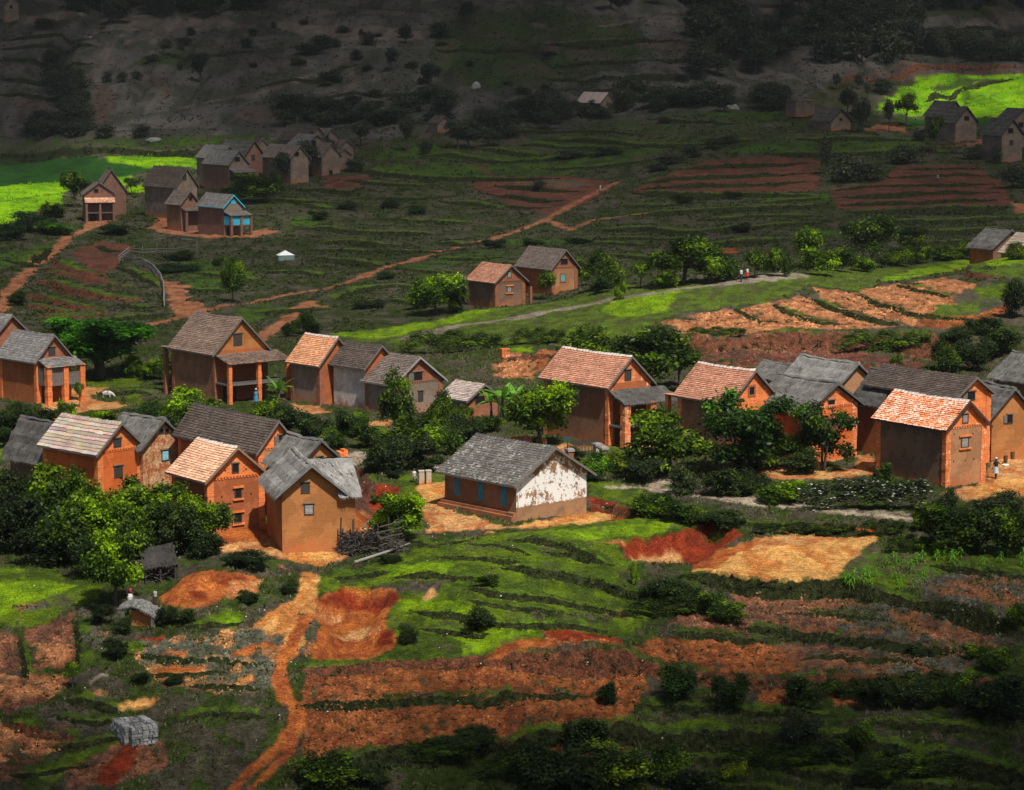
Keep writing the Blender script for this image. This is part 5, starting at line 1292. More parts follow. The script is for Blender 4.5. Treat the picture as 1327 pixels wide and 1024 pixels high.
# far right slope
D = dict(group=G4, detail=.6, foot=2.0)
H('cottage', 'single storey thatched cottage left of the two dark yard trees', (1076.7, 170), 1052, 1102, 158, 142, 36, 'thatch_dark', 'mud_grey', 'mud_grey', cat='cottage', wins=[('G', 1089.5, 155, 3, 3, 'void')], **D)
H('house', 'thatched house with square attic opening in front of the bright lime paddy', (1237.5, 185), 1212, 1265, 160, 139.5, 36, 'thatch_dark', 'mud_grey', 'mud_grey', wins=[('G', 1252, 153.5, 6, 5, 'void')], **D)
H('house', 'house showing only dark thatch behind the square attic opening house', (1224, 178), 1198, 1250, 152, 132.5, 36, 'thatch_dark', 'mud_grey', 'mud_grey', maxL=8, **D)
H('house', 'tall thatched house with two stacked gable windows near the right edge', (1297.7, 210), 1272, 1324, 176, 155.5, 36, 'thatch_dark', 'mud_grey', 'mud_grey', wins=[('G', 1308.5, 169.5, 6, 6, 'void'), ('G', 1310, 185, 4, 6, 'wood')], **D)
H('house', 'thatched house cut by the right edge behind the two stacked windows', (1311, 192), 1291, 1340, 157, 141.5, 36, 'thatch_dark', 'mud_grey', 'mud_grey', wins=[('G', 1322, 162, 6, 6, 'void')], **D)
D = dict(group='lone houses on the dark hillside', detail=.5, foot=2.5)
H('house', 'lone pale house cut by the upper left corner of the dark hillside', (6, 29), -14, 25, 8, -8, 34, 'tile_dark', 'mud_grey', 'mud_grey', maxL=8, wins=[('G', 15, 9, 3, 4, 'void')], **D)
H('house', 'pinkish metal roofed house sunk among the dark trees at the foot of the hill', (778, 148), 748, 797, 134, 120, 34, 'metal', 'mud_grey', 'mud_grey', maxL=14, **D)
H('house', 'grey house almost swallowed by the trees below the slope', (567, 173), 556, 584, 160, 150, 34, 'tile_dark', 'mud_grey', 'mud_grey', maxL=8, **D)
# ------------------------------------------------------------------ plants
def mat_leaf(name, gloss=.45, trans=.35):
    k = NT_(name, gloss)
    a = k.add('Attribute', attribute_name='Col'); oi = k.add('ObjectInfo')
    c = k.mix(1, a.outputs['Color'], oi.outputs['Color'], 'MULTIPLY')
    k.col(c); k.b.inputs['Specular IOR Level'].default_value = .15
    tr = k.add('BsdfTranslucent'); mx = k.add('MixShader', Fac=trans)
    k.l(k.mix(1, c, (1.25, 1.3, .6, 1), 'MULTIPLY'), tr.inputs['Color'])
    k.l(k.b.outputs[0], mx.inputs[1]); k.l(tr.outputs[0], mx.inputs[2]); k.l(mx.outputs[0], k.out.inputs['Surface'])
    return k.m


LEAF = mat_leaf('leaves')


def leaf_quads(C, N, size, rng, droop=.0):
    """one folded leaf (two triangles as a bent quad) at each centre, roughly facing N"""
    n = len(C)
    t = rng.normal(size=(n, 3)); t -= (t * N).sum(1, keepdims=True) * N; t /= np.linalg.norm(t, axis=1, keepdims=True) + 1e-9
    b = np.cross(N, t)
    s = size * rng.uniform(.6, 1.35, (n, 1))
    v0 = C - t * s; v2 = C + t * s - N * s * .25
    v1 = C + b * s * .55 + N * s * .15; v3 = C - b * s * .55 + N * s * .15
    return np.stack([v0, v1, v2, v3], 1)


def crown(name, seed, lobes, n_cl, per, size, tip=.40, low=.12, dark=(.015, .034, .008), light=(.20, .32, .010), flowers=0.0, fill=.75):
    rng = np.random.default_rng(seed)
    L = []
    for (x, y, z, rx, ry, rz) in lobes:      # every limb ends in a few separate leaf masses
        for q in range(6):
            d = rng.normal(size=3); d[2] = abs(d[2]) * (1 if rng.random() < .75 else -1); d /= np.linalg.norm(d)
            f = rng.uniform(.55, .95); r = rng.uniform(.34, .56)
            L.append((x + d[0] * rx * f, y + d[1] * ry * f, max(z + d[2] * rz * f, .05), rx * r, ry * r, rz * r * .85))
    L = np.array(L)
    wgt = (L[:, 3] * L[:, 4] + L[:, 5] * (L[:, 3] + L[:, 4])) * rng.uniform(.5, 1.4, len(L)); wgt /= wgt.sum()
    li = rng.choice(len(L), n_cl, p=wgt)
    d = rng.normal(size=(n_cl, 3)); d[:, 2] = np.abs(d[:, 2]) * np.where(rng.random(n_cl) < .72, 1, -1)
    d /= np.linalg.norm(d, axis=1, keepdims=True)
    r = fill + (1.10 - fill) * rng.random((n_cl, 1)) ** .6
    cc = L[li, :3] + d * L[li, 3:6] * r
    ylob = (rng.random(len(L)) < tip * .9)[li]
    keep = cc[:, 2] > low * .3
    cc, d, ylob = cc[keep], d[keep], ylob[keep]; n_cl = len(cc)
    C = np.repeat(cc, per, 0) + rng.normal(size=(n_cl * per, 3)) * size * 1.5
    N = np.repeat(d, per, 0) * .7 + rng.normal(size=(n_cl * per, 3)) * .55 + np.array([0, 0, .55])
    N /= np.linalg.norm(N, axis=1, keepdims=True)
    Q = leaf_quads(C, N, size, rng)
    young = np.repeat(np.where(ylob, .45 + .55 * rng.random(n_cl), .22 * rng.random(n_cl)), per)
    young = np.clip(young + rng.normal(size=len(young)) * .12, 0, 1)[:, None]
    col = np.array(dark) * (1 - young) + np.array(light) * young
    col = col * rng.uniform(.7, 1.3, (len(col), 1))
    if flowers:
        fl = rng.random(len(col)) < flowers
        col[fl] = (.55, .55, .5)
    F = np.arange(len(Q) * 4).reshape(-1, 4)
    return mesh_from(name, Q.reshape(-1, 3), F, col)


def trunk_mesh(name, seed, height, limbs, r0=.035, lean=.04, multi=1):
    rng = random.Random(seed)
    mb = MB()
    for s_ in range(multi):
        bx, by = (rng.uniform(-.06, .06), rng.uniform(-.06, .06)) if multi > 1 else (0, 0)
        p = [Vector((bx, by, -.06))]
        top = Vector((bx * 2.5 + rng.uniform(-lean, lean), by * 2.5 + rng.uniform(-lean, lean), height))
        for k in range(1, 5):
            p.append(p[0].lerp(top, k / 4) + Vector((rng.uniform(-.012, .012), rng.uniform(-.012, .012), 0)))
        rr = r0 / multi ** .5
        mb.tube(p, [rr * 1.35, rr, rr * .85, rr * .72, rr * .55], 7)
        for q in range(max(2, limbs // multi)):
            an = 2 * pi * q / max(2, limbs // multi) + rng.uniform(-.4, .4)
            st = p[2].lerp(p[4], rng.random() * .9)
            en = st + Vector((cos(an) * rng.uniform(.16, .34), sin(an) * rng.uniform(.16, .34), rng.uniform(.12, .34)))
            md = st.lerp(en, .5) + Vector((0, 0, -.03))
            mb.tube([st, md, en], [rr * .55, rr * .36, rr * .14], 5)
    return mb.mesh(name, True)


def lobes_rand(seed, n, zlo, zhi, rad, spread, flat=.8):
    rng = random.Random(seed); out = []
    for k in range(n):
        a = 2 * pi * k / n + rng.uniform(-.5, .5); rr = spread * rng.uniform(.45, 1)
        r = rad * rng.uniform(.75, 1.25)
        out.append((cos(a) * rr, sin(a) * rr, rng.uniform(zlo, zhi), r, r, r * flat))
    out.append((0, 0, (zlo + zhi) / 2 + .1, rad * 1.15, rad * 1.15, rad * 1.1))
    return out


# prototypes in unit size (crown about 1 wide, plant 1 high)
PR = {}
def proto(key, *variants): PR[key] = variants


BK = M['bark']
proto('broad', *[(crown('crown', 100 + i, lobes_rand(i, 11, .36, .82, .19, .38), 1000, 8, .029), trunk_mesh('trunk', i, .55, 6, .032)) for i in range(3)])
proto('round', *[(crown('crown', 130 + i, lobes_rand(20 + i, 7, .50, .80, .22, .26, .95), 640, 8, .034), trunk_mesh('trunk', 20 + i, .5, 5, .030)) for i in range(2)])
proto('twisted', *[(crown('crown', 140 + i, lobes_rand(30 + i, 13, .24, .86, .15, .50), 900, 8, .030, tip=.26, dark=(.018, .030, .012), light=(.10, .20, .015)), trunk_mesh('trunk', 30 + i, .6, 9, .040, .1, 3)) for i in range(2)])
proto('open', *[(crown('crown', 150 + i, lobes_rand(40 + i, 8, .5, .86, .14, .34), 330, 8, .030, fill=.5), trunk_mesh('trunk', 40 + i, .62, 9, .026)) for i in range(2)])
proto('umbrella', (crown('crown', 160, [(-.40 + .8 * ((k * 7) % 17) / 16, -.25 + .5 * ((k * 5) % 11) / 10, .58 + .26 * ((k * 3) % 7) / 6, .13, .13, .13) for k in range(17)] + [(-.36 + .09 * k, -.12 + .06 * (k % 4), .40 + .05 * (k % 3), .14, .14, .13) for k in range(9)], 2300, 9, .020, tip=.45, light=(.085, .24, .010), dark=(.018, .060, .010)), trunk_mesh('trunk', 60, .62, 8, .045)))
proto('tall', *[(crown('crown', 170 + i, [(0, 0, .35, .20, .20, .16), (.08, .05, .55, .24, .24, .18), (-.10, 0, .62, .2, .2, .17), (.03, -.06, .80, .17, .17, .17), (-.15, .1, .40, .18, .18, .14), (.16, -.1, .42, .17, .17, .14)], 560, 8, .026, tip=.25), trunk_mesh('trunk', 70 + i, .75, 7, .02)) for i in range(2)])
proto('bush', *[(crown('bush', 200 + i, [(l[0], l[1], max(.22, l[2]), l[3] * 1.1, l[4] * 1.1, l[5] * 1.2) for l in lobes_rand(80 + i, 9, .20, .68, .20, .36, 1.2)], 720, 8, .036, low=-1),) for i in range(4)])
proto('dark_bush', *[(crown('bush', 220 + i, [(l[0], l[1], max(.22, l[2]), l[3] * 1.1, l[4] * 1.1, l[5] * 1.2) for l in lobes_rand(90 + i, 9, .18, .68, .19, .37, 1.2)], 720, 8, .034, tip=.16, low=-1, dark=(.022, .036, .012), light=(.06, .10, .016)),) for i in range(3)])
proto('flower_hedge', *[(crown('hedge', 230 + i, [(-.40 + .1 * k, (k % 2) * .1, .45 + .08 * ((k * 7) % 3), .12, .20, .45) for k in range(9)], 1300, 8, .020, tip=.06, low=-1, dark=(.022, .034, .014), light=(.07, .11, .02), flowers=.06),) for i in range(1)])
proto('hedge', *[(crown('hedge', 240 + i, [(-.42 + .105 * k, ((k * 5) % 3 - 1) * .08, .40 + .10 * ((k * (7 + i)) % 3), .13, .20, .42) for k in range(9)], 1300, 8, .020, tip=.22, low=-1, dark=(.024, .042, .010)),) for i in range(2)])
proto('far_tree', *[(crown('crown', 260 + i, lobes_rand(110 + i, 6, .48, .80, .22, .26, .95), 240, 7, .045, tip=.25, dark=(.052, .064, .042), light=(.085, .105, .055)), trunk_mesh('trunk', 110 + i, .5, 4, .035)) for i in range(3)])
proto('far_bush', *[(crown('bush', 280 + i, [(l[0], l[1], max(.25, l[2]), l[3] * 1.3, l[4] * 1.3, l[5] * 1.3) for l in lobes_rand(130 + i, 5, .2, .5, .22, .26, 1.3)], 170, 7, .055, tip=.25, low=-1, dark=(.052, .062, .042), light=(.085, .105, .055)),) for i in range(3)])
proto('reed', (crown('bush', 300, [(0, 0, .5, .22, .22, .5), (.15, 0, .35, .15, .15, .35), (-.15, .1, .35, .15, .15, .35)], 420, 7, .034, tip=.85, low=-1, light=(.20, .34, .008)),))
for key, vs in PR.items():
    for v in vs:
        v[0].materials.append(LEAF)
        if len(v) > 1: v[1].materials.append(BK)
TINT = {'n': (1, 1, 1, 1), 'lime': (1.35, 1.4, .75, 1), 'dark': (.62, .66, .8, 1), 'vdark': (.42, .45, .6, 1), 'olive': (1.25, 1.0, 1.0, 1), 'grey': (1.3, 1.15, 1.7, 1), 'green': (.9, 1.15, .8, 1), 'blue': (.7, .95, 1.2, 1)}
NPL = [0]


def plant(px, py, wpx, hpx, key, tint, label, group=None, name=None, cat=None, dz=0.0, depth=None):
    """plant rooted at an image point, wpx wide and hpx high there"""
    rng = random.Random(int(px * 31 + py * 17 + wpx))
    P = hit(px, py)
    k = FPX / (P.y * CP - (P.z - HC) * SP)
    w, h = wpx / k, hpx / k
    v = PR[key][rng.randrange(len(PR[key]))]
    nm = name or {'bush': 'bush', 'dark_bush': 'bush', 'far_bush': 'bush', 'hedge': 'hedge', 'flower_hedge': 'hedge', 'reed': 'shrub'}.get(key, 'tree')
    rz = rng.uniform(0, 6.28) if 'hedge' not in key else 0
    P.z += dz - .03
    dp = depth if depth else (w if 'hedge' not in key else max(1.2, h * 1.3))
    jc = rng.uniform(.88, 1.14)
    tc = tuple(q * jc for q in TINT[tint][:3]) + (1,)
    if len(v) > 1:
        o = empty(nm, P, rz); o.scale = (w, dp, h)
        for part, me_ in zip(('crown', 'trunk'), v):
            c = bpy.data.objects.new(part, me_); COL.objects.link(c); c.parent = o; c.color = tc
    else:
        o = bpy.data.objects.new(nm, v[0]); COL.objects.link(o)
        o.location = P; o.rotation_euler = (0, 0, rz); o.scale = (w, dp, h); o.color = tc
    tag(o, label, cat or nm, group)
    return o


T = plant
# left
T(128, 490, 165, 80, 'umbrella', 'green', 'wide flat topped umbrella tree with bright green crown between the veranda houses', cat='tree')
for px, py, w, h, t, lb in [(172, 489, 40, 28, 'lime', 'lime green bush under the umbrella crown, at the trunk side'), (198, 492, 34, 26, 'lime', 'pale lime bush under the right rim of the umbrella crown'), (218, 500, 26, 40, 'n', 'upright green bush against the left veranda post of the tall shingled house')]:
    T(px, py, w, h, 'bush', t, lb)
T(250, 561, 76, 58, 'bush', 'lime', 'bright leafy bush in front of the tall house with the brick veranda')
T(20, 553, 60, 30, 'dark_bush', 'n', 'dark round bush below the balcony house at the left edge'); T(55, 554, 42, 28, 'dark_bush', 'n', 'dark bush wrapped round the corner of the balcony house')
T(85, 553, 26, 34, 'bush', 'lime', 'small lime bush in front of the balcony posts'); T(103, 528, 16, 34, 'open', 'grey', 'thin grey sapling beside the last balcony post')
T(192, 552, 44, 34, 'dark_bush', 'green', 'dark green bush above the thatch of the stained gable house'); T(128, 552, 46, 20, 'bush', 'lime', 'low lime bushes behind the striped shingle roof')
T(226, 570, 40, 34, 'dark_bush', 'n', 'dark bush between the stained gable and the half shingled roof'); T(6, 580, 30, 26, 'dark_bush', 'n', 'dark bush at the left edge beside the small green plot')
# big front left thicket
for px, py, w, h, key, t, lb in [
    (22, 672, 70, 62, 'dark_bush', 'dark', 'dark bush at the left edge below the dark thatch'),
    (75, 680, 84, 78, 'bush', 'n', 'leafy bush hiding the side wall of the striped roof house'),
    (112, 684, 60, 72, 'bush', 'lime', 'tallest lime topped bush under the striped shingle roof'),
    (158, 690, 62, 68, 'bush', 'n', 'bush covering the gable foot of the striped roof house'),
    (30, 716, 90, 76, 'dark_bush', 'dark', 'wide dark bush at the left edge above the lime grass'),
    (90, 726, 90, 84, 'bush', 'n', 'large bush in the middle of the front thicket'),
    (140, 715, 74, 74, 'broad', 'lime', 'bright topped tree in the middle of the front thicket'),
    (205, 708, 84, 80, 'broad', 'n', 'broad tree below the stained gable with the blue shutter'),
    (172, 722, 70, 66, 'bush', 'n', 'deep green bush above the brushwood shed'),
    (232, 720, 60, 66, 'dark_bush', 'n', 'dark bush just right of the brushwood shed roof'),
    (268, 712, 70, 70, 'broad', 'n', 'tree hiding the lower corner of the three storey house'),
    (60, 732, 70, 50, 'dark_bush', 'dark', 'low dark bush on the edge of the lime grass'),
    (118, 745, 60, 60, 'dark_bush', 'dark', 'dark bush left of the tree above the mud hut'),
    (150, 784, 80, 96, 'broad', 'lime', 'bright leafy tree standing over the small mud hut'),
    (262, 722, 50, 40, 'dark_bush', 'dark', 'shaded bush beside the red earth yard')]:
    T(px, py, w, h, key, t, lb)
for px, py, w, h, t, lb in [(216, 810, 26, 24, 'dark', 'dark bush touching the right side of the mud hut'), (240, 806, 34, 18, 'n', 'low bush right of the mud hut by the green plot'), (150, 852, 34, 26, 'dark', 'dark bush below the mud hut'), (160, 822, 26, 24, 'n', 'green bush at the left corner of the mud hut'), (318, 735, 60, 20, 'dark', 'low dark bush in the dip beside the sandy yard'), (375, 768, 26, 18, 'n', 'small bush at the head of the orange footpath'), (320, 780, 30, 16, 'dark', 'low dark clump left of the footpath head'), (184, 884, 26, 14, 'dark', 'small dark clump among the sandy patches'), (226, 886, 30, 12, 'dark', 'flat dark clump right of the sandy patches')]:
    T(px, py, w, h, 'dark_bush', t, lb)
T(94, 893, 24, 38, 'open', 'lime', 'young sapling with lime leaves on the terrace corner at lower left'); T(130, 806, 36, 24, 'dark_bush', 'dark', 'dark clump at the foot of the tree over the hut')
# middle of the village
T(513, 570, 66, 92, 'tall', 'n', 'slender tree in front of the grey plastered house'); T(570, 549, 32, 40, 'bush', 'dark', 'conical dark shrub by the small lean to')
T(452, 566, 40, 36, 'dark_bush', 'n', 'dark round shrub below the streaked white wall'); T(467, 549, 22, 15, 'bush', 'lime', 'tiny clipped lime bush by the streaked white wall')
T(598, 548, 34, 22, 'hedge', 'lime', 'bright clipped hedge below the small pinkish roof')
for px, py, w, h, key, t, lb in [
    (345, 548, 40, 34, 'bush', 'n', 'bush left of the banana plant by the brick veranda'), (374, 566, 56, 40, 'dark_bush', 'n', 'dark bush above the half shingled roof'), (408, 572, 52, 38, 'dark_bush', 'n', 'dark bush behind the shaggy thatch'),
    (430, 584, 40, 28, 'bush', 'dark', 'low bush behind the right end of the shaggy thatch'), (478, 580, 44, 34, 'bush', 'dark', 'dark bush left of the bush mass in the village middle'),
    (498, 610, 60, 46, 'dark_bush', 'n', 'big dark bush above the red gully'), (532, 608, 56, 44, 'dark_bush', 'n', 'big dark bush left behind the long mossy roof'), (540, 582, 66, 46, 'bush', 'dark', 'broad bush under the slender tree'),
    (572, 588, 50, 36, 'bush', 'n', 'bush just behind the left end of the mossy roof'), (600, 572, 50, 36, 'dark_bush', 'n', 'bush behind the ridge of the mossy roof'), (556, 612, 40, 24, 'dark_bush', 'n', 'low dark bush beside the white gate posts'),
    (632, 560, 36, 22, 'bush', 'dark', 'low bush at the foot of the banana plants'), (510, 620, 20, 12, 'dark_bush', 'dark', 'little dark shrub on the gully rim'), (487, 652, 12, 12, 'bush', 'dark', 'tiny shrub rooted in the red gully wall')]:
    T(px, py, w, h, key, t, lb)
T(700, 578, 88, 82, 'broad', 'lime', 'lime leaved tree left of the big pink roofed house'); T(835, 506, 124, 84, 'broad', 'dark', 'large dark tree behind the thatched porch'); T(760, 464, 64, 40, 'bush', 'n', 'bush rising behind the big pink roof'); T(880, 500, 44, 56, 'round', 'dark', 'dark tree between the two pink roofs')
T(522, 700, 62, 62, 'broad', 'lime', 'small sunlit tree beside the brushwood pile'); T(497, 690, 36, 34, 'bush', 'n', 'bush left of the sunlit small tree'); T(505, 728, 34, 10, 'dark_bush', 'dark', 'flat weeds by the lying pole')
for px, py, w, h, key, t, lb in [
    (868, 618, 112, 92, 'broad', 'n', 'tree with bright leaf tips in front of the right hand pink roof'), (960, 612, 112, 98, 'twisted', 'green', 'tree with several bent trunks and bright tips, left of the darker twin'), (1060, 610, 80, 84, 'twisted', 'n', 'dark twisted tree hiding the flaking brick gable'),
    (768, 622, 44, 34, 'bush', 'blue', 'bush by the gate pillars behind the white gable'), (800, 612, 40, 26, 'meadow' if 0 else 'bush', 'olive', 'olive bush in front of the brick porch'), (834, 626, 42, 34, 'dark_bush', 'grey', 'grey green bush under the bright tipped tree'), (745, 596, 24, 20, 'dark_bush', 'n', 'dark bush beside the brick sign pillar'),
    (886, 640, 42, 36, 'dark_bush', 'grey', 'grey green round bush above the track'), (940, 642, 60, 36, 'dark_bush', 'n', 'dark bush line above the track, left part'), (975, 640, 50, 30, 'dark_bush', 'n', 'dark bush below the bent trunks'), (1014, 652, 62, 30, 'bush', 'lime', 'sunlit lime bush at the left end of the flowering hedge'),
    (1144, 640, 26, 42, 'bush', 'dark', 'upright dark shrub rising from the flowering hedge'), (1225, 672, 34, 40, 'dark_bush', 'grey', 'white flecked bush at the corner of the lichen roof house'),
    (1228, 712, 90, 58, 'bush', 'dark', 'big bush on the track side, right of the sand field'), (1272, 716, 70, 56, 'dark_bush', 'n', 'dark bush left of the corner thicket'), (1310, 716, 70, 60, 'bush', 'dark', 'dark thicket at the right edge above the maize'), (1295, 668, 66, 32, 'dark_bush', 'grey', 'grey green bush at the edge of the sunny yard'), (1200, 690, 40, 26, 'bush', 'dark', 'low bush at the left foot of the big track side bush'),
    (840, 668, 44, 28, 'bush', 'dark', 'bush right of the red bank beside the long building'), (885, 676, 56, 26, 'bush', 'dark', 'bush above the red pit'), (935, 684, 60, 22, 'dark_bush', 'n', 'dark bush between the track and the red pit'), (860, 655, 30, 16, 'bush', 'dark', 'small bush at the bend of the track')]:
    T(px, py, w, h, key, t, lb)
T(1006, 608, 74, 66, 'broad', 'dark', 'dark crown between the bent trunk tree and its darker twin')
T(1118, 662, 165, 42, 'flower_hedge', 'n', 'long dark hedge dotted with white flowers along the track')
for px, py, w, h, lb in [(1010, 692, 70, 17, 'dark hedge above the left half of the sand field'), (1075, 692, 74, 14, 'low hedge above the middle of the sand field'), (1145, 694, 60, 20, 'low hedge at the right corner of the sand field')]:
    T(px, py, w, h, 'hedge', 'dark', lb)
for px, py, w, h, lb in [(700, 1012, 150, 34, 'dark weedy hedge along the bank near the bottom edge, left of the pale bush'), (1010, 996, 130, 30, 'dark hedge on the lowest bank under the silvery bush'), (1180, 1010, 140, 34, 'dark hedge at the bottom right along the lowest bank'), (1110, 906, 100, 26, 'dark hedge merging the bushes of the tall red bank'), (1215, 900, 110, 30, 'dark hedge running into the black green thicket'), (560, 985, 120, 26, 'dark hedge along the bank under the red field'), (1180, 716, 60, 22, 'low hedge between the maize and the track side bush'), (870, 800, 110, 24, 'dark weedy hedge at the foot of the lawn bank')]:
    T(px, py, w, h, 'hedge', 'dark', lb)
for px, py, w, h, lb in [(960, 612, 70, 40, 'dark undergrowth at the feet of the bent trunks'), (1040, 614, 50, 34, 'dark undergrowth below the darker twisted tree')]:
    T(px, py, w, h, 'dark_bush', 'n', lb)
# ridge
for px, py, w, h, key, t, lb in [
    (302, 392, 48, 60, 'tall', 'lime', 'feathery lime topped tree left of the orange footpath'), (565, 408, 66, 52, 'broad', 'lime', 'leafy tree left of the small brown ridge house'), (545, 400, 36, 36, 'bush', 'n', 'bush at the left end of the ridge trees'), (592, 404, 30, 34, 'bush', 'dark', 'bush touching the left veranda of the brown ridge house'), (708, 388, 28, 34, 'round', 'n', 'small round tree in front of the tan gabled house'),
    (785, 374, 48, 46, 'bush', 'n', 'leafy bush right of the tan gabled house'), (757, 370, 24, 34, 'bush', 'n', 'bush hugging the right wall of the tan gabled house'), (778, 380, 30, 22, 'dark_bush', 'green', 'round low bush beside the ridge road'), (804, 388, 16, 26, 'bush', 'lime', 'small sunlit shrub by the ridge road'), (830, 374, 40, 36, 'open', 'lime', 'airy sapling left of the big dark ridge tree'),
    (886, 368, 94, 66, 'broad', 'dark', 'big dark spreading tree on the ridge, widest there'), (935, 366, 46, 34, 'bush', 'n', 'bush right of the spreading dark tree'), (862, 374, 30, 22, 'bush', 'lime', 'lime bush in front of the spreading dark tree'), (978, 360, 34, 38, 'round', 'n', 'round tree with lime rim behind the two walkers'), (992, 356, 24, 24, 'bush', 'lime', 'bush right of the round tree behind the walkers'),
    (1048, 350, 48, 56, 'round', 'lime', 'round tree with glowing yellow green top on the ridge'), (1012, 358, 28, 36, 'bush', 'n', 'bush left below the glowing round tree'), (1060, 356, 50, 34, 'bush', 'lime', 'sunlit bush below the glowing round tree'), (1090, 352, 40, 30, 'bush', 'n', 'bush between the glowing tree and the dark tree'),
    (1130, 348, 66, 62, 'round', 'dark', 'dark round tree standing tallest on the right ridge'), (1180, 344, 50, 40, 'open', 'olive', 'thin olive tree right of the tall dark round tree'), (1160, 344, 40, 22, 'bush', 'n', 'low bush under the thin olive tree'), (1192, 342, 30, 22, 'bush', 'lime', 'lime bush at the end of the ridge tree line'),
    (1225, 337, 40, 18, 'bush', 'n', 'flat bush left of the sunken grey thatch'), (1258, 336, 40, 22, 'bush', 'n', 'bush in front of the sunken grey thatch'), (1318, 336, 34, 20, 'bush', 'olive', 'olive bush in front of the pale shingled house'), (1118, 352, 30, 20, 'bush', 'lime', 'small sunlit bush at the foot of the tall dark round tree'),
    (1225, 482, 40, 38, 'bush', 'dark', 'dark bush left behind the right edge thatch'), (1262, 480, 50, 40, 'dark_bush', 'n', 'dark bush behind the long dark shingle roof'), (1162, 484, 26, 26, 'open', 'n', 'light sapling behind the long dark shingle roof'), (1290, 460, 60, 36, 'dark_bush', 'n', 'bush above the right edge thatch'), (1316, 412, 36, 50, 'dark_bush', 'n', 'dark upright bush at the right edge beside the tan terraces'), (1240, 444, 40, 22, 'dark_bush', 'n', 'low bush on the end of the red bank'), (1275, 432, 50, 24, 'dark_bush', 'n', 'dark bush between the tan terraces and the right edge')]:
    T(px, py, w, h, key, t, lb)
for px, py, w, h, lb in [(590, 456, 130, 26, 'dark hedge below the ridge road behind the row'), (1150, 456, 120, 26, 'dark hedge hanging over the red bank'), (700, 446, 70, 20, 'weedy hedge above the big pink roof'), (930, 436, 80, 12, 'thin weedy hedge topping the red bank')]:
    T(px, py, w, h, 'hedge', 'n', lb)
# foreground slope
for px, py, w, h, key, t, lb in [
    (822, 758, 16, 36, 'reed', 'n', 'upright yellow green shrub alone on the lawn terrace'), (620, 818, 40, 30, 'dark_bush', 'n', 'round dark bush alone on the bright lawn'), (527, 834, 28, 26, 'dark_bush', 'n', 'small dark bush at the right rim of the orange pit'), (630, 758, 34, 14, 'bush', 'dark', 'low bush on the upper lawn terrace'),
    (855, 786, 50, 36, 'dark_bush', 'n', 'dark bush on the bank just right of the yellow green shrub'), (888, 790, 50, 38, 'dark_bush', 'n', 'dark bush in the middle of the lawn bank'), (918, 796, 40, 30, 'bush', 'n', 'green bush at the right end of the lawn bank'), (945, 806, 50, 22, 'bush', 'dark', 'low bush above the small brown field'),
    (878, 908, 50, 50, 'dark_bush', 'green', 'leafy dark bush against the tall red bank'), (946, 918, 48, 44, 'dark_bush', 'green', 'second leafy dark bush on the tall red bank'), (788, 912, 28, 30, 'dark_bush', 'blue', 'egg shaped dark bush on the red field'), (1040, 914, 52, 40, 'dark_bush', 'n', 'dark bush left of the bare red slip'), (1140, 916, 60, 40, 'dark_bush', 'n', 'dark bush right of the bare red slip'), (1190, 914, 56, 34, 'dark_bush', 'n', 'dark bush further along the tall red bank'), (1295, 932, 90, 60, 'dark_bush', 'dark', 'big black green thicket at the right edge'), (1240, 912, 50, 34, 'bush', 'dark', 'bush left of the black green thicket'),
    (760, 972, 60, 48, 'dark_bush', 'n', 'dark bush at the low corner of the red field'), (800, 1016, 84, 54, 'bush', 'grey', 'pale leaved bush near the bottom edge'), (712, 1022, 90, 60, 'dark_bush', 'n', 'wide dark bush near the bottom edge below the red field'), (866, 1014, 60, 44, 'bush', 'dark', 'rounded green bush right of the pale leaved bush'), (760, 1030, 70, 36, 'dark_bush', 'dark', 'dark bush cut by the bottom edge below the pale leaves'), (905, 1034, 70, 40, 'dark_bush', 'dark', 'dark bush cut by the bottom edge, right of the rounded one'), (950, 1012, 40, 30, 'bush', 'olive', 'small yellow tipped bush near the bottom edge'),
    (425, 1016, 76, 40, 'bush', 'dark', 'olive topped bush at the bottom, right of the forked footpath'), (480, 1020, 50, 28, 'dark_bush', 'n', 'dark bush beside the olive topped bush'), (1040, 974, 52, 50, 'dark_bush', 'grey', 'silvery leaved bush on the lower terrace'), (1116, 962, 38, 30, 'bush', 'n', 'bright topped bush right of the silvery one'), (1128, 1018, 34, 44, 'bush', 'dark', 'upright bush near the bottom edge beside a red scar'), (1080, 984, 60, 30, 'dark_bush', 'n', 'dark bush below the silvery and bright ones'), (1160, 996, 60, 30, 'dark_bush', 'n', 'low dark bush on the bottom terrace'), (1290, 866, 50, 26, 'bush', 'n', 'green bush on the terrace end at the right'), (1265, 852, 34, 18, 'bush', 'n', 'small green bush at the terrace end'), (1318, 812, 30, 30, 'bush', 'n', 'green bush at the right edge on the maize bank'),
    (1190, 850, 34, 16, 'dark_bush', 'grey', 'pale weed clump on the lowest mixed terrace'), (590, 968, 60, 18, 'dark_bush', 'n', 'weed clump along the bank below the red field'), (620, 960, 50, 20, 'dark_bush', 'n', 'weed clump near the corner of the red field bank')]:
    T(px, py, w, h, key, t, lb)
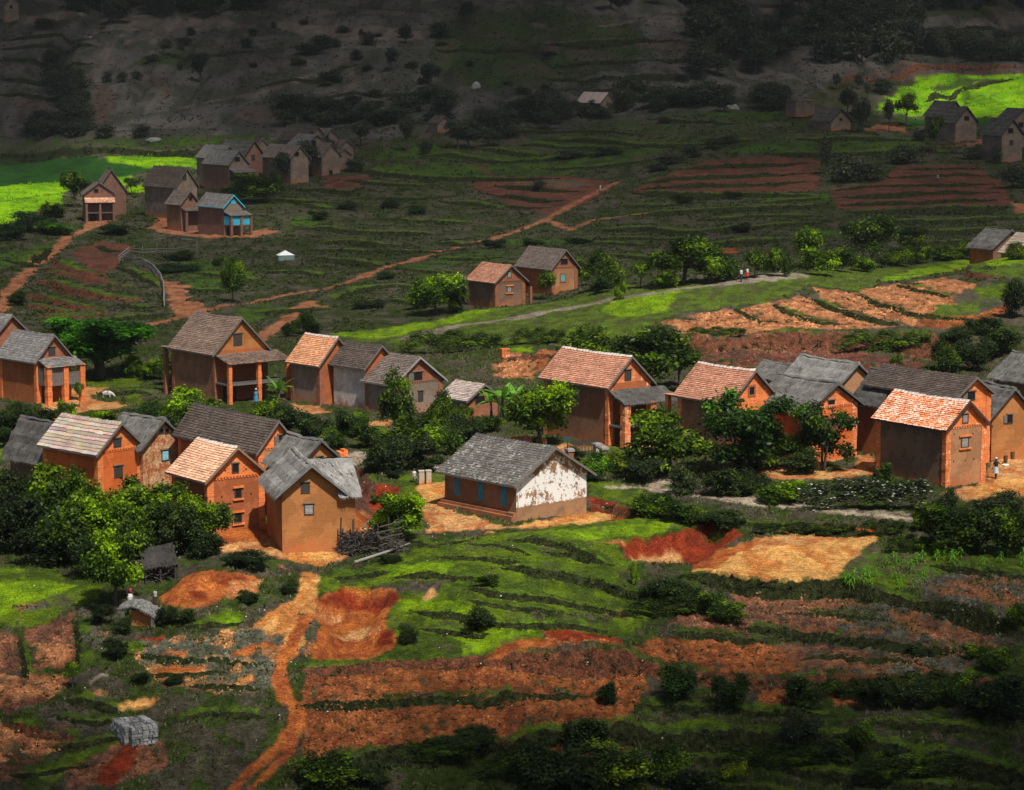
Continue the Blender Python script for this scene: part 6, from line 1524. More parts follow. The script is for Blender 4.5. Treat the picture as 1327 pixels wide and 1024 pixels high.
# left middle ground
T(97, 268, 38, 42, 'round', 'dark', 'dark round tree left of the pinkish porch roof house')
for px, py, w, h, key, t, lb in [(40, 300, 60, 26, 'dark_bush', 'blue', 'blue green bush on the lime field corner'), (68, 282, 30, 20, 'bush', 'dark', 'bush between the lime field and the dark round tree'), (12, 312, 40, 24, 'dark_bush', 'blue', 'blue green bush at the left edge below the lime field'), (22, 396, 26, 20, 'dark_bush', 'n', 'dark bush beside the left footpath'), (70, 304, 50, 18, 'bush', 'blue', 'low crop bushes above the left footpath'),
    (170, 252, 26, 22, 'open', 'green', 'thin tree between the two dark gabled houses'), (150, 303, 40, 12, 'dark_bush', 'green', 'low cabbage green bush under the shaded hamlet'), (332, 262, 62, 36, 'bush', 'dark', 'dark bush in front of the balcony porch'), (350, 252, 36, 28, 'bush', 'dark', 'dark bush right of the balcony porch'), (305, 256, 34, 20, 'bush', 'blue', 'banana like bush below the balcony porch'), (368, 238, 32, 38, 'far_tree', 'n', 'small dark tree against the patched roof house wall'), (398, 232, 36, 46, 'far_tree', 'n', 'dark tree in front of the steep grey gable'), (424, 214, 26, 34, 'far_tree', 'n', 'dark tree above the tiny ground window'), (287, 240, 16, 26, 'far_tree', 'n', 'sapling against the brick wall of the balcony house'), (467, 190, 36, 30, 'far_tree', 'n', 'dark tree right behind the upper cluster'), (526, 196, 26, 42, 'far_tree', 'n', 'tall dark tree on the green terraces right of the cluster'), (552, 200, 22, 22, 'far_bush', 'n', 'dark bush left of the tree line'), (462, 222, 26, 20, 'far_bush', 'n', 'dark bush at the end of the cluster'),
    (282, 345, 16, 12, 'bush', 'dark', 'small shrub right of the pole fence'), (232, 338, 40, 14, 'dark_bush', 'n', 'weeds along the pole fence'), (230, 352, 60, 10, 'dark_bush', 'blue', 'low leafy crop below the pole fence'), (470, 400, 30, 12, 'dark_bush', 'n', 'flat bush on the lower dark terrace'), (488, 400, 26, 12, 'dark_bush', 'n', 'flat bush beside the other on the lower dark terrace'), (500, 362, 24, 10, 'dark_bush', 'n', 'flat bush over the orange footpath'), (400, 432, 30, 26, 'bush', 'dark', 'bush above the orange tiled roof'), (378, 436, 24, 22, 'bush', 'dark', 'dark bush left of the orange tiled roof')]:
    T(px, py, w, h, key, t, lb)
# bushes among the middle terraces
k_ = 0
for px, py, w, h in [(412, 285, 26, 12), (450, 272, 30, 12), (505, 270, 26, 14), (540, 278, 24, 12), (700, 242, 20, 9), (885, 262, 30, 11), (950, 258, 26, 10), (960, 300, 30, 12), (1110, 300, 40, 12), (1180, 306, 40, 12), (640, 322, 30, 12), (750, 316, 36, 9), (690, 318, 30, 9), (870, 212, 40, 16), (895, 204, 30, 16), (925, 192, 30, 14), (945, 186, 24, 12), (850, 222, 30, 12), (790, 200, 50, 12), (740, 204, 40, 10), (862, 160, 20, 10)]:
    T(px, py, w, h, 'far_bush' if py < 250 else 'dark_bush', 'n' if k_ % 3 else 'green', 'low dark bush among the terraces between the footpath and the ridge', 'bushes on the shaded terraces'); k_ += 1
# far right slope and tree line below the hill
for px, py, w, h, key, lb in [
    (1098, 148, 28, 32, 'far_tree', 'round dark tree behind the thatched cottage'), (1118, 172, 32, 42, 'far_tree', 'dark leafy yard tree touching the thatched cottage'), (1152, 170, 20, 38, 'far_tree', 'narrow dark tree in the bare yard before the paddy'), (1175, 164, 42, 44, 'open', 'open branched tree against the bright lime paddy'), (1213, 196, 30, 46, 'open', 'thin trunked tree in front of the square attic opening'), (1113, 116, 16, 20, 'far_tree', 'small lollipop tree below the dark wood'), (1084, 116, 14, 20, 'far_tree', 'small dark tree left of the lollipop tree'), (1125, 130, 14, 22, 'far_tree', 'slim tree at the corner of the bright paddy'), (1145, 120, 30, 22, 'far_bush', 'dark bush on the top corner of the bright paddy'),
    (1070, 226, 22, 46, 'far_tree', 'dark upright tree among the red striped fields'), (1095, 236, 50, 36, 'far_bush', 'large dark bush between the red striped fields'), (1125, 234, 44, 26, 'far_bush', 'dark bush right of the large one in the red fields'), (1170, 212, 44, 26, 'far_bush', 'dark bush above the right red field'), (1290, 212, 18, 26, 'far_bush', 'dark bush at the wall of the stacked windows house'), (1262, 206, 34, 16, 'far_bush', 'flat dark bush left of the stacked windows house'), (1315, 244, 40, 30, 'far_bush', 'dark bush at the right edge below the stacked windows house'), (1208, 178, 14, 18, 'far_bush', 'small bush at the lean to of the dark thatch'), (1190, 182, 18, 14, 'far_bush', 'small bush right of the bare yard')]:
    T(px, py, w, h, key, 'n', lb)
rr = random.Random(5)
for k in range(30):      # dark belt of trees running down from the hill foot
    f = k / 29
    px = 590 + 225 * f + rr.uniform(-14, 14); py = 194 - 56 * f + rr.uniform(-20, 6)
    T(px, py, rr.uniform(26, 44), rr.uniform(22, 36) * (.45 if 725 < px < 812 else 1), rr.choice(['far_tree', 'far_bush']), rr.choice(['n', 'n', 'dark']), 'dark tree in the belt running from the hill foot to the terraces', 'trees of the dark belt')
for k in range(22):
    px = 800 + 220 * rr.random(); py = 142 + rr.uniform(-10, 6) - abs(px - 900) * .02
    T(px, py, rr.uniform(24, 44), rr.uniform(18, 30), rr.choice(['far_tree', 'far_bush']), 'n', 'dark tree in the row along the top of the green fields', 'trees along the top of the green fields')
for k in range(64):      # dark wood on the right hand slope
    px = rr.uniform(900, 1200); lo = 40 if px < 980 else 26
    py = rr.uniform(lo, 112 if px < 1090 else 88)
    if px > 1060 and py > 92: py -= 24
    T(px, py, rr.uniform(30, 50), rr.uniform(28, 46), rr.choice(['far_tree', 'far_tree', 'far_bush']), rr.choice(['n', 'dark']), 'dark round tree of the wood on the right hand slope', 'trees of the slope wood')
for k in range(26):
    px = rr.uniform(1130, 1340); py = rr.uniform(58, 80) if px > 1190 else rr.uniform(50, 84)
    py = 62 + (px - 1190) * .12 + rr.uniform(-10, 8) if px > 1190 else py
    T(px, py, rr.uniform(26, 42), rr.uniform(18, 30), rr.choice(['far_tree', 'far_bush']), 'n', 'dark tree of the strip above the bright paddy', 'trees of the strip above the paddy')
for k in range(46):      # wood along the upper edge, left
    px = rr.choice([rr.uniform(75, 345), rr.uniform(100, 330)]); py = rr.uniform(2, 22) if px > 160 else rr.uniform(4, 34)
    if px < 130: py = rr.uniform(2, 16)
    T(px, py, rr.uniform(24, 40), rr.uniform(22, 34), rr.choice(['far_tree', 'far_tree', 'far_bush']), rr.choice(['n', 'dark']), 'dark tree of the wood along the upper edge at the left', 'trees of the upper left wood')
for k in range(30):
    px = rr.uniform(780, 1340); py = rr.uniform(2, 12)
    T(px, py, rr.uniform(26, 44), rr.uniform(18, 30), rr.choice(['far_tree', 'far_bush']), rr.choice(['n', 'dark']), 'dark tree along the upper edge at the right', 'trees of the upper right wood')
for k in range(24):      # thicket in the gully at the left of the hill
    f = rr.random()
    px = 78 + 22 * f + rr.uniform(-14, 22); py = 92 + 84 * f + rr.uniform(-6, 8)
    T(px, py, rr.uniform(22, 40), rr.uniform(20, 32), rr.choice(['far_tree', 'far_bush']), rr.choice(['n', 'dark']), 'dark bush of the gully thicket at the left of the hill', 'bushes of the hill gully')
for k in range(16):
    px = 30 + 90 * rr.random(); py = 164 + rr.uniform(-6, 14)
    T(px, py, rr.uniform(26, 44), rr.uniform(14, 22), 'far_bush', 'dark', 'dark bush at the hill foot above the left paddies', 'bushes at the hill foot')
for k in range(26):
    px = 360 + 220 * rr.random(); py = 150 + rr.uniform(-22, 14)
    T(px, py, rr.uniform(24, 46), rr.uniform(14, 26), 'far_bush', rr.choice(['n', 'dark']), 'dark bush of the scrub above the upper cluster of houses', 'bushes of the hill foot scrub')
for px, py, w, h, key, lb in [(260, 106, 26, 36, 'far_tree', 'solitary dark tree on the bare hillside, left part'), (507, 92, 22, 28, 'far_tree', 'solitary round tree in the middle of the hillside'), (526, 56, 20, 22, 'far_tree', 'small round headed tree high on the hillside'), (556, 116, 34, 32, 'far_tree', 'leaning dark tree on the hillside, right of the round one'), (476, 58, 22, 18, 'far_bush', 'dark round bush left of the small round headed tree'), (570, 50, 28, 22, 'far_bush', 'dark bush right of the small round headed tree'), (604, 30, 24, 28, 'far_tree', 'dark tree high on the hillside'), (420, 62, 30, 20, 'far_bush', 'dark bush at the head of the hill track'), (400, 70, 40, 14, 'far_bush', 'flat dark bush along the hill track'), (462, 78, 18, 14, 'far_bush', 'small bush on the hill track'), (428, 106, 34, 16, 'far_bush', 'flat dark bush in the middle of the bare hillside'), (138, 106, 14, 14, 'far_bush', 'small dark bush beside the pale hill footpath'), (158, 106, 14, 14, 'far_bush', 'small dark bush right of the pale hill footpath'), (136, 178, 26, 18, 'far_bush', 'dark bush on the hill foot right of the gully'), (182, 178, 24, 18, 'far_bush', 'dark bush on the hill foot further right'), (320, 62, 18, 14, 'far_bush', 'dark bush on the pale bare patch'), (60, 36, 34, 14, 'far_bush', 'flat dark bush by the lone corner house')]:
    T(px, py, w, h, key, 'dark', lb)
for k in range(46):      # scattered scrub
    px = rr.uniform(160, 900); py = rr.uniform(28, 150)
    if px > 560 and rr.random() < .4: continue
    T(px, py, rr.uniform(8, 24), rr.uniform(5, 13), 'far_bush', rr.choice(['n', 'dark']), 'small dark bush dotted over the bare hillside', 'bushes dotted over the hillside')


# banana plants
def banana_meshes(seed):
    rng = random.Random(seed); lf = MB(); st = MB()
    st.tube([(0, 0, -.1), (.01, 0, .3), (.02, .01, .52)], [.045, .036, .022], 7)
    for k in range(9):
        an = 2 * pi * k / 9 * 2.4 + rng.uniform(-.3, .3); up = rng.uniform(.18, .5); ln = rng.uniform(.34, .5)
        d = Vector((cos(an), sin(an), 0)); p0 = Vector((.02, .01, .48)); side = Vector((-sin(an), cos(an), 0))
        prev = None
        for q in range(8):
            f = q / 7
            c = p0 + d * ln * f * .85 + Vector((0, 0, up * f - .55 * f * f * ln * (1.6 - up * 2)))
            w = .062 * sin(pi * min(1, f * .9 + .1)) ** .6
            a, b = c + side * w + Vector((0, 0, .02)), c - side * w + Vector((0, 0, .02))
            if prev:
                t = rng.uniform(.8, 1.25); cl = tuple(x * t for x in (.10, .24, .035))
                lf.face([prev[0], a, c, prev[2]], 0, cl); lf.face([prev[2], c, b, prev[1]], 0, tuple(x * .8 for x in cl))
            prev = (a, b, c)
    return lf.mesh('leaves'), st.mesh('stem', True)


for i, (px, py, hp, lb) in enumerate([(650, 548, 62, 'banana plant with upright leaves right of the small pinkish roof'), (668, 546, 58, 'banana plant leaning against the lime leaved tree'), (637, 546, 50, 'smaller banana plant next to the small pinkish roof'), (362, 532, 54, 'banana plant growing in front of the brick veranda')]):
    P = hit(px, py); k = FPX / (P.y * CP - (P.z - HC) * SP)
    lf, st = banana_meshes(i); o = empty('banana_plant', P, i * 1.3); h = hp / k; o.scale = (h, h, h)
    lf.materials.append(LEAF); st.materials.append(M['bark'])
    for n_, m_ in (('leaves', lf), ('stem', st)):
        c = bpy.data.objects.new(n_, m_); COL.objects.link(c); c.parent = o; c.color = (1.3, 1.3, 1, 1)
    tag(o, lb, 'banana plant', 'banana plants')


# maize
def maize_mesh(seed):
    rng = random.Random(seed); mb = MB()
    for k in range(11):
        an = k * 2.4 + rng.uniform(-.3, .3); z0 = .1 + .07 * k; ln = rng.uniform(.35, .6)
        d = Vector((cos(an), sin(an), 0)); s_ = Vector((-sin(an), cos(an), 0)); prev = None
        for q in range(6):
            f = q / 5; c = Vector((0, 0, z0)) + d * ln * f + Vector((0, 0, .5 * f - .75 * f * f))
            w = .05 * (1 - f) + .004
            cur = (c + s_ * w, c - s_ * w)
            if prev: t = rng.uniform(.75, 1.3); mb.face([prev[0], cur[0], cur[1], prev[1]], 0, tuple(x * t for x in (.12, .30, .03)))
            prev = cur
    mb.tube([(0, 0, -.05), (0, 0, .9)], [.03, .012], 5, 0, (.10, .20, .03))
    me = mb.mesh('maize_plant'); me.materials.append(LEAF); return me


MZ = [maize_mesh(i) for i in range(3)]
for k in range(64):
    if k < 30: px, py = rr.uniform(1095, 1200), rr.uniform(724, 764); py = max(py, 764 - (px - 1080) * .5)
    else: px, py = rr.uniform(1185, 1330), rr.uniform(704, 738)
    P = hit(px, py); o = bpy.data.objects.new('maize_plant', MZ[k % 3]); COL.objects.link(o)
    s_ = rr.uniform(.55, .95); o.location = P; o.scale = (s_, s_, s_ * rr.uniform(.8, 1.2)); o.rotation_euler = (0, 0, rr.uniform(0, 6.28)); o.color = (1.25, 1.2, .9, 1)
    tag(o, 'young bright green maize plant in the vegetable field right of the sand', 'maize plant', 'maize plants in the vegetable field')


# ------------------------------------------------------------------ weeds and grass tufts (uncountable)
def tufts(name, pts, size, colA, colB, blades, label, wide=.35, seed=0, up=.9):
    rng = np.random.default_rng(seed)
    n = len(pts)
    sz = size * (pts[:, 3:4] if pts.shape[1] > 3 else 1)
    C = np.repeat(pts[:, :3], blades, 0); S = np.repeat(np.broadcast_to(sz, (n, 1)), blades, 0)
    C = C + rng.normal(size=C.shape) * S * np.array([.55, .55, .0])
    a = rng.uniform(0, 2 * pi, (len(C), 1)); l = rng.uniform(.2, .75, (len(C), 1))
    d = np.c_[np.cos(a) * l, np.sin(a) * l, np.full_like(a, up) * rng.uniform(.5, 1.1, (len(C), 1))]
    s_ = np.c_[-np.sin(a), np.cos(a), np.zeros_like(a)]
    h = S * rng.uniform(.6, 1.3, (len(C), 1))
    w = h * wide
    v0, v1 = C - s_ * w * .5, C + s_ * w * .5
    v2, v3 = C + d * h * .6 + s_ * w * .55, C + d * h * 1.1 - s_ * w * .3 - np.array([0, 0, 1]) * h * .1
    Q = np.stack([v0, v1, v2, v3], 1)
    t = np.repeat(rng.random((n, 1)), blades, 0); t = np.clip(t + rng.normal(size=t.shape) * .25, 0, 1)
    col = (np.array(colA) * (1 - t) + np.array(colB) * t) * rng.uniform(.7, 1.3, t.shape)
    me = mesh_from(name, Q.reshape(-1, 3), np.arange(len(Q) * 4).reshape(-1, 4), col)
    o = link(name, me, LEAF)
    tag(o, label, 'weeds', None, 'stuff')
    return o


rng = np.random.default_rng(3)
P_ = []
for P, s, face in STEP_LINES:
    d = P[1:] - P[:-1]; seg = np.hypot(*d.T); far = P[:, 1].mean() / 200
    dens_ = (5.5 if face == 'bank' else 1.2) / far ** 1.2 * min(1.3, s + .2)
    n = int(seg.sum() * dens_)
    k = rng.choice(len(seg), n, p=seg / seg.sum()); f = rng.random((n, 1))
    q = P[k] + d[k] * f
    nrm = np.c_[d[k][:, 1], -d[k][:, 0]] / seg[k][:, None]          # towards the lower side
    q = q + nrm * rng.normal(.12, .22, (n, 1)) * far ** .7
    P_.append(np.c_[q, zat(q[:, 0], q[:, 1]) - .05, rng.uniform(.55, 1.35, n) * far ** .55 * (.7 + .3 * s)])
P_ = np.concatenate(P_)
def mounds(name, pts, size, colA, colB, per, label, leaf=.4, seed=0):
    rng = np.random.default_rng(seed); n = len(pts); S = np.repeat(pts[:, 3:4] * size, per, 0)
    d = rng.normal(size=(n * per, 3)); d[:, 2] = np.abs(d[:, 2]); d /= np.linalg.norm(d, axis=1, keepdims=True)
    C = np.repeat(pts[:, :3], per, 0) + d * S * rng.uniform(.35, 1.0, (n * per, 1)) * np.array([1.25, 1.25, .85])
    N = d * .6 + rng.normal(size=d.shape) * .5 + np.array([0, 0, .5]); N /= np.linalg.norm(N, axis=1, keepdims=True)
    Q = leaf_quads(C, N, S * leaf, rng)
    t = np.clip(np.repeat(rng.random((n, 1)), per, 0) + rng.normal(size=(n * per, 1)) * .25, 0, 1)
    col = (np.array(colA) * (1 - t) + np.array(colB) * t) * rng.uniform(.7, 1.3, t.shape)
    return tag(link(name, mesh_from(name, Q.reshape(-1, 3), np.arange(len(Q) * 4).reshape(-1, 4), col), LEAF), label, 'weeds', None, 'stuff')


mounds('terrace_weeds', P_, .20, (.012, .018, .006), (.034, .050, .011), 12, 'dark leafy weeds growing along the terrace edges', .42, 1)  # weed colours darkened further for shade on the bank faces
# rough grass over the slopes
def scatter(n, y0, y1, classes, size, seed, p=1.0):
    rng = np.random.default_rng(seed)
    t = rng.uniform(math.log(y0), math.log(y1), n); u = rng.uniform(-.215, .215, n)
    j = np.clip(np.searchsorted(gt, t), 0, NT - 1); i = np.clip(np.searchsorted(gu, u), 0, NU - 1)
    ok = np.isin(CI[j, i], [cls_names.index(c) for c in classes]) & (fbm(u * np.exp(t) * .35, np.exp(t) * .22, seed, 3) > .44)
    t, u = t[ok], u[ok]; Y = np.exp(t); X = u * Y
    return np.c_[X, Y, zat(X, Y) - .03, rng.uniform(.6, 1.5, len(X)) * (Y / 200) ** .6]


mounds('terrace_herbs', scatter(26000, 300, 620, ('rough_dark', 'fallow', 'field_dull'), .2, 25), .22, (.026, .038, .012), (.070, .090, .024), 7, 'low dark herbs and crop plants on the shaded terraces', .5, 26)
mounds('field_weeds', scatter(14000, 130, 300, ('soil', 'soil_brown', 'soil_tan', 'grey_mix', 'sand_mix'), .2, 15), .16, (.022, .030, .012), (.060, .075, .022), 8, 'small dark weeds dotted over the bare tilled fields', .5, 6)
def clods(pts, seed):
    rng = np.random.default_rng(seed); n = len(pts); s_ = pts[:, 3:4] * .085
    C = pts[:, :3]; a = rng.uniform(0, 6.28, (n, 1)); V = []
    for q in range(4):
        an = a + q * pi / 2 + rng.uniform(-.4, .4, (n, 1)); V.append(C + np.c_[np.cos(an), np.sin(an), np.zeros_like(an)] * s_ * rng.uniform(.8, 1.5, (n, 1)))
    V.append(C + np.c_[rng.normal(size=(n, 2)) * s_ * .3, (s_ * rng.uniform(.7, 1.5, (n, 1)))[:, 0]])
    V = np.stack(V, 1).reshape(-1, 3); b = np.arange(n)[:, None] * 5
    F = np.concatenate([np.c_[b + q, b + (q + 1) % 4, b + 4] for q in range(4)])
    u, t = pts[:, 0] / pts[:, 1], np.log(pts[:, 1]); j = np.clip(np.searchsorted(gt, t), 0, NT - 1); i = np.clip(np.searchsorted(gu, u), 0, NU - 1)
    col = np.repeat(GC[j, i] * rng.uniform(.7, 1.35, (n, 1)), 5, 0)
    return tag(link('soil_clods', mesh_from('soil_clods', V, F, col), CLOD), 'clods of turned earth on the tilled fields', 'soil clods', None, 'stuff')


CLOD = mat_attr('turned_earth', .95, 8, .3)
clods(scatter(150000, 130, 330, ('soil', 'soil_brown', 'soil_tan', 'grey_mix', 'sand_mix', 'soil_dull', 'fallow'), .2, 45), 46)
tufts('rough_grass', scatter(52000, 130, 330, ('rough', 'grey_mix', 'fallow', 'bank', 'maize_bed', 'sand_mix'), .2, 5), .20, (.045, .062, .016), (.115, .125, .045), 6, 'rough grass and low herbs on the fallow ground', .30, 2)
tufts('meadow_grass', scatter(100000, 130, 340, ('lawn', 'meadow', 'lawn_lime', 'lip'), .2, 6), .10, (.070, .125, .012), (.16, .25, .014), 6, 'short bright green grass on the lawns and the ridge', .34, 3)
mounds('hill_scrub', scatter(15000, 600, 800, ('hill', 'hill_green', 'hill_red'), .2, 35), .20, (.045, .048, .034), (.085, .082, .062), 6, 'low grey green scrub on the bare hillside', .5, 36)
tufts('field_herbs', scatter(40000, 330, 640, ('rough_dark', 'fallow', 'field_dull', 'field_green', 'hill', 'hill_green'), .2, 8), .17, (.030, .046, .014), (.075, .095, .026), 5, 'dark herbs on the shaded terraces', .40, 4)
tufts('paddy_rice', scatter(26000, 380, 760, ('paddy_lime',), .2, 9), .24, (.15, .38, .005), (.27, .50, .006), 5, 'bright lime young rice in the paddies', .35, 5)
# ------------------------------------------------------------------ small things around the village
def wpp(P):   # metres per image point at a place
    return (P.y * CP - (P.z - HC) * SP) / FPX


# brushwood pile with stakes
def brush_pile():
    P = hit(480, 716); m = wpp(P); o = empty('brushwood_pile', P, .35); rng = random.Random(2)
    w = 84 * m; mb = MB()
    for k in range(520):
        c = Vector((rng.uniform(-.5, .5) * w, rng.uniform(-.8, .8), 0)); hh = 1.5 * (.55 + .45 * sin((c.x / w + .5) * 3.0)) * (1 - abs(c.y) * .5)
        c.z = rng.random() * hh
        d = Vector((rng.uniform(-1, 1), rng.uniform(-.5, .5), rng.uniform(-.45, .6))) * rng.uniform(.25, .8)
        t = rng.uniform(.4, 1.5); mb.tube([c - d, c + d * .3 + Vector((0, 0, .04)), c + d], [.03, .022, .008], 4, 0, (t, t, t), False)
    mb.build('branches', M['brush'], o)
    mb = MB()
    rng2 = np.random.default_rng(4)
    C = np.c_[rng2.uniform(-.5, .1, 700) * w, rng2.uniform(-.9, .5, 700), rng2.uniform(.1, 1.5, 700)]; N = rng2.normal(size=(700, 3)); N /= np.linalg.norm(N, axis=1, keepdims=True)
    Q = leaf_quads(C, N, .13, rng2); link('withered_leaves', mesh_from('withered_leaves', Q.reshape(-1, 3), np.arange(2800).reshape(-1, 4), np.full((2800, 3), .05) * rng2.uniform(.5, 1.5, (2800, 1))), LEAF, o)
    for x in (-.48, -.44, -.30, -.28, .05, .12, .30, .46):
        mb = MB(); h = rng.uniform(1.7, 2.6); mb.tube([(x * w, rng.uniform(-.5, .3), -.2), (x * w + rng.uniform(-.1, .1), 0, h)], [.07, .05], 6); mb.build('stake', M['wood_dark'], o)
    for z, a_, b_ in ((1.3, -.05, .48), (.9, .0, .5), (1.75, .12, .5)):
        mb = MB(); mb.tube([(a_ * w, -.4, z), (b_ * w, -.3, z + .3)], [.05, .04], 6); mb.build('rail', M['brush'], o)
    tag(o, 'dark pile of brushwood held by stakes beside the ochre clay cottage', 'brushwood pile')


brush_pile()
p, q = hit(460, 731), hit(531, 711)
mb = MB(); mb.tube([p + Vector((0, 0, .12)), (p + q) / 2 + Vector((0, 0, .2)), q + Vector((0, 0, .35))], [.11, .10, .07], 7)
tag(mb.build('wooden_pole', M['wood_pale'], None, True), 'long pale pole lying on the grass in front of the brushwood pile', 'pole')
p, q = hit(470, 686), hit(487, 674)
mb = MB(); mb.tube([p + Vector((0, 0, .1)), q + Vector((0, 0, .5))], [.07, .06], 6)
tag(mb.build('wooden_pole', M['wood'], None, True), 'short dark pole leaning against the red gully wall', 'pole')

# gate posts beside the long building
for px, rot, lb in ((546, .2, 'left of two weathered concrete gate posts with rust stains'), (555, .3, 'right of two weathered concrete gate posts with rust stains')):
    P = hit(px, 628 if px < 550 else 627.5); m = wpp(P); o = empty('gate_post', P, rot); w, h = 3.4 * m, 18.5 * m
    mb = MB(); mb.box((-w, -w, -.3), (w, w, h * .93)); mb.build('shaft', MW['concrete'], o)
    mb = MB(); mb.box((-w * 1.14, -w * 1.14, h * .932), (w * 1.14, w * 1.14, h)); mb.build('cap', MW['concrete'], o)
    tag(o, lb, 'gate post', 'concrete gate posts')

# sign, pillars and picket fence of the churchyard gate behind the white gable
P = hit(738, 597); m = wpp(P)


def pillar(px, py, wpx, hpx, label, body='brick_dull', capw=1.3):
    P = hit(px, py); m = wpp(P); o = empty('pillar', P, .5); w, h = wpx * m / 2, hpx * m
    mb = MB(); mb.box((-w, -w, -.4), (w, w, h * .84)); mb.build('shaft', MW[body], o)
    mb = MB(); mb.box((-w * capw, -w * capw, h * .842), (w * capw, w * capw, h)); mb.box((-w * 1.1, -w * 1.1, h * 1.001), (w * 1.1, w * 1.1, h * 1.06)); mb.build('cap', MW['stone'], o)
    tag(o, label, 'pillar'); return o, P, h


sp, SPp, sh = pillar(738, 600, 8, 18, 'brick pillar with stone cap carrying the small dark sign', 'brick_dull')
o = empty('sign', SPp + Vector((-.15, .05, sh * 1.06)), .1); mb = MB(); mb.tube([(0, 0, -.05), (0, 0, .75)], .05, 6); mb.build('post', M['wood_dark'], o)
mb = MB(); mb.box((-.30, -.03, .55), (.30, .03, .92)); pn = mb.build('panel', M['sign'], o)
tag(o, 'small dark green sign board on a short post above the brick pillar', 'sign')
pillar(774, 592, 8, 17, 'dark capped pale pillar at the end of the picket fence', 'concrete', 1.45)
pillar(782, 596, 8, 16, 'lower tan pillar just right of the dark capped one', 'mud_tan', 1.4)
a, b = hit(744, 592), hit(770, 589)
o = empty('picket_fence', a, 0); n = 15
for nm, z in (('rail', .35), ('rail', .95)):
    mb = MB(); mb.tube([Vector((0, 0, z)), b - a + Vector((0, 0, z))], .03, 5); mb.build(nm, M['wood_dark'], o)
for k in range(n):
    mb = MB(); c = (b - a) * (k / (n - 1)); mb.box((c.x - .035, c.y - .02, -.15), (c.x + .035, c.y + .02, 1.3)); mb.build('picket', M['wood_dark'], o)
tag(o, 'dark picket fence between the sign pillar and the capped pillars', 'fence')

# stacks of bricks, lone brick pier, small walls
def brick_stack(px, py, wpx, hpx, label, mat='brick_flaky', rough=.06, name='brick_stack', dep=None, rot=.4, cat='brick stack'):
    P = hit(px, py); m = wpp(P); o = MB(); rng = random.Random(int(px)); w, h = wpx * m, hpx * m; d = dep or w * .6
    z = -.2
    nrow = max(3, int(h / .16))
    for i in range(nrow):
        nb = max(2, int(w / .32))
        for k in range(nb):
            if i > nrow * .7 and rng.random() < .3 * (i / nrow): continue
            x = -w / 2 + w * k / nb
            o.box((x + .01, -d / 2 + rng.uniform(-rough, rough), i * .162 - .2), (x + w / nb - .012, d / 2 + rng.uniform(-rough, rough), i * .162 - .2 + .155))
    ob = o.build(name, MW[mat]); ob.location = P; ob.rotation_euler = (0, 0, rot); tag(ob, label, cat); return ob


brick_stack(654, 463, 12, 14, 'lone square brick pier on the slope above the red cutting', 'brick_flaky', .03, 'brick_pier', None, .5, 'brick pier')
brick_stack(676, 573, 24, 10, 'low stack of pale bricks left of the lime leaved tree', 'brick_flaky')
brick_stack(702, 576, 12, 12, 'broken brick stack at the foot of the big pink roofed house', 'brick_flaky', .08)
brick_stack(443, 592, 12, 13, 'orange brick stub of a wall right of the shaggy thatch', 'brick_vivid', .02, 'brick_wall_stub', 1.0, .4, 'wall stub')
brick_stack(858, 546, 30, 16, 'ruined orange brick wall between the two pink roofed houses', 'brick_vivid', .03, 'brick_wall_stub', .5, .2, 'wall stub')
brick_stack(1037, 150, 30, 22, 'roofless ruined brick walls left of the thatched cottage', 'mud_grey', .1, 'ruined_house', 4.0, .5, 'ruin')

# mud hut with bent thatch
P = hit(183, 811); m = wpp(P); o = empty('mud_hut', P, -.15); w = 26 * m; h = 20.5 * m
mb = MB(); mb.box((-w / 2, -.05, -.3), (w / 2, 1.5, h)); mb.build('wall', MW['mud_orange'], o)
mb = MB(); rng_ = random.Random(4); R0 = []
nu, nv = 18, 8
W2 = 50 * m
def hutz(u): return h + .16 + .40 * (1 - abs(u * 2 - .75) ** 1.6) - .20 * u
for i in range(nv + 1):
    R0.append([(-W2 * .55 + W2 * k / nu, -.5 + 1.9 * i / nv, hutz(k / nu) - .12 * (i / nv * 2 - 1) ** 2 + rng_.uniform(-.05, .05)) for k in range(nu + 1)])
for i in range(nv):
    for k in range(nu):
        t = rng_.uniform(.55, 1.25); mb.face([R0[i][k], R0[i][k + 1], R0[i + 1][k + 1], R0[i + 1][k]], 0, tuple(q_ * t for q_ in (.15, .146, .14)))
for k in range(nu):
    a_, b_ = Vector(R0[0][k]), Vector(R0[0][k + 1]); t = rng_.uniform(.4, .8)
    mb.face([a_, b_, b_ - Vector((0, -.06, .15)), a_ - Vector((0, -.06, .15))], 0, tuple(q_ * t for q_ in (.15, .146, .14)))
    for q_ in range(5):
        s_ = a_.lerp(b_, rng_.random()); t = rng_.uniform(.4, 1.4); mb.face([s_ + Vector((-.03, -.02, 0)), s_ + Vector((.03, -.02, 0)), s_ + Vector((rng_.uniform(-.1, .1), -.1, -rng_.uniform(.05, .16)))], 0, tuple(z_ * t for z_ in (.15, .146, .14)))
for i in range(nv):
    for k in (0, nu):
        a_, b_ = Vector(R0[i][k]), Vector(R0[i + 1][k]); mb.face([a_, b_, b_ - Vector((0, 0, .25)), a_ - Vector((0, 0, .25))], 0, (.22, .21, .2))
mb.build('roof', MR['thatch_light'][0], o)
for x in (-W2 * .47, -W2 * .42, W2 * .33, W2 * .38):
    mb = MB(); mb.tube([(x, -.4, -.3), (x + .03, -.42, hutz((x + W2 * .55) / W2) - .1)], [.075, .06], 6); mb.build('post', M['wood'], o)
tag(o, 'tiny mud hut under a bent grey thatch on posts, by the orange earth heap', 'hut')

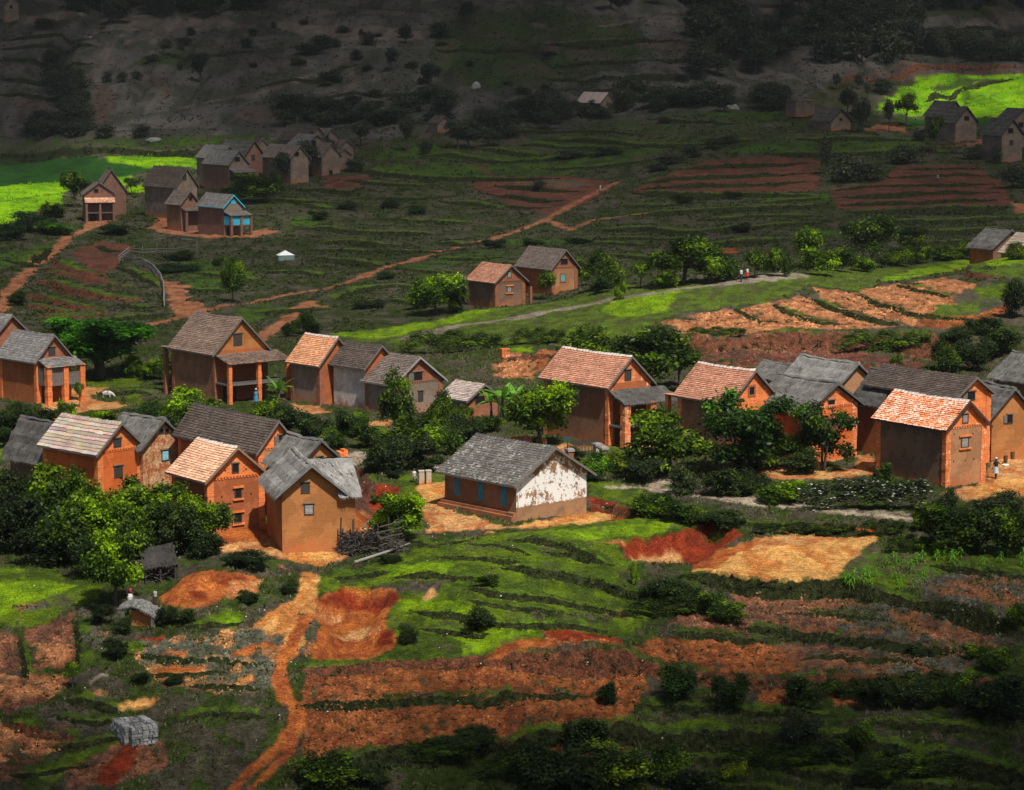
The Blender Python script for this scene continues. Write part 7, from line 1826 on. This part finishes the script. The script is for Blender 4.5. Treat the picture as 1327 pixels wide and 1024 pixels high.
# brushwood shed
P = hit(207, 754); m = wpp(P); o = empty('wood_shed', P, .25); w = 42 * m
mb = MB(); slope(mb, (-w / 2, 1.5, 1.75), (w / 2, 1.5, 2.1), (w / 2 + .1, -.6, 1.15), (-w / 2 - .1, -.6, .95), 'thatch_dark', (.042, .039, .037), rng=random.Random(3)); mb.build('roof', MR['thatch_dark'][0], o)  # thatch colour darkened to stand for the trees' shade
rng_ = random.Random(6); mb = MB()
for k in range(260):
    c = Vector((rng_.uniform(-.5, .5) * w, rng_.uniform(-.5, 1.0), rng_.random() * 1.1)); d = Vector((rng_.uniform(-1, 1), rng_.uniform(-1, .4), rng_.uniform(-.3, .3))) * .5; t = rng_.uniform(.4, 1.6)
    mb.tube([c - d, c + d], [.035, .02], 4, 0, (t, t, t), False)
mb.build('firewood', M['brush'], o)
for x in (-w / 2 + .1, 0, w / 2 - .1):
    mb = MB(); mb.tube([(x, -.5, -.2), (x, -.5, 1.15)], .06, 6); mb.build('post', M['wood_dark'], o)
tag(o, 'dark shed of firewood under a sagging thatch below the leafy thicket', 'shed')

# stone pen
P = hit(186, 963); m = wpp(P); o = empty('stone_pen', P, .5); w, d, h = 36 * m, 2.4, 21 * m
rng_ = random.Random(8)
def stone_wall(a_, b_, h, th=.42):
    mb = MB(); a_, b_ = Vector(a_), Vector(b_); L_ = (b_ - a_).length; dr = (b_ - a_).normalized(); nm = Vector((-dr.y, dr.x, 0)); z = -.3
    while z < h - .05:
        rh = rng_.uniform(.11, .20); x = 0
        while x < L_ - .05:
            rl = min(L_ - x, rng_.uniform(.15, .42)); j = rng_.uniform(-.05, .05); g_ = .015; t = rng_.uniform(.6, 1.3)
            p0 = a_ + dr * (x + g_) + nm * (-th / 2 + j); p1 = a_ + dr * (x + rl - g_) + nm * (th / 2 + j)
            z1 = z + rh - g_ + rng_.uniform(-.02, .02)
            c = [a_ + dr * (x + g_) + nm * (-th / 2 + j), a_ + dr * (x + rl - g_) + nm * (-th / 2 + j + rng_.uniform(-.03, .03)), a_ + dr * (x + rl - g_) + nm * (th / 2 + j), a_ + dr * (x + g_) + nm * (th / 2 + j)]
            lo = [q_ + Vector((0, 0, z)) for q_ in c]; hi = [q_ + Vector((0, 0, z1)) + (((a_ + dr * (x + rl / 2)) - q_) * .10) for q_ in c]; C_ = (t, t, t)
            mb.face(lo[::-1], 0, C_); mb.face(hi, 0, C_)
            for q_ in range(4): mb.face([lo[q_], lo[(q_ + 1) % 4], hi[(q_ + 1) % 4], hi[q_]], 0, C_)
            x += rl
        z += rh
    return mb
MST = mat_attr('rubble_stones', .95, 5, .4)
for k, (a_, b_) in enumerate([((-w / 2, 0, 0), (w / 2, 0, 0)), ((w / 2, .3, 0), (w / 2, d, 0)), ((-w / 2, .3, 0), (-w / 2, d, 0)), ((-w / 2 + .3, d, 0), (w / 2 - .3, d, 0))]):
    mb = stone_wall(a_, b_, h); mb.c = [tuple(q_ * .22 for q_ in c_) for c_ in mb.c]; mb.build('stone_wall', MST, o)
mb = MB()
for q_ in range(160):
    x_, y_, z_ = rng_.uniform(-w / 2 + .3, w / 2 - .3), rng_.uniform(.3, d - .2), h * rng_.uniform(.45, .85); r_ = rng_.uniform(.06, .15); t = rng_.uniform(.5, 1.4) * .16; mb.box((x_ - r_, y_ - r_, z_ - r_), (x_ + r_, y_ + r_, z_ + r_ * .7), 0, (t, t, t))
mb.build('rubble_fill', MST, o)
tag(o, 'small roofless pen of stacked grey stones on the dark grass', 'stone pen')

# pale canopy on the dark terrace
P = hit(370, 337); m = wpp(P); o = empty('tent', P, .3); w = 11 * m
mb = MB(); hh = 6.5 * m
mb.face([(-w, -w * .6, hh), (w, -w * .6, hh), (0, .2, hh + 6 * m)]); mb.face([(w, -w * .6, hh), (w, w * .6, hh), (0, .2, hh + 6 * m)]); mb.face([(w, w * .6, hh), (-w, w * .6, hh), (0, .2, hh + 6 * m)]); mb.face([(-w, w * .6, hh), (-w, -w * .6, hh), (0, .2, hh + 6 * m)]); mb.build('canopy', M['canvas'], o)
mb = MB(); mb.box((-w * .95, -w * .55, -.2), (w * .95, w * .55, hh - .02)); mb.build('side_cloth', M['tent_side'], o)
tag(o, 'small white topped square tent on the dark terraces', 'tent')

# pole fences on the left
def rail_fence(pts, label, h=1.1, white=True, rails=(.45, .95), group=None):
    W_ = [hit(*q_) for q_ in pts]; o = empty('pole_fence', W_[0], 0); rng_ = random.Random(int(pts[0][0])); mt = M['wood_pale'] if white else M['wood']
    for z in rails:
        mb = MB(); mb.tube([q_ - W_[0] + Vector((rng_.uniform(-.1, .1), 0, z + rng_.uniform(-.1, .1))) for q_ in W_], .075 * (W_[0].y / 380), 5); mb.build('rail', mt, o)
    for a_, b_ in zip(W_[:-1], W_[1:]):
        n = max(1, int((b_ - a_).length / 1.6))
        for k in range(n):
            c = a_.lerp(b_, k / n) - W_[0]; mb = MB(); mb.tube([c + Vector((0, 0, -.2)), c + Vector((rng_.uniform(-.1, .1), 0, h + rng_.uniform(-.2, .3)))], .07, 5); mb.build('post', mt, o)
    tag(o, label, 'fence', group)


rail_fence([(154, 340), (161, 334), (167, 328)], 'short pale pole fence at the corner of the red terraces', .8)
rail_fence([(158, 339), (172, 342), (185, 343)], 'dark low pole fence joining the pale curved fence', .7, False)
rail_fence([(185, 343), (197, 350), (207, 362), (212, 376), (213, 388), (212.5, 400)], 'pale curved pole fence running down beside the fan terraces', .85)
rail_fence([(168, 329), (185, 331), (203, 330), (228, 330), (245, 326)], 'grey pole fence along the pen below the shaded hamlet', .9, False)
rail_fence([(200, 314), (216, 311), (235, 313), (254, 315)], 'upper grey pole fence just under the turquoise trimmed house', .9, False)
for px, py, hp, lb in [(184, 330, 13, 'thin bare post standing left in the pole fenced pen'), (203, 328, 14, 'thin bare post standing in the middle of the pole fenced pen'), (255, 343, 34, 'tall thin pole below the turquoise trimmed house'), (200, 310, 10, 'leaning bare post above the pole fenced pen'), (361, 262, 22, 'thin bare pole right of the balcony porch bushes')]:
    P = hit(px, py); m = wpp(P); mb = MB(); mb.tube([P + Vector((0, 0, -.2)), P + Vector((.1, 0, hp * m))], [.07, .05], 5)
    tag(mb.build('wooden_post', M['wood'], None, True), lb, 'post')

# things in the sunny yard on the right
P = hit(1305, 588); q = hit(1302, 588)
a_ = hit(1307, 591); m = wpp(a_); mb = MB(); mb.tube([a_, a_ + Vector((-5 * m, .7, 22 * m))], [.045, .04], 6); tag(mb.build('wooden_pole', M['wood_dark'], None, True), 'dark stick leaning on the ochre clay wall beside the baskets', 'stick')
for px, py, hp, lb in [(1303, 600, 9.5, 'dark round basket nearer the walking woman'), (1312, 595, 10, 'dark round basket against the ochre clay wall')]:
    P = hit(px, py); m = wpp(P); r = 2.9 * m; h = hp * m; mb = MB()
    n = 14; rings = [(0, r * .8), (h * .5, r * .95), (h, r), (h, r * .85), (h * .3, r * .7)]
    for (z0, r0), (z1, r1) in zip(rings[:-1], rings[1:]):
        for k in range(n):
            A = lambda k_, r_, z_: (r_ * cos(2 * pi * k_ / n), r_ * sin(2 * pi * k_ / n), z_)
            mb.face([A(k, r0, z0), A(k + 1, r0, z0), A(k + 1, r1, z1), A(k, r1, z1)])
    mb.face([(r * .7 * cos(2 * pi * k / n), r * .7 * sin(2 * pi * k / n), h * .3) for k in range(n)]); ob = mb.build('basket', M['basket']); ob.location = P; tag(ob, lb, 'basket', 'baskets in the sunny yard')
P = hit(1303.5, 604.5); mb = MB(); n = 16
for k in range(n):
    A = lambda k_, r_, z_: (r_ * cos(2 * pi * k_ / n), r_ * sin(2 * pi * k_ / n), z_)
    mb.face([A(k, 0.001, .05), A(k, .16, .05), A(k + 1, .16, .05)]); mb.face([A(k, .16, .05), A(k, .27, .14), A(k + 1, .27, .14), A(k + 1, .16, .05)]); mb.face([A(k, .27, .14), A(k, .18, .0), A(k + 1, .18, .0), A(k + 1, .27, .14)])
ob = mb.build('enamel_bowl', M['plastic_white']); ob.location = P; tag(ob, 'shallow white enamel bowl on the sunny yard by the baskets', 'bowl')
# a low stone slab wall at the left edge, rubble, white tomb on the hillside
for px, py, w_, h_, lb in [(117, 49, 5, 2.5, 'tiny white block on the hillside near the pale footpath'), (200, 182, 24, 5, 'pale flat rock at the foot of the hill'), (949, 141, 20, 8, 'grey stone tomb at the top of the green field'), (617, 114, 12, 10, 'pale boulder on the hillside above the dark belt'), (1230, 55, 26, 6, 'pale boulder strip on the far right fields')][:4]:
    P = hit(px, py); m = wpp(P); bm = bmesh.new(); bmesh.ops.create_icosphere(bm, subdivisions=2, radius=.5)
    rg = random.Random(px)
    for v in bm.verts: v.co *= rg.uniform(.82, 1.1); v.co.x *= w_ * m; v.co.y *= w_ * m * .6; v.co.z *= h_ * m * 1.6
    me_ = bpy.data.meshes.new('rock'); bm.to_mesh(me_); bm.free(); ob = link('rock' if px != 949 else 'tomb', me_, M['stone_grey']); ob.location = P; tag(ob, lb, 'rock' if px != 949 else 'tomb')
# litter of pale stones by the paths
sp_ = MB(); rg = random.Random(12)
for k in range(130):
    if k < 60: P = hit(rg.uniform(470, 800), rg.uniform(590, 720))
    else: P = hit(rg.uniform(20, 900), rg.uniform(700, 960))
    s_ = rg.uniform(.012, .045)
    sp_.box((P.x - s_, P.y - s_ * .7, P.z - .02), (P.x + s_, P.y + s_ * .7, P.z + s_ * .8), 0, (1, 1, 1), None)
tag(sp_.build('pebbles', M['mortar']), 'pale pebbles strewn over paths and grass', 'pebbles', None, 'stuff')


# ------------------------------------------------------------------ people and animals
def person(P, rz, label, h=1.58, pose='stand', top='cloth_black', bottom='cloth_blue', skirt=True, hat=None, cat='person'):
    sc = h / 1.6
    o = empty('person', P, rz); o.scale = (sc, sc, sc)
    V, R, E = [], [], []
    def pt(x, y, z, r, par=None):
        V.append((x, y, z)); R.append(r)
        if par is not None: E.append((par, len(V) - 1))
        return len(V) - 1
    dz = -.38 if pose == 'squat' else 0
    pel = pt(0, 0, .86 + dz, .115); wa = pt(0, .01, 1.0 + dz, .10, pel); ch = pt(0, .0 if pose != 'squat' else -.05, 1.18 + dz, .125, wa)
    nk = pt(0, -.0 if pose != 'squat' else -.08, 1.33 + dz, .05, ch); hd0 = pt(0, nk and -.01, 1.41 + dz, .07, nk); hd = pt(0, -.02, 1.49 + dz, .088, hd0); pt(0, -.005, 1.575 + dz, .058, hd)
    nose = pt(0, -.115, 1.475 + dz, .014, hd)
    for s_ in (-1, 1): pt(s_ * .088, 0, 1.47 + dz, .014, hd)
    hands = []
    for s_ in (-1, 1):
        sh_ = pt(s_ * .165, 0, 1.27 + dz, .055, ch)
        if pose == 'reach' and s_ > 0: el, wr = (s_ * .36, -.06, 1.14), (s_ * .52, -.16, 1.20)
        elif pose == 'carry': el, wr = (s_ * .25, -.02, 1.50), (s_ * .14, -.06, 1.66)
        elif pose == 'squat': el, wr = (s_ * .24, -.2, 1.02 + dz), (s_ * .10, -.38, .98 + dz)
        else: el, wr = (s_ * .235, .03, 1.03), (s_ * .25, -.06, .82)
        e_ = pt(*el, .036, sh_); w_ = pt(*wr, .024, e_); d = (Vector(wr) - Vector(el)).normalized(); pm = Vector(wr) + d * .06
        sd = d.cross(Vector((0, 1, .1))).normalized(); pl = pt(*pm, .030, w_)
        for k in range(4):
            b_ = pm + d * .03 + sd * (k - 1.5) * .021; L_ = (.062, .074, .070, .054)[k]
            f1 = pt(*(b_ + d * L_ * .5), .0095, pl); pt(*(b_ + d * L_ * .92 + Vector((0, -.018, -.006))), .008, f1)
        t1 = pt(*(pm - d * .02 - sd * .045), .011, pl); pt(*(pm + d * .02 - sd * .06 + Vector((0, -.015, 0))), .009, t1)
    for s_ in (-1, 1):
        hp_ = pt(s_ * .09, 0, .82 + dz, .095, pel)
        if pose == 'squat': kn, an = (s_ * .16, -.36, .50), (s_ * .14, -.08, .08)
        elif pose == 'reach' or pose == 'walk' or pose == 'carry': kn, an = (s_ * .09, -.10 * s_ - .03, .45), (s_ * .09, .16 * s_ * -1, .07)
        else: kn, an = (s_ * .09, -.01, .45), (s_ * .09, .01, .07)
        k_ = pt(*kn, .058, hp_); a_ = pt(*an, .036, k_); ft = pt(an[0], an[1] - .12, .035, .034, a_); pt(an[0], an[1] - .19, .028, .022, ft)
    me_ = bpy.data.meshes.new('body'); me_.from_pydata(V, E, []); ob = bpy.data.objects.new('body', me_); COL.objects.link(ob)
    ob.modifiers.new('skin', 'SKIN'); sv = me_.skin_vertices[0].data
    for k, r in enumerate(R): sv[k].radius = (r, r)
    sv[0].use_root = True
    ob.modifiers.new('sub', 'SUBSURF').levels = 1
    bpy.context.view_layer.update()
    m2 = bpy.data.meshes.new_from_object(ob.evaluated_get(bpy.context.evaluated_depsgraph_get()))
    bpy.data.objects.remove(ob); m2.name = 'body'; m2.polygons.foreach_set('use_smooth', np.ones(len(m2.polygons), bool))
    link('body', m2, M['skin'], o)
    # face
    for s_ in (-1, 1):
        mb = MB(); mb.tube([(s_ * .034 - .012, -.098, 1.492 + dz), (s_ * .034 + .012, -.098, 1.492 + dz)], .009, 6); mb.build('eye', M['eye'], o)
    mb = MB(); mb.tube([(-.026, -.100, 1.435 + dz), (0, -.107, 1.432 + dz), (.026, -.100, 1.435 + dz)], .007, 5); mb.build('mouth', M['cloth_red'], o)
    # clothes as shells that follow the body
    def shell(rings, nm, mt, n=14):
        mb = MB(); pts = [[(x + rx * cos(2 * pi * k / n), y + ry * sin(2 * pi * k / n), z) for k in range(n)] for (x, y, z, rx, ry) in rings]
        for a_, b_ in zip(pts[:-1], pts[1:]):
            for k in range(n): mb.face([a_[k], a_[(k + 1) % n], b_[(k + 1) % n], b_[k]])
        ob_ = mb.build(nm, M[mt], o, True); return ob_
    yy = -.05 if pose == 'squat' else 0
    shell([(0, 0, .84 + dz, .165, .135), (0, yy * .3, 1.0 + dz, .150, .125), (0, yy, 1.18 + dz, .185, .140), (0, yy * 1.3, 1.30 + dz, .150, .095), (0, yy * 1.5, 1.345 + dz, .07, .065)], 'shirt', top)
    if skirt and pose != 'squat': shell([(0, 0, .92, .155, .13), (0, 0, .80, .175, .155), (0, 0, .60, .195, .19), (0, -.01, .42, .215, .22)], 'skirt', bottom)
    elif pose == 'squat': shell([(0, 0, .58, .17, .14), (0, -.15, .50, .22, .22), (0, -.22, .40, .23, .20)], 'skirt', bottom)
    else:
        for s_ in (-1, 1): shell([(s_ * .085, 0, .90, .09, .115), (s_ * .09, 0, .72, .098, .10), (s_ * .09, -.03 - .1 * s_ * (pose == 'walk'), .45, .075, .08)], 'trousers', bottom)
    shell([(0, .004, 1.50 + dz, .094, .098), (0, .01, 1.545 + dz, .088, .092), (0, .01, 1.59 + dz, .055, .06), (0, .01, 1.605 + dz, .008, .008)], 'hair', 'hair')
    if hat: shell([(0, .0, 1.535 + dz, .10, .105), (0, .0, 1.58 + dz, .098, .10), (0, .0, 1.635 + dz, .06, .065), (0, 0, 1.65 + dz, .006, .006)], 'headscarf', hat)
    return tag(o, label, cat)


person(hit(1290.5, 620), -.5, 'woman in black top, pale blue skirt and white headscarf walking across the sunny yard', 1.62, 'reach', 'cloth_black', 'cloth_blue', True, 'cloth_white')
person(hit(201.5, 785), .3, 'small figure in grey shirt standing by the orange earth heap', 1.1, 'stand', 'cloth_grey', 'wood_dark', False)
person(hit(536.5, 625), .4, 'squatting figure in pale cloth left of the gate posts', 1.45, 'squat', 'cloth_white', 'cloth_grey', True)
person(hit(159, 524.5), 1.0, 'dark clothed figure sitting at the end of the sandy yard', 1.3, 'squat', 'cloth_black', 'cloth_black', True)
person(hit(960.5, 365.5), -.4, 'walker in black with a white sash on the ridge road', 1.7, 'walk', 'cloth_white', 'cloth_black', True)
person(hit(968.5, 362), -.4, 'walker in white top and red skirt behind the one in black on the ridge road', 1.5, 'walk', 'cloth_white', 'cloth_red', True)
person(hit(778, 249), .6, 'tiny figure in white on the orange footpath', 1.6, 'walk', 'cloth_white', 'cloth_white', False)
person(hit(1215, 233), .6, 'tiny bent figure in pale blue in the red field', 1.5, 'squat', 'cloth_blue', 'cloth_blue', True)
person(hit(332, 526), .2, 'figure in blue with white hat peeping over the half shingled roof', 1.6, 'stand', 'blue', 'blue', True, 'cloth_white')
# figure with white shirt behind the hut
person(hit(169, 800), .8, 'figure in white shirt and red scarf with a bundle, behind the mud hut', 1.75, 'carry', 'cloth_white', 'cloth_grey', False, 'cloth_red')


# white pig grazing in the yard
def pig():
    P = hit(140, 515.5); o = empty('pig', P, -.35)
    V, R, E = [], [], []
    def pt(x, y, z, r, par=None):
        V.append((x, y, z)); R.append(r)
        if par is not None: E.append((par, len(V) - 1))
        return len(V) - 1
    b = pt(-.1, 0, .46, .21); f = pt(.22, 0, .47, .20, b); r_ = pt(-.42, 0, .47, .18, b); n_ = pt(.44, 0, .42, .14, f); hd = pt(.60, 0, .30, .105, n_); pt(.78, 0, .16, .055, hd)
    for s_ in (-1, 1): pt(.56, s_ * .1, .40, .03, n_); pt
    for s_ in (-1, 1):
        k = pt(.26, s_ * .11, .27, .065, f); w_ = pt(.27, s_ * .11, .13, .04, k); pt(.28, s_ * .11, .015, .035, w_)
        k = pt(-.40, s_ * .11, .30, .085, r_); w_ = pt(-.47, s_ * .11, .16, .042, k); pt(-.43, s_ * .11, .015, .035, w_)
    t = pt(-.60, 0, .52, .025, r_); pt(-.68, .03, .47, .012, t)
    me_ = bpy.data.meshes.new('pig'); me_.from_pydata(V, E, []); ob = bpy.data.objects.new('body', me_); COL.objects.link(ob)
    ob.modifiers.new('skin', 'SKIN')
    for k, r in enumerate(R): me_.skin_vertices[0].data[k].radius = (r, r)
    me_.skin_vertices[0].data[0].use_root = True; ob.modifiers.new('sub', 'SUBSURF').levels = 2
    bpy.context.view_layer.update()
    m2 = bpy.data.meshes.new_from_object(ob.evaluated_get(bpy.context.evaluated_depsgraph_get())); bpy.data.objects.remove(ob)
    m2.polygons.foreach_set('use_smooth', np.ones(len(m2.polygons), bool)); link('body', m2, M['hide_white'], o)
    tag(o, 'white pig nosing the ground at the edge of the sandy yard', 'pig')


pig()

# ------------------------------------------------------------------ light: sun, sky and an unseen layer added overhead to shade the valley
SUN = Vector((.24, -.49, .84)).normalized()
EL = math.asin(SUN.z); AZ = atan2(SUN.x, SUN.y)
sd_ = bpy.data.lights.new('sun', 'SUN'); sd_.energy = 5.0; sd_.angle = radians(1.2); sd_.color = (1, .94, .84)
so = bpy.data.objects.new('sun', sd_); COL.objects.link(so); so.rotation_euler = SUN.to_track_quat('Z', 'Y').to_euler(); so.location = (0, 0, 300)
wd_ = bpy.data.worlds.new('World'); SC.world = wd_; wd_.use_nodes = True
nt = wd_.node_tree; bg = nt.nodes['Background']; sk = nt.nodes.new('ShaderNodeTexSky'); sk.sky_type = 'NISHITA'; sk.sun_disc = False
sk.sun_elevation = EL; sk.sun_rotation = AZ; sk.dust_density = 3.0; sk.air_density = 1.0; sk.ozone_density = .6
nt.links.new(sk.outputs[0], bg.inputs['Color']); bg.inputs['Strength'].default_value = .068

# wanted sunlight at ground points; the added overhead layer is thinned to match
TPTS = [(0, 1060, 0.056), (660, 1060, 0.019), (1327, 1060, 0.009), (0, 1010, 0.117), (330, 1000, 0.324), (660, 1000, 0.056), (1000, 1000, 0.056), (1327, 990, 0.014),
        (0, 930, 0.234), (330, 930, 0.576), (660, 930, 0.257), (1000, 920, 0.164), (1327, 910, 0.047), (0, 860, 0.62), (330, 860, 1.0), (660, 860, 0.85), (1000, 850, 0.62), (1327, 840, 0.2), (1200, 850, 0.45),
        (0, 790, 0.9), (330, 790, 1.0), (660, 780, 1.0), (1000, 780, 0.85), (1327, 770, 0.4), (0, 700, 0.8), (330, 700, 1.0), (660, 700, 1.0), (1000, 700, 1.05), (1327, 690, 0.7),
        (0, 600, 1.0), (330, 600, 1.05), (660, 600, 1.0), (1000, 600, 0.95), (1327, 600, 1.0), (0, 520, 0.85), (330, 520, 0.8), (660, 520, 0.9), (1000, 520, 0.85), (1327, 520, 0.75),
        (0, 440, 0.55), (330, 440, 0.55), (660, 440, 0.8), (1000, 420, 1.0), (1327, 420, 0.95), (0, 380, 0.472), (330, 380, 0.567), (660, 380, 0.75), (1000, 360, 0.9), (1327, 350, 0.8),
        (0, 320, 0.405), (330, 320, 0.378), (660, 310, 0.472), (1000, 315, 0.297), (1327, 300, 0.338), (60, 270, 0.675), (200, 280, 0.472), (300, 290, 0.675), (330, 250, 0.189), (660, 250, 0.324), (1000, 240, 0.324), (1327, 240, 0.216),
        (60, 250, 1.0), (0, 270, 1.0), (30, 225, 0.55), (200, 209, 1.0), (160, 212, 0.8), (240, 212, 0.9), (300, 210, 0.1), (390, 215, 0.1), (660, 210, 0.22), (800, 180, 0.153), (1000, 190, 0.136),
        (1260, 125, 1.0), (1200, 130, 1.0), (1320, 125, 1.0), (1180, 145, 0.8), (1250, 175, 0.119), (1310, 190, 0.119), (1100, 150, 0.102), (1140, 110, 0.136), (1260, 85, 0.119),
        (0, 190, 0.153), (200, 188, 0.136), (0, 150, 0.093), (330, 150, 0.093), (660, 150, 0.085), (1000, 140, 0.085), (0, 80, 0.085), (330, 80, 0.093), (660, 80, 0.093), (1000, 60, 0.076), (0, 20, 0.068), (330, 20, 0.076), (660, 20, 0.068), (1000, 10, 0.068), (1327, 40, 0.093), (1327, 5, 0.068)]
tu, tt, tv = [], [], []
for px, py, v in TPTS:
    P = hit(px, min(py, 1040)); Y = P.y if py <= 1040 else P.y - 8
    tu.append(P.x / P.y); tt.append(math.log(Y)); tv.append(v)
tu, tt, tv = map(np.array, (tu, tt, tv))
cu_ = np.r_[np.linspace(-.7, -.24, 20)[:-1], np.linspace(-.24, .24, 180), np.linspace(.24, .7, 20)[1:]]
ct_ = np.linspace(math.log(60), math.log(1700), 330)
CT, CU = np.meshgrid(ct_, cu_, indexing='ij')
wsum = np.zeros(CT.shape); vsum = np.zeros(CT.shape)
for u_, t_, v_ in zip(tu, tt, tv):
    w_ = 1.0 / (((CU - u_) * 2.2) ** 2 + (CT - t_) ** 2 + 2e-4) ** 1.6
    wsum += w_; vsum += w_ * v_
TR = vsum / wsum
TR = np.where(CT < math.log(112), np.minimum(TR, .05), TR)
TR = np.where(CT > math.log(840), np.minimum(TR, .03), TR)
TR = TR * np.clip(1 - (np.abs(CU) - .235) * 1.5, .1, 1)
TR = np.clip(TR + (fbm(CU * 40, CT * 9, 7, 3) - .5) * .18 * (TR > .1) * (TR < .95), 0.01, 1)
CX, CY = CU * np.exp(CT), np.exp(CT)
CZg = zat(CX.ravel(), CY.ravel()).reshape(CX.shape)
ZC = 190.0
lump = (fbm(CX * .02, CY * .02, 15, 4) - .5) * 26
lam = (ZC + lump - CZg) / SUN.z
KX, KY, KZ = CX + SUN.x * lam, CY + SUN.y * lam, ZC + lump
thick = 3 + 26 * (1 - TR) * fbm(CX * .03, CY * .03, 19, 3)
nr_, nc_ = CX.shape
bot = np.stack([KX, KY, KZ], -1).reshape(-1, 3); top = np.stack([KX + SUN.x * thick / SUN.z, KY + SUN.y * thick / SUN.z, KZ + thick], -1).reshape(-1, 3)
ix_ = np.arange(nr_ * nc_).reshape(nr_, nc_)
qd = np.stack([ix_[:-1, :-1], ix_[:-1, 1:], ix_[1:, 1:], ix_[1:, :-1]], -1).reshape(-1, 4); off = nr_ * nc_
rim = np.r_[ix_[0, :], ix_[1:, -1], ix_[-1, -2::-1], ix_[-2:0:-1, 0]]
sidef = np.stack([rim, np.roll(rim, -1), np.roll(rim, -1) + off, rim + off], -1)
dn_ = (1 - np.sqrt(TR)).ravel()
mc = mesh_from('cloud', np.r_[bot, top], np.r_[qd[:, ::-1], qd + off, sidef], np.repeat(np.r_[dn_, dn_][:, None], 3, 1), 'Density', True)
k = bpy.data.materials.new('cloud_vapour'); k.use_nodes = True; n_ = k.node_tree.nodes; l_ = k.node_tree.links
n_.remove(n_['Principled BSDF']); at = n_.new('ShaderNodeAttribute'); at.attribute_name = 'Density'
df = n_.new('ShaderNodeBsdfDiffuse'); df.inputs['Color'].default_value = (.55, .56, .58, 1); tp = n_.new('ShaderNodeBsdfTransparent'); mx = n_.new('ShaderNodeMixShader')
l_.new(at.outputs['Fac'], mx.inputs[0]); l_.new(tp.outputs[0], mx.inputs[1]); l_.new(df.outputs[0], mx.inputs[2]); l_.new(mx.outputs[0], n_['Material Output'].inputs['Surface'])
tag(link('cloud', mc, k), 'unseen grey layer added overhead to shade the far hillside and the near slope', 'cloud', kind='structure')

# thin air over the valley
hb = MB(); hb.box((-4600, -60, -16), (4600, 4700, 96))
hz = bpy.data.materials.new('valley_air'); hz.use_nodes = True; hn = hz.node_tree.nodes; hn.remove(hn['Principled BSDF'])
pv = hn.new('ShaderNodeVolumePrincipled'); pv.inputs['Color'].default_value = (.80, .88, .95, 1); pv.inputs['Density'].default_value = .000045
hz.node_tree.links.new(pv.outputs[0], hn['Material Output'].inputs['Volume'])
ho = hb.build('haze', hz); tag(ho, 'thin bluish haze lying over the whole valley', 'haze', None, 'stuff')

# ------------------------------------------------------------------ render settings
SC.render.engine = 'CYCLES'
cy = SC.cycles
cy.max_bounces = 4; cy.diffuse_bounces = 2; cy.glossy_bounces = 1; cy.transmission_bounces = 3; cy.transparent_max_bounces = 12
cy.use_adaptive_sampling = True; cy.adaptive_threshold = .012; cy.adaptive_min_samples = 16
cy.use_denoising = True
cy.caustics_reflective = False; cy.caustics_refractive = False
SC.view_settings.view_transform = 'Standard'; SC.view_settings.look = 'None'
SC.view_settings.exposure = 0.32; SC.view_settings.gamma = 1.0
